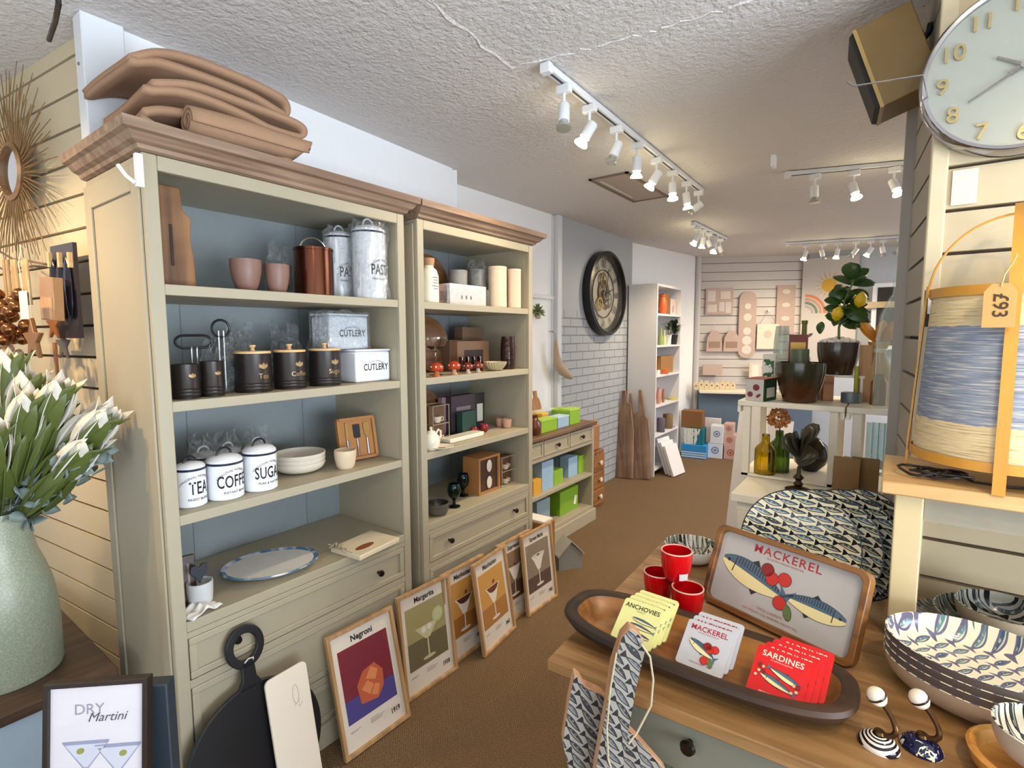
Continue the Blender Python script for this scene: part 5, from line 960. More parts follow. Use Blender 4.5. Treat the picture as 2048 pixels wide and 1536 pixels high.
for a in((1677,629),(1722,601)): MB().lathe([(.001,-.034),(.006,-.030),(.018,-.02),(.024,0),(.020,.018),(.008,.030),(.004,.035),(.001,.036)],20,T=M.Translation(off(*a)+V((0,-.04,0)))@rotm((.3,.2,0)).to_4x4()).build('lemon',LEM,t)
# boxes and glass behind the brown pot
a,b=P(1478,795,y=2.42),P(1522,800,y=2.42); t=thing('seed_box','printed card box with red fruit picture and dark green end','box',(a.x+.03,2.40,ZC),R(-12))
h=P(1510,757,y=2.42).z-ZC; MB().bb((0,0,0),(.075,.12,h)).build('body',C('d8cfc4',.5,var=.15),t,bev=.001); MB().bb((.0755,.0,0),(.08,.12,h)).build('green_end',C('1f4430',.5),t); MB().bb((.0805,.02,.015),(.0812,.10,h*.6)).build('white_panel',C('d6dad0',.5),t)
mb=MB(); mb.prism(circ(.045,h*.62,.014,14),.0006,TR(y=-.0012)).prism(circ(.02,h*.3,.012,10),.0006,TR(y=-.0012)).prism(circ(.055,h*.25,.012,10,.006,.7),.0006,TR(y=-.0012)); mb.build('fruit_print',C('8c3a44',.5,var=.3),t); MB().bb((-.002,-.002,h),(.082,.122,h+.002)).build('lid_edge',C('a24a4a',.5),t)
def stand(name,label,cat,px,y,z,r,h,prof,mat,n=28,group=None,sx=1,part='body'):
    p=atz(px,700,y,z); t=thing(name,label,cat,p,group=group); MB().lathe([(a*r+1e-4,b*h) for a,b in prof],n).build(part,mat,t); return t
def hz(px,py,y,z): return P(px,py,y=y).z-z
def cbox(name,label,px0,px1,pyt,y,z,col,rz=0,dep=.06,mark=None):
    a,b=P(px0,700,y=y),P(px1,700,y=y); h=P((px0+px1)/2,pyt,y=y).z-z; w_=b.x-a.x; t=thing(name,label,'box' if 'box' in name else name.split('_')[-1],((a.x+b.x)/2,y,z),rz); MB().bb((-w_/2,0,0),(w_/2,dep,h)).build('body',col if not isinstance(col,str) else C(col,.55),t,bev=.001)
    if mark: MB().bb((-w_*.4,-.001,h*.12),(w_*.4,-.0003,h*.88)).build('picture',mark,t)
    return t
m,nt,b_=new('leafprint',.5); nt.links.new(mixc(nt,noise(nt,22,3).gt(.52),'e4e6dc','35602c').sk,b_.inputs['Base Color'])
cbox('seed_box','white card box printed with green leaves behind the seed box',1526,1552,708,2.55,ZC,'e4e2d6',mark=m)
stand('goblet','tall clear and green glass goblet behind the brown pot','glass',1563,2.66,ZC,.036,hz(1563,652,2.66,ZC),[(0,0),(.8,0),(.85,.02),(.15,.06),(.12,.22),(.6,.3),(1,.5),(.9,.8),(.75,1),(.72,1),(.86,.8),(.95,.5),(.55,.33),(0,.3)],ALG('greenglass','86a89a',.3))
stand('bottle','slim olive green bottle behind the brown pot','bottle',1607,2.72,ZC,.03,hz(1607,641,2.72,ZC),[(0,0),(1,0),(1,.5),(.4,.62),(.35,.95),(.45,.96),(.45,1),(0,1)],C('6a6a1e',.15,var=.2,bmp=0))
cbox('card_frame','small red edged frame with a yellow picture behind the brown pot',1577,1615,669,2.60,ZC,'7c3a30',dep=.01,mark=C('e2b65c',.5,var=.2))
stand('candle_jar','grey-green cylindrical candle jar behind the brown pot','jar',1600,2.545,ZC,.036,hz(1600,698,2.545,ZC),CY,C('58604a',.4))
t=stand('wooden_ornament','twisted driftwood ornament left of the lemon tree','ornament',1628,2.59,ZC,.03,.03,CY,DRIFT); mb=MB(); q=random.Random(12)
for k in range(7): a=q.uniform(0,6.3); mb.tube([(0,0,.03),(.03*math.cos(a),.03*math.sin(a),.09),(.05*math.cos(a+.4),.04*math.sin(a),.13+.05*q.random())],.008,7,rs=[.010,.012,.006])
mb.build('twigs',C('a8907a',.8,var=.3),t)
stand('tin','small round grey-blue tin beside the small riser','tin',1707,2.56,ZC,.036,.042,CY,C('6f7a7c',.4,.3)); cbox('wooden_box','faceted wooden block box under the lemon tree',1650,1672,753,2.57,ZC,wood('facet','8c5a3a','b98a5c',0,14,.6),rz=.3)
stand('taper_candle','thin yellow-green candle in a grey holder right of the lemon pot','candle',1716,2.60,ZC,.008,.15,CY,C('a8a83a',.5))
cbox('wooden_block','tall pale wooden board block between the lemon tree and the glass vase',1719,1746,690,2.62,ZC,wood('blockw','9a7046','d2a674',2,14,.6),dep=.03)
t=stand('bottle_bag','kraft bottle bag tied with cream ribbon and orange flower on top','bag',1757,2.66,ZC,.05,.25,[(0,0),(1,0),(1,.55),(.55,.78),(.5,.85),(.8,1),(.7,1),(0,.86)],C('c9a06a',.7,var=.2))
mb=MB()
for k in range(9): a=k*.7; leaf(mb,(.0,0,.24),(.075*math.cos(a),.05*math.sin(a)-.01,.30+.03*(k%3)),.022,(0,-.5,.8))
mb.build('orange_flower',C('e69a28',.6,var=.2),t,smooth=30,solid=.002); MB().lathe([(.027,.205),(.032,.215),(.027,.225)],20,close=True).build('ribbon',C('e6dcc0',.6),t)
stand('amber_jar','amber glass jar in front of the kraft bottle bag','jar',1762,2.54,ZC,.028,.12,[(0,0),(1,0),(1,.75),(.7,.85),(.7,1),(0,1)],C('8a4a1c',.2,var=.2))
stand('glass_vase','tall clear greenish glass bottle vase beside the slatted pillar','vase',1793,2.46,ZC,.068,hz(1800,575,2.46,ZC),[(.9,.0),(.97,.01),(1,.05),(.98,.6),(.85,.78),(.55,.9),(.35,.95),(.33,1.06),(.28,1.06),(.30,.95),(.5,.89),(.8,.77),(.93,.6),(.94,.03),(0,.02)],ALG('vaseglass','cfe2d6',.12),part='glass')
# dried leaves behind the pillar, in a dark vase
p=V((.13,2.62,ZC)); t=thing('dried_arrangement','tall dried brown palm leaves rising behind the slatted pillar','dried leaves',p); MB().lathe([(.001,0),(.045,0),(.05,.10),(.025,.22),(.022,.24),(.001,.235)],24).build('vase',C('4a3a2c',.4),t)
def o2(px,py,y): a=P(px,py,y=y); return a-p
for k,(a,b,w_) in enumerate((((1833,520),(1822,328),.026),((1836,520),(1796,415),.016),((1840,500),(1836,350),.02))):
    mb=MB(); A_=o2(*a,2.52); B_=o2(*b,2.50); mb.tube([(0,0,.23),(.02,-.03,.30),A_],.003,5); leaf(mb,A_,B_,w_,(-.3,-.9,.1),cup=.5,segs=8); mb.build('leaf',C('a3825c',.7,var=.25),t,smooth=40,solid=.001)
# lower level
RIBG=glass('yellowglass','d8c21a',.05); RBG=glass('olivegreen','7f9a4a',.05)
def ribbed(label,px,y,z,r,h,mat,group=None):
    p=atz(px,920,y,z); t=thing('bottle',label,'bottle',p,group=group)
    def f(u,v):
        a=2*PI*u; prof=r if v<.62 else r*(1-.62*min(1,(v-.62)/.2)); k=1+.05*math.cos(14*a)*(v<.75); return (prof*k*math.cos(a),prof*k*math.sin(a),.001+h*v)
    MB().grid(f,84,24,cu=True).build('glass',mat,t,solid=.002); return t
ribbed('ribbed yellow glass bottle on the lower level of the white display','' or 1530,2.43,.9025,.040,.17,RIBG,'ribbed glass bottles'); t=ribbed('ribbed olive green glass bottle holding dried orange flowers',1557,2.50,.9025,.040,.18,RBG,'ribbed glass bottles')
mb=MB(); q=random.Random(6)
for k in range(120): d=V((q.gauss(0,1),q.gauss(0,1),q.gauss(0,1))).normalized()*.042; mb.ell(V((-.005,-.01,.237))+d*q.uniform(.7,1.05),(.008,.008,.004),6,rot=(q.random()*3,q.random()*3,0))
o=mb.build('dried_flowers',C('c9864a',.8,var=.35),t); o['kind']='stuff'; MB().tube([(0,0,.1),(0,-.0,.21)],.003,5).build('stalk',C('5a4a2c',.8),t)
p=atz(1597,960,2.27,ZL); t=thing('leaf_candlestick','dark bronze leaf shaped candlestick on a turned wooden foot','candlestick',p); BRZ=C('4a3c26',.3,.7,var=.3)
MB().lathe([(.001,0),(.045,0),(.047,.008),(.03,.014),(.012,.02),(.018,.03),(.009,.042),(.02,.055),(.008,.07),(.006,.10),(.001,.10)],28).build('foot',BRZ,t)
mb=MB()
for k in range(11): a=k*.62; leaf(mb,(0,0,.10+.008*k),(.065*math.cos(a),.055*math.sin(a),.17+.012*k),.036,(math.cos(a)*.2,math.sin(a)*.2-.3,.9),segs=6)
mb.build('leaves',C('4c4a3a',.4,.4,var=.3),t,smooth=40,solid=.0015)
p=atz(1622,890,2.60,.9025); t=thing('glass_ball','dark glossy round ball vase behind the bronze leaf candlestick','vase',p); MB().lathe([(.001,0),(.03,0),(.062,.035),(.072,.075),(.062,.115),(.03,.145),(.022,.150),(.018,.15),(.001,.145)],32).build('body',C('2a241e',.08,.3),t)
for k,(px,lb) in enumerate(((1690,'left bronze gold panel board on the lower level of the white display'),(1728,'right bronze gold panel board on the lower level of the white display'))):
    a=atz(px,960,2.25+.03*k,ZL+.002); t=thing('panel_board',lb,'board',a,rot=(R(-6),0,R(-8+6*k)),group='bronze gold panel boards'); MB().bb((-.043,0,0),(.043,.012,.155)).build('board',C('8c6a38',.4,.3,var=.25),t,bev=.002)
for k in range(4):
    a=atz(1740+12*k,870,2.70,.9025); t=thing('glass_tube','%s thin glass tube vase from the left inside the right cube stand'%('first','second','third','fourth')[k],'vase',a,group='glass tube vases'); MB().lathe([(.001,0),(.014,0),(.014,.22),(.012,.22),(.012,.004),(.001,.004)],16).build('glass',glass('tubeglass','dce8e6'),t)
for k,(px,py,lb) in enumerate(((1492,850,'nearest white print leaning behind the white display table'),(1478,850,'white print with blue edge leaning behind the first'),(1520,850,'white card with a yellow spot leaning behind the white display'))):
    x=P(px,py,y=3.05+.05*k).x; t=thing('canvas',lb,'canvas',(x,3.05+.07*k,0),rot=(R(-8),0,R(-20)),group='white prints behind the display'); MB().bb((-.10,0,0),(.10,.015,1.12-.05*k)).build('canvas',CAN,t); 
    if k==2: MB().prism(circ(0,.85,.03,16),.001,TR(y=-.0015)).build('yellow_spot',C('e0b040',.6),t)
# ---- fish tableware on the oak table ----------------------------------------
ZT=.7605
FP=fishmat('fish_plate',.066,.0165,'cdc6aa','39423f','3f5f78','16181c',ax=(0,2),tilt=-.16,fill=.70)
# the painted disc faces -Y
pl=None
for k,(x,y,lb) in enumerate(((-.195,1.585,'frontmost of four upright round fish plates, its whole left edge showing'),(-.150,1.622,'second of four upright round fish plates from the front'),(-.108,1.660,'third of four upright round fish plates from the front'),(-.070,1.700,'rearmost of four upright round fish plates, farthest right'))):
    t=thing('fish_plate',lb,'plate',(x,y,ZT+.004),rot=(R(-14),0,R(-4-11*k)),group='upright round fish plates'); Rr=.152
    MB().lathe([(.001,.0),(Rr*.55,.0),(Rr*.62,.002),(Rr*.98,.014)],64,T=TR(z=Rr,rx=PI/2)@TR(rz=0),caps=False).build('face',FP,t)
    MB().lathe([(.001,-.006),(Rr*.6,-.006),(Rr*.985,.009),(Rr,.013),(Rr*.98,.0142)],64,T=TR(z=Rr,rx=PI/2),caps=False).build('underside',C('22262c',.25,bmp=0),t)
# ---- printed fish ------------------------------------------------------------
PR=dict(blue='4a6478',dark='20262c',cream='e4d49a',red='c0281c',redd='86160f',green='5f7038',grey='b9b4ae',line='2c2c2c',white='efe9da',ink='a81c2c',tan='c9b98c')
PK=list(PR); PM=[C(PR[k],.3,var=.04,bmp=0) for k in PK]
def fishart(mb,T,cx,cz,L,H,ang=0,fl=1,y=-.0003,stripes=True):
    ca,sa=math.cos(ang),math.sin(ang); Z=lambda x,z:(cx+x*fl*ca-z*sa,cz+x*fl*sa+z*ca)
    f=lambda u:H*.5*(math.sin(PI*min(1,u*.93+.03))**.7)*(1-.35*u); n=14; us=[i/n for i in range(n+1)]
    X=lambda u:(u-.5)*L
    out=[Z(X(u),f(u)+.0012) for u in us]+[Z(X(u),-f(u)-.0012) for u in us[::-1]]; mb.flat(out,y,PK.index('line'),T)
    mb.flat([Z(X(u),f(u)) for u in us]+[Z(X(u),-f(u)) for u in us[::-1]],y*1.6,PK.index('cream'),T)
    mb.flat([Z(X(u),f(u)) for u in us]+[Z(X(u),f(u)*.05*(1-u)) for u in us[::-1]],y*2.2,PK.index('blue'),T)
    mb.flat([Z(X(1)-L*.02,0),Z(X(1)+L*.15,H*.42),Z(X(1)+L*.09,0),Z(X(1)+L*.15,-H*.42)],y*2.2,PK.index('blue'),T)
    mb.flat([Z(X(.42),f(.42)),Z(X(.5),f(.5)+H*.18),Z(X(.58),f(.58))],y*2.2,PK.index('dark'),T); mb.flat([Z(X(.55),-f(.55)),Z(X(.62),-f(.62)-H*.16),Z(X(.68),-f(.68))],y*2.2,PK.index('dark'),T)
    if stripes:
        for k in range(16):
            u=.24+.045*k; mb.flat([Z(X(u),f(u)*.95),Z(X(u+.014),f(u)*.95),Z(X(u+.022),f(u)*.3),Z(X(u+.008),f(u)*.3)],y*2.8,PK.index('dark'),T)
    mb.flat([Z(X(.19),f(.19)*.9),Z(X(.205),f(.2)*.9),Z(X(.215),-f(.2)*.7),Z(X(.20),-f(.2)*.7)],y*3,PK.index('line'),T)
    mb.flat([Z(X(.09)+.06*H*math.cos(a),H*.05+.06*H*math.sin(a)) for a in [k*.785 for k in range(8)]],y*3.4,PK.index('dark'),T)
def blob(mb,T,x,z,r,c,y=-.0011,a=0,rz=None): mb.flat(circ(x,z,r*1.08,16,(rz or r)*1.08,a),y,PK.index('line'),T); mb.flat(circ(x,z,r,16,rz,a),y*1.25,PK.index(c),T)
def mackerel_art(mb,T,W,H,one=False):
    if one: fishart(mb,T,-W*.06,H*.44,W*.62,H*.22,R(-24),1); pts=((.06,.52),(.13,.47),(.22,.50),(.07,.22)); r=W*.085; lf=(.20,.2)
    else:
        fishart(mb,T,-W*.20,H*.50,W*.46,H*.36,R(-14)); fishart(mb,T,W*.23,H*.42,W*.36,H*.26,R(-2),-1); pts=((-.10,.64),(-.06,.56),(.02,.60),(.02,.33)); r=W*.042; lf=(.08,.26)
    for i,(x,z) in enumerate(pts): blob(mb,T,W*x,H*z,r,'red' if i%2 else 'redd' if i==0 else 'red')
    blob(mb,T,W*lf[0],H*lf[1],r*.6,'green',-.0012,R(20),r*1.1)
t=thing('serving_tray','wooden framed grey enamel MACKEREL tray leaning back against the round fish plates','tray',mat=None)
m,W_,H_=lean((1407,1198),(1709,1343),(1442,1061),ZT); W_=.385; H_=.215
t.matrix_world=m@M.Translation((0,0,.002)); TW_=wood('tray_wood','4a2c15','96632f',0,14,.35,c3='a9763f')
def ring(mb,o,i,y0,y1,mi=0):
    n=len(o); vs=[(x,y,z) for y in(y0,y1) for x,z in o+i]; N2=2*n
    return mb.add(vs,[(k,(k+1)%n,n+(k+1)%n,n+k) for k in range(n)]+[(N2+(k+1)%n,N2+k,N2+n+k,N2+n+(k+1)%n) for k in range(n)]+[(k,N2+k,N2+(k+1)%n,(k+1)%n) for k in range(n)]+[(n+k,n+(k+1)%n,N2+n+(k+1)%n,N2+n+k) for k in range(n)],mi)
o=rrect(-W_/2,0,W_/2,H_,.022); i_=rrect(-W_/2+.014,.014,W_/2-.014,H_-.014,.018)
ring(MB(),o,i_,-.018,.014).build('rim',TW_,t,bev=.002); MB().prism(o,.0).build if 0 else None
MB().prism(rrect(-W_/2+.010,.010,W_/2-.010,H_-.010,.02),.012).build('base_board',TW_,t)
MB().prism(i_,.0012,y0=-.0014).build('enamel_panel',C('b4b0ac',.12,var=.03,bmp=0),t)
mb=MB(); mackerel_art(mb,TR(y=-.0018),W_,H_); mb.build('fish_print',PM,t,smooth=0)
text('MACKEREL',H_*.135,t,C('a81c2c',.3,var=0,bmp=0),TR(.0,-.0022,H_*.80),bold=.010,sp=1.15,sx=1.1); text('IN EXTRA VIRGIN OLIVE OIL',H_*.035,t,C('a06060',.4),TR(.0,-.0022,H_*.755)); text('WILD CAUGHT',H_*.045,t,C('a06060',.4),TR(-.01,-.0022,H_*.16)); text('NET WEIGHT 125g  DRAINED WEIGHT 90g',H_*.035,t,C('a06060',.4),TR(-.01,-.0022,H_*.11))
# carved dough bowl
t=thing('dough_bowl','long carved wooden dough bowl with dark rim holding three sets of coasters','bowl',(-.335,1.142,ZT+.0005),R(-1)); A_,B_=.315,.125
def se(a,b,n=3.0,k=64): return [(a*abs(math.cos(u))**(2/n)*(1 if math.cos(u)>0 else -1),b*abs(math.sin(u))**(2/n)*(1 if math.sin(u)>0 else -1)) for u in [2*PI*i/k for i in range(k)]]
def rings(lv,mi,name,mats,cap0=False,cap1=False):
    mb=MB(); vs=[];k=64
    for d,z in lv: vs+=[(x,y,z+.006*(x/A_)**2*(z>.03)) for x,y in se(A_-d,max(.002,B_-d*.95))]
    fs=[(j*k+i,j*k+(i+1)%k,(j+1)*k+(i+1)%k,(j+1)*k+i) for j in range(len(lv)-1) for i in range(k)]
    if cap0: fs.append(tuple(range(k))[::-1])
    if cap1: fs.append(tuple((len(lv)-1)*k+i for i in range(k)))
    mb.add(vs,fs); return mb.build(name,mats,t,smooth=50)
DKW=wood('dough_dark','1c110a','442a17',0,12,.55); HNY=wood('dough_inner','6e421d','b27a3a',0,12,.35,c3='54300f')
rings([(.075,0),(.045,.008),(.015,.024),(.0,.042),(.003,.052),(.012,.0545),(.026,.053),(.032,.049)],0,'shell',DKW,cap0=True); rings([(.032,.049),(.042,.035),(.055,.020),(.075,.013),(.11,.0115)],0,'hollow',HNY,cap1=True)
def coaster(k,m0,kind,label,word,col,group,dx,dz):
    w_,h=.100,.104; t=thing('coaster',label,'coaster',mat=m0@M.Translation((dx*k,.0065*k,dz*k)),group=group)
    MB().prism(rrect(-w_/2,0,w_/2,h,.007),.0045).build('plate',C(col,.3,var=.02,bmp=0),t); 
    MB().prism(rrect(-w_/2+.0006,.0006,w_/2-.0006,h-.0006,.007),.0012,y0=.0046).build('cork_back',C('e9e4d8',.6),t)
    mb=MB(); T=TR(y=-.0005)
    if kind=='m': mackerel_art(mb,T,w_,h,True)
    if kind=='a':
        for z in(.42,.25,.56): fishart(mb,T,.012,h*z,w_*.55,h*.10,R(-6),1 if z>.3 else -1,stripes=False)
    if kind=='s':
        fishart(mb,T,.012,h*.52,w_*.6,h*.15,R(-16),-1,stripes=False); fishart(mb,T,-.002,h*.36,w_*.62,h*.15,R(-16),1,stripes=False)
        for x,z in((-.036,.05),(-.03,.06),(-.04,.04),(.036,.035),(.028,.03),(.03,.045)): blob(mb,T,x,z,.003,'tan')
        for x,z in((-.028,.05),(-.036,.062),(.036,.045)): blob(mb,T,x,z,.0045,'redd')
    mb.build('fish_print',PM,t,smooth=0)
    tc={'m':'a81c2c','a':'1c1c18','s':'f0e0c8'}[kind]; text(word,h*(.165 if kind!='a' else .15),t,C(tc,.4,var=0,bmp=0),TR(0,-.0008,h*.80),bold=.012,sp=1.04,sx=.98 if kind!='m' else .93)
    text({'m':'IN EXTRA VIRGIN OLIVE OIL','a':'IN OLIVE OIL','s':'IN TOMATO & OLIVE OIL'}[kind],h*.035,t,C(tc,.4,var=0,bmp=0),TR(0,-.0008,h*.745)); text({'m':'WILD CAUGHT  125g','a':'NET WT 50g','s':'WILD CAUGHT FISH  125g'}[kind],h*.045,t,C(tc,.4,var=0,bmp=0),TR(0,-.0008,h*.10))
def cm(x,y,rz,tilt,z=ZT+.029): return TR(x,y,z,rz=rz)@TR(rx=-tilt)
m0=cm(-.462,1.082,R(-3),R(52))
for k in range(4): coaster(k,m0,'a',('front','second','third','rearmost')[k]+' of the pale yellow ANCHOVIES coasters','ANCHOVIES','dedc94','ANCHOVIES coasters',.006,.013)
m0=cm(-.306,1.080,R(-3),R(54))
for k in range(3): coaster(k,m0,'m',('front','middle','rearmost')[k]+' of the grey MACKEREL coasters','MACKEREL','b9b9bd','MACKEREL coasters',.006,.015)
m0=cm(-.160,1.064,R(-6),R(54))
for k in range(4): coaster(k,m0,'s',('front','second','third','rearmost')[k]+' of the red SARDINES coasters','SARDINES','cf1414','SARDINES coasters',.010,.014)
# red cups
REDG=C('c00c12',.12,var=.12,bmp=.05); 
def redcup(label,p):
    t=cupform('cup',label,'cup',p,.041,.078,REDG,.72,group='red glazed cups',th=.0035); MB().lathe([(.0375,.0785),(.041,.0782),(.0412,.0800),(.0393,.0812),(.0375,.080)],36,close=True).build('rim_line',C('e6b8a8',.3),t); return t
redcup('red glazed cup at the bottom right of the small pyramid',P(1374,1232,z=ZT)); redcup('red glazed cup at the bottom left of the small pyramid',P(1322,1203,z=ZT)+V((-.012,.01,0)))
p=P(1352,1158,z=ZT+.081); t=redcup('red glazed cup balanced on top of the two others',V((p.x,p.y,ZT+.0825))); MB().lathe([(.0402,.012),(.0408,.03)],6,a0=R(-130),a1=R(-95),T=TR(rz=R(-20))).build('price_label',C('c8c0c0',.6),t)
p=P(1382,1118,z=ZT); bowl('fish patterned bowl behind the red cups',V((p.x,p.y,ZT)),.085,.052,C('d8d4c8',.25),fishmat('fish_small',.045,.014,'e8e4d4','2c3234','50646c','14161a',ax=(0,1),tilt=.5,fill=.6),foot=.5,name='fish_bowl')
t=thing('glass_bowl','clear glass bowl standing in the fish patterned bowl','bowl',(p.x,p.y-.0,ZT+.0545)); MB().lathe([(.001,0),(.03,0),(.052,.03),(.058,.048),(.056,.048),(.049,.03),(.028,.003),(.001,.003)],32).build('glass',GLASS,t); 
t.location.z=ZT+.014
# stack of oval fish bowls
FB=fishmat('fish_bowl',.052,.026,'efe9cc','3c5c78','5f8a8c','6a6480',ax=(0,1),tilt=R(62),fill=.45,wig=.1)
UND=C('5f544e',.3,var=.1,bmp=0); UND2=C('b59c80',.4,var=.1,bmp=0)
p=P(1935,1372,z=ZT)
for k in range(4):
    lb=('lowest','second from the bottom','third from the bottom','topmost, showing its colourful fish')[k]
    bowl('cream oval bowl with coloured fish, %s of the stack of four'%lb,V((p.x+.012,p.y-.045,ZT+.0165*k)),.160,.058,UND2 if k==0 else UND,FB,name='fish_bowl',group='stack of cream fish bowls',sy=.80,rz=R(-12),foot=.62,n=64,curve=.7)
# striped bowls under the console
SM=fishmat('stripe_bowl',.09,.014,'9a9b92','1c262c','34566c','14181c',ax=(0,1),tilt=1.4,fill=.72); SU=C('a0907a',.35,var=.12,bmp=0)
p=P(1975,1262,z=ZT)
bowl('wide dark striped fish plate at the bottom of the stack under the console',V((.215,1.655,ZT)),.160,.022,SU,SM,name='striped_plate',cat='plate',sy=1,foot=.6,n=64,group='dark striped dishes'); bowl('medium dark striped bowl in the middle of the stack under the console',V((.232,1.64,ZT+.012)),.125,.055,SU,SM,name='striped_bowl',foot=.5,n=64,group='dark striped dishes'); bowl('small dark striped bowl on top of the stack under the console',V((.235,1.64,ZT+.034)),.088,.062,SU,SM,name='striped_bowl',foot=.45,n=64,group='dark striped dishes')
t=thing('coaster','square grey coaster beside the striped dishes under the console','coaster',(.09,1.60,ZT),R(20)); MB().bb((-.05,-.05,0),(.05,.05,.006)).build('plate',C('7c6a5c',.5,var=.2),t,bev=.001)
# bottom right: wooden dish and fish bowl
p=V((.218,1.155,ZT)); t=thing('wooden_dish','honey wood dish with thick rim under the fish bowl at the table corner','dish',p); MB().lathe([(.001,0),(.062,0),(.078,.012),(.085,.034),(.080,.038),(.072,.035),(.066,.014),(.05,.008),(.001,.008)],40).build('dish',wood('honey','b8762c','e3a957',0,16,.35),t)
p2=P(2052,1492,z=ZT+.02); t=thing('wooden_dish','placeholder','x',(0,0,0)) if 0 else None
bowl('small cream bowl with grey fish at the right edge of the table',V((.232,1.150,ZT+.0385)),.070,.058,C('c2b09c',.35),fishmat('fish_corner',.05,.014,'e6e2d2','3a4446','5a6c70','1a1c20',ax=(0,1),tilt=.9,fill=.6),name='fish_bowl',foot=.45)
# ceramic coat hooks lying on the table
def hook(label,px,py,kind):
    p=P(px,py,z=ZT); t=thing('coat_hook',label,'hook',p,R(-14),group='ceramic coat hooks'); r=.0315
    m,nt,b=new('dome_'+kind,.1); co=coords(nt); rr=(co[0].sq()+co[1].sq()).op('SQRT')
    if kind=='stripe': c=mixc(nt,(rr*190).fr().gt(.5),'e6d8cc','181012')
    else: n_=noise(nt,70,1,dist=1.5); c=mixc(nt,n_.gt(.60),'121438','dcd8b8')
    nt.links.new(c.sk,b.inputs['Base Color'])
    MB().lathe([(.001,0),(r,0),(r*1.03,.004),(r*.98,.009),(r*.8,.0165),(r*.5,.022),(r*.2,.0245),(.001,.025)],40,sy=.86).build('dome',m,t)
    MB().lathe([(.001,.0252),(.010,.0252),(.008,.030),(.001,.031)],16).tube([(-.006,0,.030),(.004,0,.027),(.012,-.001,.0275),(.019,-.001,.031),(.023,0,.037),(.0235,.001,.044),(.021,.003,.051),(.016,.006,.058),(.010,.010,.064),(.004,.013,.069),(-.001,.015,.074)],.004,10,rs=[.003,.0045,.0052,.0052,.005,.0046,.0042,.004,.004,.0045,.006]).build('arm',C('5a3f24',.3,.8,var=.3),t)
    k=MB().lathe([(.001,0),(.006,0),(.011,.004),(.0145,.010),(.0158,.017),(.0145,.024),(.010,.030),(.005,.0325),(.001,.033)],24,T=M.Translation((-.002,.014,.072))@rotm((R(18),R(-28),0)).to_4x4()).build('knob',C('e6dac4',.15,var=.03,bmp=0),t)
    MB().lathe([(.0163,.016),(.0166,.018),(.0163,.020)],24,T=M.Translation((-.002,.014,.072))@rotm((R(18),R(-28),0)).to_4x4(),close=True).build('painted_ring',C('2a1414',.2),k)
hook('coat hook with a black and cream ringed dome and cream knob',1757,1492,'stripe'); hook('coat hook with a navy flower patterned dome and cream knob',1842,1498,'navy')
# ---- fish patterned wooden ornaments in the foreground -----------------------
FO=fishmat('fish_orn',.062,.0145,'8b867e','2e2f35','55585f','1e1c20',ax=(0,2),tilt=R(-50),fill=.66,rough=.5)
EDG=wood('orn_edge','9c6b48','d2a47c',2,14,.6)
W0=1.02; org=PW(1235,1536,W0); hd=math.atan2(_f.y,_f.x)-PI/2
def pp(L,w=W0): return [((x-1235)*w/FPX,(1536-y)*w/FPX) for x,y in L]
zb=.60-org.z
def orn(label,L,dy,seed=0):
    L=pp(L); t=thing('fish_ornament',label,'ornament',(org.x,org.y,org.z),hd,group='fish patterned wooden boards'); t.location=V((org.x,org.y,org.z))+V((math.cos(hd+PI/2),math.sin(hd+PI/2),0))*dy
    MB().prism(L,.026).build('wood_core',EDG,t,smooth=50,bev=.003); n=len(L); cx=sum(a for a,_ in L)/n; cz=sum(b for _,b in L)/n
    s=[(cx+(a-cx)*.985,cz+(b-cz)*.99) for a,b in L]; MB().prism(s,.0012,y0=-.0013).build('printed_face',FO,t,smooth=0); return t
zbp=1536-(zb)*FPX/W0
orn('tallest fish patterned wooden board with a pointed rounded top, in the middle',[(1185,1515),(1205,1384),(1216,1299),(1233,1242),(1248,1224),(1262,1232),(1273,1248),(1277,1270),(1262,1341),(1248,1432),(1240,1500),(1240,zbp),(1180,zbp)],-.03)
orn('fish patterned wooden board with a notched top on the left of the tall one',[(1125,1485),(1137,1398),(1148,1341),(1160,1352),(1168,1367),(1202,1384),(1215,1400),(1200,1536),(1200,zbp),(1150,zbp)],.005)
orn('fish patterned wooden board sloping down to the right of the tall one',[(1232,1430),(1250,1452),(1279,1483),(1335,1550),(1335,zbp),(1225,zbp)],.005)
t=thing('display_block','brown wooden block carrying the fish patterned boards','block',(org.x,org.y,0),hd); MB().bb((-.13,-.075,0),(.13,.045,.598)).build('block',wood('block','5a3a20','8f6238',2,16,.5),t,bev=.004)
t=thing('string_loop','cream string looped round the tall fish patterned board','string',(org.x,org.y,org.z),hd)
q=lambda x,y,d:V(((x-1235)*W0/FPX,d,(1536-y)*W0/FPX))
STR=C('b3a688',.8); MB().tube([q(1268,1252,-.035),q(1284,1275,-.04),q(1291,1320,-.04),q(1288,1372,-.04),q(1262,1425,-.042),q(1246,1448,-.042)],.0020,7).tube([q(1222,1270,-.035),q(1210,1340,-.04),q(1205,1420,-.04),q(1208,1480,-.042),q(1214,1500,-.042)],.0018,7).build('string',STR,t)
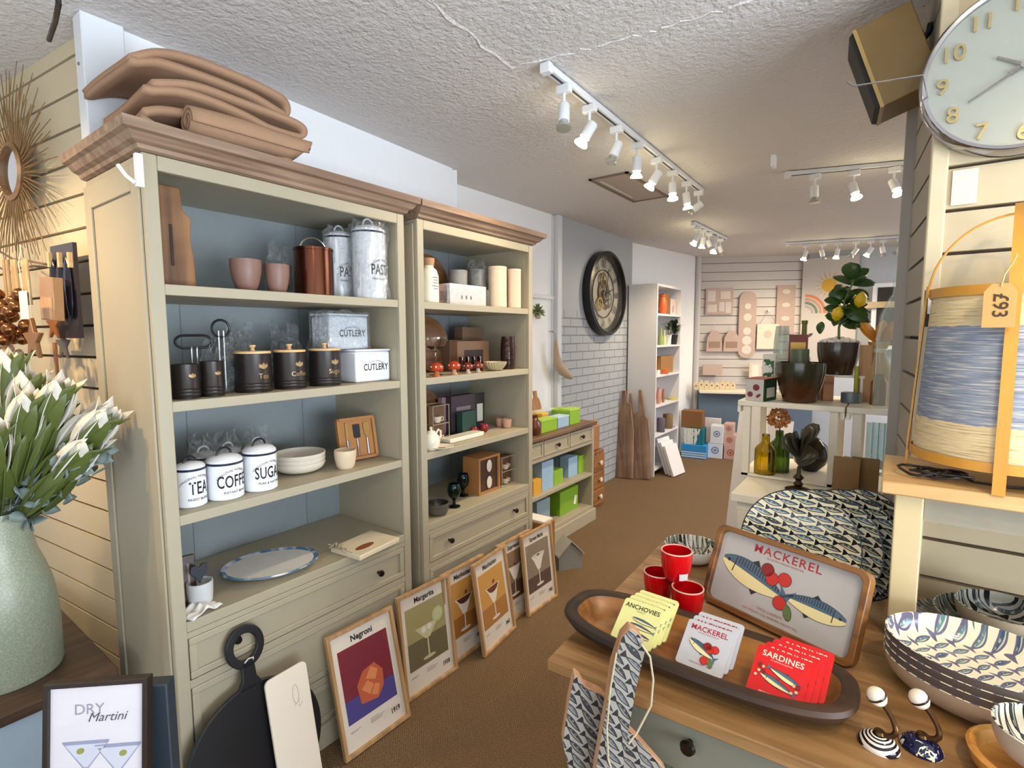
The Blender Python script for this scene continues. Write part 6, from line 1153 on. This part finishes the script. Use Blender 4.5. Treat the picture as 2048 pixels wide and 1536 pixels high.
# ---- console riser items -----------------------------------------------------
ZR=.761+.3925
lp=V((.215,1.678,ZR)); t=thing('woven_lamp','bamboo framed table lamp with natural and grey-blue woven drum on the console','lamp',lp)
BAM=C('d69a3a',.4,var=.15,bmp=.1); r0,r1,z0,z1=.168,.148,.045,.455
m,nt,b=new('woven',.85); x,y,z,_=coords(nt); n1=noise(nt,60,4,(.25,.25,5)); n2=noise(nt,30,3,(1,1,3)); band=(z+n2*.012).gt(z0+.105)*(z+n2*.012).lt(z1-.085)
c=mixc(nt,band,'dcc596','8590a4'); c=mixc(nt,n1.op('SUBTRACT',.5).op('MULTIPLY',5,clamp=True)*.55,c,'f0e6cc'); c=mixc(nt,n1.lt(.40)*.35,c,'6a5a44'); nt.links.new(c.sk,b.inputs['Base Color']); bump(nt,b,n1+n2,.6,.004)
MB().grid(lambda u,v:((r0+(r1-r0)*v)*math.cos(2*PI*u),(r0+(r1-r0)*v)*math.sin(2*PI*u),z0+(z1-z0)*v),72,12,cu=True).build('fabric_drum',m,t,solid=.002)
for rr,zz in((r0,z0),(r1,z1-.022)): MB().lathe([(rr+.003,zz),(rr+.006,zz),(rr+.006,zz+.022),(rr+.003,zz+.022)],72,close=True).build('hoop',BAM,t)
ph=math.atan2(-1,-.10)
for k in range(4):
    a=R(-97)+k*PI/2; e=(math.cos(a),math.sin(a)); s=V((-e[1],e[0],0))*.011
    L=[(r0+.009,.0),(r0+.009,.06),(r1+.009,z1),(r1*.93,z1+.07),(r1*.72,z1+.13),(r1*.38,z1+.172),(.0,z1+.185)] if k%2==0 else [(r0+.009,.0),(r0+.009,.06),(r1+.009,z1+.01)]
    vs=[]
    for rr,zz in L:
        for o_ in(0,.004): vs+=[V((e[0]*(rr+o_),e[1]*(rr+o_),zz+ (o_ if rr<.1 else 0)))-s,V((e[0]*(rr+o_),e[1]*(rr+o_),zz+(o_ if rr<.1 else 0)))+s]
    fs=[]
    for i in range(len(L)-1):
        j=i*4; fs+=[(j,j+1,j+5,j+4),(j+3,j+2,j+6,j+7),(j+2,j,j+4,j+6),(j+1,j+3,j+7,j+5)]
    fs+=[(0,2,3,1),(len(L)*4-4,len(L)*4-3,len(L)*4-1,len(L)*4-2)]
    MB().add(vs,fs).build('leg_strap',BAM,t,smooth=40)
MB().tube([((r1+.01)*math.cos(u)*(1 if abs(math.cos(u))>.01 else 1),-.01,z1-.02+.185*math.sin(u)) for u in [PI*i/24 for i in range(25)]],.0028,7).build('cane_handle',BAM,t)
MB().cyl((0,0,.075),(0,0,.17),.018).ell((0,0,.22),(.03,.03,.045),14).build('bulb_holder',C('d8d4cc',.4),t); MB().bb((-r0,-.006,.066),(r0,.006,.074)).build('cross_bar',BAM,t)
# price tag
tp=P(2000,592,y=1.50); t=thing('price_tag','kraft price tag reading £93 tied to the front strap of the lamp','tag',(tp.x,1.495,P(2000,655,y=1.5).z),rot=(0,0,R(-4)))
MB().prism([(-.026,0),(.026,0),(.026,.075),(.014,.092),(-.014,.092),(-.026,.075)],.0015).build('card',C('c99a5c',.8,var=.08),t)
text('£93',.034,t,C('3c2c18',.7),TR(-.010,-.001,.046,ry=R(90)),bold=.012,sp=1.0); MB().tube([(0,-.001,.085),(.004,-.003,.11),(.016,-.004,.135),(.02,0,.15)],.0016,5).build('string',C('d8b070',.8),t)
t=thing('lamp_cable','coiled black lamp cable lying on the console under the lamp','cable',(.06,1.60,ZR)); q=random.Random(3)
L=[((.04+.012*math.sin(k*.5))*math.cos(k*.45)-.01+k*.0012,(.035)*math.sin(k*.45)+.0,.006+.012*abs(math.sin(k*.33))) for k in range(60)]+[(.10,-.02,.006),(.16,-.03,.006),(.22,-.01,.006),(.27,.03,.006)]
MB().tube(L,.0032,7).build('cable',C('14110f',.4),t)
t=thing('plug','black plug lying at the right front of the console','plug',(.34,1.56,ZR)); MB().bb((-.025,-.02,0),(.025,.02,.022)).build('body',C('14110f',.4),t,bev=.006); MB().bb((-.045,-.012,.008),(-.0255,-.008,.014)).build('pin',STL,t); MB().bb((-.045,.008,.008),(-.0255,.012,.014)).build('pin',STL,t)
# ---- pillar: clock, speaker, cards ------------------------------------------
c0=P(2050,128,y=1.79); Rk=.198
t=thing('wall_clock','large silver round clock with raised numerals hung on the cream slatted pillar','clock',(c0.x+.0,1.849,c0.z),rot=(0,0,0)); CHR=C('a9a7ac',.12,.95,var=.03,bmp=0); GLD=C('b3a069',.3,.5,var=.03,bmp=0)
MB().lathe([(Rk-.012,.0),(Rk,.0),(Rk+.004,.02),(Rk+.002,.06),(Rk-.004,.068),(Rk-.012,.066)],96,T=TR(rx=PI/2),close=True).build('rim',CHR,t); MB().lathe([(.001,.05),(Rk-.012,.05)],96,T=TR(rx=PI/2),caps=False).build('face',C('a8aba0',.25,.15,var=.03,bmp=0),t)
for k in range(1,13):
    a=2*PI*k/12+R(-3); o=text(str(k),.054,t,GLD,TR((Rk-.046)*math.sin(a),-.0545,(Rk-.046)*math.cos(a))@TR(z=-.021),bold=.006,name='numeral',res=5); s=o.modifiers.new('s','SOLIDIFY'); s.thickness=.004; s.offset=0
for name,ang,L,w_,tail in(('minute_hand',238,.118,.0035,.05),('hour_hand',62,.10,.006,.03),('second_hand',302,.06,.004,.10)):
    MB().prism([(-w_,-tail),(w_,-tail),(w_*.6,L),(-w_*.6,L)],.0015,TR(0,-.058-.002*(name[0]=='m'),0,ry=R(ang))).build(name,C('8c8a86',.2,.9),t)
MB().lathe([(.001,.057),(.008,.057),(.008,.063),(.001,.063)],20,T=TR(rx=PI/2)).build('hub',CHR,t); MB().lathe([(.001,.0650),(Rk-.012,.0650),(Rk-.012,.0658),(.001,.0658)],64,T=TR(rx=PI/2)).build('glass',pane(),t)
c0=P(1776,134,y=2.04); t=thing('loudspeaker','tan box loudspeaker with a black grille on a wall bracket below the ceiling','speaker',(c0.x,2.04,c0.z),rot=(0,R(-19),R(5))); SPK=C('836838',.45,var=.1,bmp=.05)
MB().bb((-.062,-.08,-.13),(.085,.08,.12)).build('cabinet',SPK,t,bev=.003); MB().prism([(-.004,-.0) for _ in range(0)] or [(-.074,-.120),(-.0625,-.128),(-.0625,.118),(-.074,.110)],.15,TR(y=-.075)).build('grille',C('1c1a1a',.7,bmp=.5,sc_=200),t,smooth=0); MB().bb((-.0625,-.0815,-.1315),(-.053,.0815,.1215)).build('front_edge',C('b89a5c',.4),t)
MB().bb((.086,-.015,-.0),(.10,.015,.05)).build('bracket_plate',BLK,t); MB().tube([(.10,0,.03),(.115,.0,.04),(.125,.0,.06)],.009,8).build('bracket_arm',BLK,t)
t=thing('speaker_cable','thin black cable running up behind the loudspeaker','cable',(c0.x+.06,2.10,c0.z)); MB().tube([(-.02,.0,.08),(-.035,.01,.13),(-.02,.02,.20),(.0,.02,.26),(.02,.02,.30),(.02,.02,2.5-c0.z)],.003,6).build('cable',BLK,t)
t=thing('display_hook','long thin chrome display hook in front of the loudspeaker','hook',P(1846,150,y=1.60)); e=P(1708,172,y=1.52)-P(1846,150,y=1.60); MB().tube([V((.035,.45,.03)),V((0,0,0)),e,e+V((-.006,0,.004)),e+V((-.014,0,.014))],.0018,6).build('rod',CHR,t)
p=P(1930,372,y=1.835); t=thing('paper_card','small white blank card pinned on the cream slats beside the wall clock','card',(p.x,1.846,p.z)); MB().bb((-.026,-.002,-.045),(.026,0,.045)).build('card',C('eae0cc',.7),t)
p=P(1852,617,y=1.84); t=thing('label_strip','black sticker strip with white marks on the pillar edge','label',(.068,1.8445,p.z)); MB().bb((-.012,-.0015,-.05),(.012,0,.05)).build('strip',C('1c1c1e',.5),t); MB().bb((-.004,-.0025,-.015),(.004,-.0016,.03)).bb((-.003,-.0025,.036),(.003,-.0016,.042)).build('white_marks',C('e8e8e8',.5),t)
# ---- left side: slatted wall goods, vase of flowers, framed drawing ----------
AW=math.atan2(.165,1.49)
def onwall(px,py,off=.02):
    a=V((-3.62,.475,0)); d=V((math.cos(AW),math.sin(AW),0)); n=V((d.y,-d.x,0)); r_=ray(px,py); k=(a+n*off-EYE).dot(n)/r_.dot(n); return EYE+r_*k
def wt(px,py,name,label,cat,off=.02,group=None): return thing(name,label,cat,onwall(px,py,off),AW,group)
t=wt(40,347,'sunburst_mirror','round wall mirror framed in radiating twigs on the cream slatted wall','mirror',.03)
TWG=C('98784f',.7,var=.3); r=.085
MB().lathe([(.001,.0),(r,.0),(r,.002),(.001,.002)],48,T=TR(rx=PI/2)@TR(z=.02)).build('mirror_glass',C('d8d8dc',.03,1,var=0,bmp=0),t); MB().lathe([(r,.0),(r+.018,.0),(r+.02,.03),(r+.004,.036),(r,.022)],48,T=TR(rx=PI/2),close=True).build('rim',wood('mirror_rim','5c4028','8c6844',0,16,.5),t)
q=random.Random(21)
for lay in range(2):
    mb=MB()
    for k in range(52):
        a=2*PI*(k+.5*lay)/52+q.uniform(-.03,.03); L=q.uniform(.17,.29); s0=r+.012; mb.tube([(s0*math.cos(a),-.012-.01*lay,s0*math.sin(a)),((s0+L*.5)*math.cos(a+.02),-.014-.012*lay,(s0+L*.5)*math.sin(a+.02)),((s0+L)*math.cos(a+q.uniform(-.05,.05)),-.01-.008*lay,(s0+L)*math.sin(a+.02))],.002,5,rs=[.0024,.0021,.0013])
    o=mb.build('twig_rays',TWG,t); o['kind']='stuff'
# twisted rails with hanging ornaments
for k,(a,b,lb) in enumerate((((0,503),(88,528),'upper bent wire rail across the slatted wall'),((0,536),(66,532),'lower bent wire rail across the slatted wall'))):
    A_=onwall(*a,.10); B_=onwall(*b,.08); t=thing('wire_rail',lb,'rail',A_); d=B_-A_; MB().tube([V((0,0,0)),d*.3+V((0,0,-.015)),d*.6+V((0,0,-.005)),d,d+V((.01,.06,0))],.004,7).build('wire',C('7c6a58',.5,.3),t)
def star(R_,r_,n=5): return [((R_ if i%2==0 else r_)*math.sin(PI*i/n),(R_ if i%2==0 else r_)*math.cos(PI*i/n)) for i in range(2*n)]
t=wt(62,680,'star_ornament','brown wooden star hanging in front of the slatted wall','ornament',.16); MB().prism(star(.075,.032),.014).build('star',C('86603a',.5,.2,var=.25),t,bev=.003); MB().tube([(0,.007,.07),(0,.007,.2)],.0015,5).build('string',C('d8c8a8',.8),t)
t=wt(124,690,'star_ornament','small grey metal star hanging behind the wooden star','ornament',.05); MB().prism(star(.06,.026),.008).build('star',C('77736a',.4,.5),t,bev=.002); MB().tube([(0,.004,.055),(0,.004,.15)],.0012,5).build('string',C('d8c8a8',.8),t)
t=wt(104,650,'star_ornament','copper brown cut-out star hanging beside the white tag','ornament',.09); MB().prism(star(.055,.022),.010).build('star',C('9a6236',.4,.3),t,bev=.002); MB().prism([(-.012,-.06),(.012,-.06),(.008,-.19),(-.004,-.19)],.006).build('tail',C('9a6236',.5),t)
t=wt(18,628,'bell_cluster','hanging bunch of small round bronze bells','bells',.15); q=random.Random(5); BR2=C('8c5c34',.2,.8,var=.3)
for k in range(22): MB().ell((q.uniform(-.09,.07),q.uniform(-.03,.03),q.uniform(-.09,.08)),(.022,.022,.022),12).build('bell',BR2,t)
MB().tube([(0,0,.05),(0,0,.2)],.002,5).build('string',C('a98c60',.8),t)
t=wt(48,610,'paper_tag','white paper tag hanging among the bronze bells','tag',.19); MB().bb((-.032,-.001,-.045),(.032,0,.045)).build('card',C('e6dcd8',.6),t); MB().tube([(0,0,.045),(-.012,0,.13),(-.014,.01,.19)],.0016,5).build('string',C('e8d8b0',.8),t)
t=wt(104,598,'gift_box','clear lidded copper box with brown confetti hanging on the wall','box',.12); MB().box((0,0,0),(.10,.03,.14),(0,R(4),0)).build('box',C('b58a62',.3,.3,var=.25,sc_=80),t,bev=.003); MB().box((0,-.016,-.03),(.085,.002,.07),(0,R(4),0)).build('confetti_window',C('c9a27c',.5,var=.5,sc_=200),t)
t=wt(138,578,'pouch_pack','dark glossy pack of hanging pouches with silver folds beside the bookcase','pack',.05); MB().bb((-.09,-.012,-.17),(.085,0,.15)).build('backing_card',C('3a3238',.3,var=.2),t)
for k in range(3): MB().ell((-.06+.055*k,-.018,.0),(.024,.012,.11),14).build('pouch',C('343440',.12,.5,var=.3),t)
for k,px in enumerate((100,120,140)):
    tt=wt(px,523,'clothes_peg',('left','middle','right')[k]+' wooden peg clipping the dark pouch pack','peg',.075,'wooden pegs'); MB().bb((-.007,-.006,-.02),(.007,.006,.03)).build('peg',WOODL,tt,bev=.001)
for k,px in enumerate((14,30,52)):
    tt=wt(px,570,'ribbon_tassel',('leftmost','middle','rightmost')[k]+' pale ribbon bundle hanging from the wire rail','ribbon',.11,'pale ribbon bundles'); MB().grid(lambda u,v:(.025*(u-.5)*2*(1+.3*v),.004*math.sin(u*20),.09-.16*v),12,6).build('ribbon',C('c9a87c',.7,var=.25),tt,solid=.002)
t=wt(12,730,'paper_wreath','crumpled pale paper wreath partly out of the picture','wreath',.14); q=random.Random(6); mb=MB()
for k in range(40): a=q.uniform(0,6.28); rr=q.uniform(.05,.11); mb.ell((rr*math.cos(a),q.uniform(-.02,.02),rr*math.sin(a)),(.022,.012,.014),7,rot=(q.random()*3,q.random()*3,0))
o=mb.build('paper_petals',C('c9a68c',.8,var=.2),t); o['kind']='stuff'
# sage vase with flowers
vp=P(18,1345,z=.501); t=thing('vase','large speckled sage green bottle vase on the dark side table','vase',vp); Rv=wid(V((vp.x,vp.y,.7)),118)
dv=fwd(vp); hs=PW(22,1120,dv).z-.5; hn=PW(22,1012,dv).z-.5; print('vase',vp,Rv,hs,hn)
m,nt,b=new('sage_glaze',.35); c=mixc(nt,noise(nt,220,2).op('SUBTRACT',.45).op('MULTIPLY',4,clamp=True),'939880','b4b49b'); c=mixc(nt,noise(nt,4,2)*.4,c,'8fa39c'); nt.links.new(c.sk,b.inputs['Base Color']); bump(nt,b,noise(nt,200,2),.15,.001)
MB().lathe([(.001,0),(Rv*.97,0),(Rv,.01),(Rv*1.0,hs*.42),(Rv*.975,hs*.62),(Rv*.91,hs*.80),(Rv*.80,hs*.96),(Rv*.69,hs*1.09),(Rv*.64,hs*1.22),(Rv*.65,hn),(Rv*.60,hn),(Rv*.59,hn*.9),(.001,hn*.88)],56).build('body',m,t)
t2=thing('flower_bouquet','large bouquet of white protea-like flowers with green and eucalyptus leaves in the sage vase','flowers',vp+V((0,0,hn*.885)))
q=random.Random(31); top=(PW(60,725,dv).z-vp.z-hn)*.86; SF=dv/1.30*1.12; WPET=C('e6e0d2',.6,var=.12,bmp=0); GRL=C('5f6b30',.45,var=.35,bmp=0,sc_=14); EUC=C('7d8c86',.6,var=.2,bmp=0)
rt=V((_r.x,_r.y,0)).normalized()
heads=[(.0,.20,-.05),(.11,.30,.0),(-.10,.33,.0),(.06,.24,.05),(.17,.24,.0),(.03,.36,.02),(-.02,.30,0),(.05,.31,.02),(.09,.27,-.03),(-.08,.28,.04),(.12,.22,.03),(-.13,.24,-.02),(.02,.24,-.07),(-.05,.22,-.08),(.15,.17,-.02),(-.03,.34,.06),(.08,.20,-.08)]
for hx,hz_,hy in heads:
    H0=rt*hx*1.25*SF+V((0,hy,hz_*top/.34)); ax=(H0-V((0,0,-.05))).normalized(); MB().tube([(0,0,0),H0*.5,H0],.005,6).build('stem',ST,t2)
    wmb=MB(); gmb=MB()
    for k in range(13):
        a=k*2.4; s=ax.orthogonal().normalized(); b_=ax.cross(s); rd=s*math.cos(a)+b_*math.sin(a); inner=k<6; L=.155 if inner else .18; tip=H0+ax*L*(.9 if inner else .72)+rd*(.016 if inner else .055); base=H0-ax*.05+rd*.012
        leaf(wmb if k%5 else gmb,base,tip,.027,-rd if inner else rd,cup=.5,segs=6)
    for k in range(7):
        a=k*.95; s=ax.orthogonal().normalized(); b_=ax.cross(s); rd=s*math.cos(a)+b_*math.sin(a); leaf(gmb,H0-ax*.20+rd*.01,H0+ax*.03+rd*.065,.027,rd,cup=.4,segs=6)
    wmb.build('petals',WPET,t2,smooth=60,solid=.0012); gmb.build('green_leaves',GRL,t2,smooth=60,solid=.0012)
mb=MB()
for k in range(110): u=q.random(); bx=V((0,0,-.02))+rt*(.06+.26*u)+V((0,q.uniform(-.04,.03),.05+.20*u+q.uniform(-.05,.05))); d=V((q.uniform(-1,1),q.uniform(-1,1),q.uniform(-.4,1))).normalized()*.05; leaf(mb,bx,bx+d,.016,(q.uniform(-1,1),-1,.5),cup=.2,segs=4)
for s_ in((.18,.24),(.14,.17),(.20,.30)): mb.tube([(0,0,0),rt*s_[0]*.5+V((0,0,s_[1]*.4)),rt*s_[0]+V((0,-.02,s_[1]))],.003,5)
o=mb.build('eucalyptus_leaves',EUC,t2,smooth=50,solid=.001); o['kind']='stuff'
MB().grid(lambda u,v:((Rv*.42+.04*v*(1+.3*math.sin(u*31)))*math.cos(2*PI*u),(Rv*.42+.04*v*(1+.3*math.sin(u*23)))*math.sin(2*PI*u),.02+.10*v),60,8,cu=True).build('clear_wrap',film(),t2,smooth=12)
# framed dry martini drawing
w0=1.04; c0=PW(166,1385,w0); hd2=math.atan2(_f.y,_f.x)-PI/2+R(6); fw_=.200; fh=.29
def sketch(label,c,dz,body=True):
    t=thing('framed_print',label,'picture',(c.x,c.y,c.z-fh),rot=(R(-7),0,hd2),group=None); b=.010
    ring(MB(),[(-fw_/2,0),(fw_/2,0),(fw_/2,fh),(-fw_/2,fh)],[(-fw_/2+b,b),(fw_/2-b,b),(fw_/2-b,fh-b),(-fw_/2+b,fh-b)],0,.022).build('frame',C('2c211c',.4,var=.2),t,smooth=0,bev=.001)
    MB().bb((-fw_/2+b,.008,b),(fw_/2-b,.012,fh-b)).build('print',C('dcd6da',.6,var=.02),t)
    return t
t=sketch('dark framed DRY Martini drawing of two cocktail glasses in front of the side table',c0,0)
text('DRY',.030,t,C('98959e',.6),TR(-.016,.0074,.222),bold=0,name='title'); text('Martini',.026,t,C('4a4a55',.6),TR(.018,.0070,.206)@M(((1,0,.35,0),(0,1,0,0),(0,0,1,0),(0,0,0,1))),bold=-.004,name='script_title')
mb=MB(); mo=MB()
for cx,cz,s in((-.022,.165,1),(.040,.155,1)):
    mb.flat([(cx-.045,cz),(cx+.045,cz),(cx+.004,cz-.055),(cx-.004,cz-.055)],.0076,0); mb.flat([(cx-.04,cz-.004),(cx+.04,cz-.004),(cx+.004,cz-.05),(cx-.004,cz-.05)],.0074,1); mb.flat([(cx-.0012,cz-.055),(cx+.0012,cz-.055),(cx+.0012,cz-.12),(cx-.0012,cz-.12)],.0074,0)
    mb.flat([(cx-.045,cz+.003),(cx+.045,cz+.003),(cx+.045,cz),(cx-.045,cz)],.0072,0)
for x,z_ in((-.032,.148),(.050,.138)): mo.flat(circ(x,z_,.008,12,.006,.4),.0070)
mb.build('glass_sketch',[C('9a9cb4',.6),C('d0d0dc',.6)],t,smooth=0); mo.build('olives',C('98984e',.6),t,smooth=0)
MB().bb((-fw_/2+.01,.0045,.01),(fw_/2-.01,.0055,fh-.01)).build('glazing',pane(),t)
bk=thing('stand_box','dark blue-black box stand behind the framed martini drawing','stand',(c0.x,c0.y,0),hd2); zt=c0.z; MB().bb((-fw_/2+.02,.062,0),(fw_/2+.022,.095,zt-.036)).build('box',C('26303a',.6,var=.2),bk,bev=.003); MB().bb((-fw_/2-.01,-.02,0),(fw_/2+.02,.061,zt-fh-.006)).build('shelf_block',C('3a322c',.6),bk,bev=.003)
t=thing('cable','black cable hanging from the ceiling at the top left corner','cable',P(117,8,y=.35)); e=P(98,80,y=.38)-P(117,8,y=.35); MB().tube([V((0,0,2.499-P(117,8,y=.35).z)),V((0,0,0)),e*.5+V((.015,0,0)),e],.005,7).build('cable',BLK,t)
t=thing('ceiling_batten','white batten light fitting on the ceiling at the top left corner','light fitting',P(25,88,y=.30)); t.location.z=2.44; MB().bb((-.5,-.025,.0),(.10,.025,.059)).build('housing',TW,t,bev=.004)
struct(MB().bb((-3.6,-.25,2.38),(-2.2,-.10,2.5)).build('trim_10',C('cbb9a4',.6)))
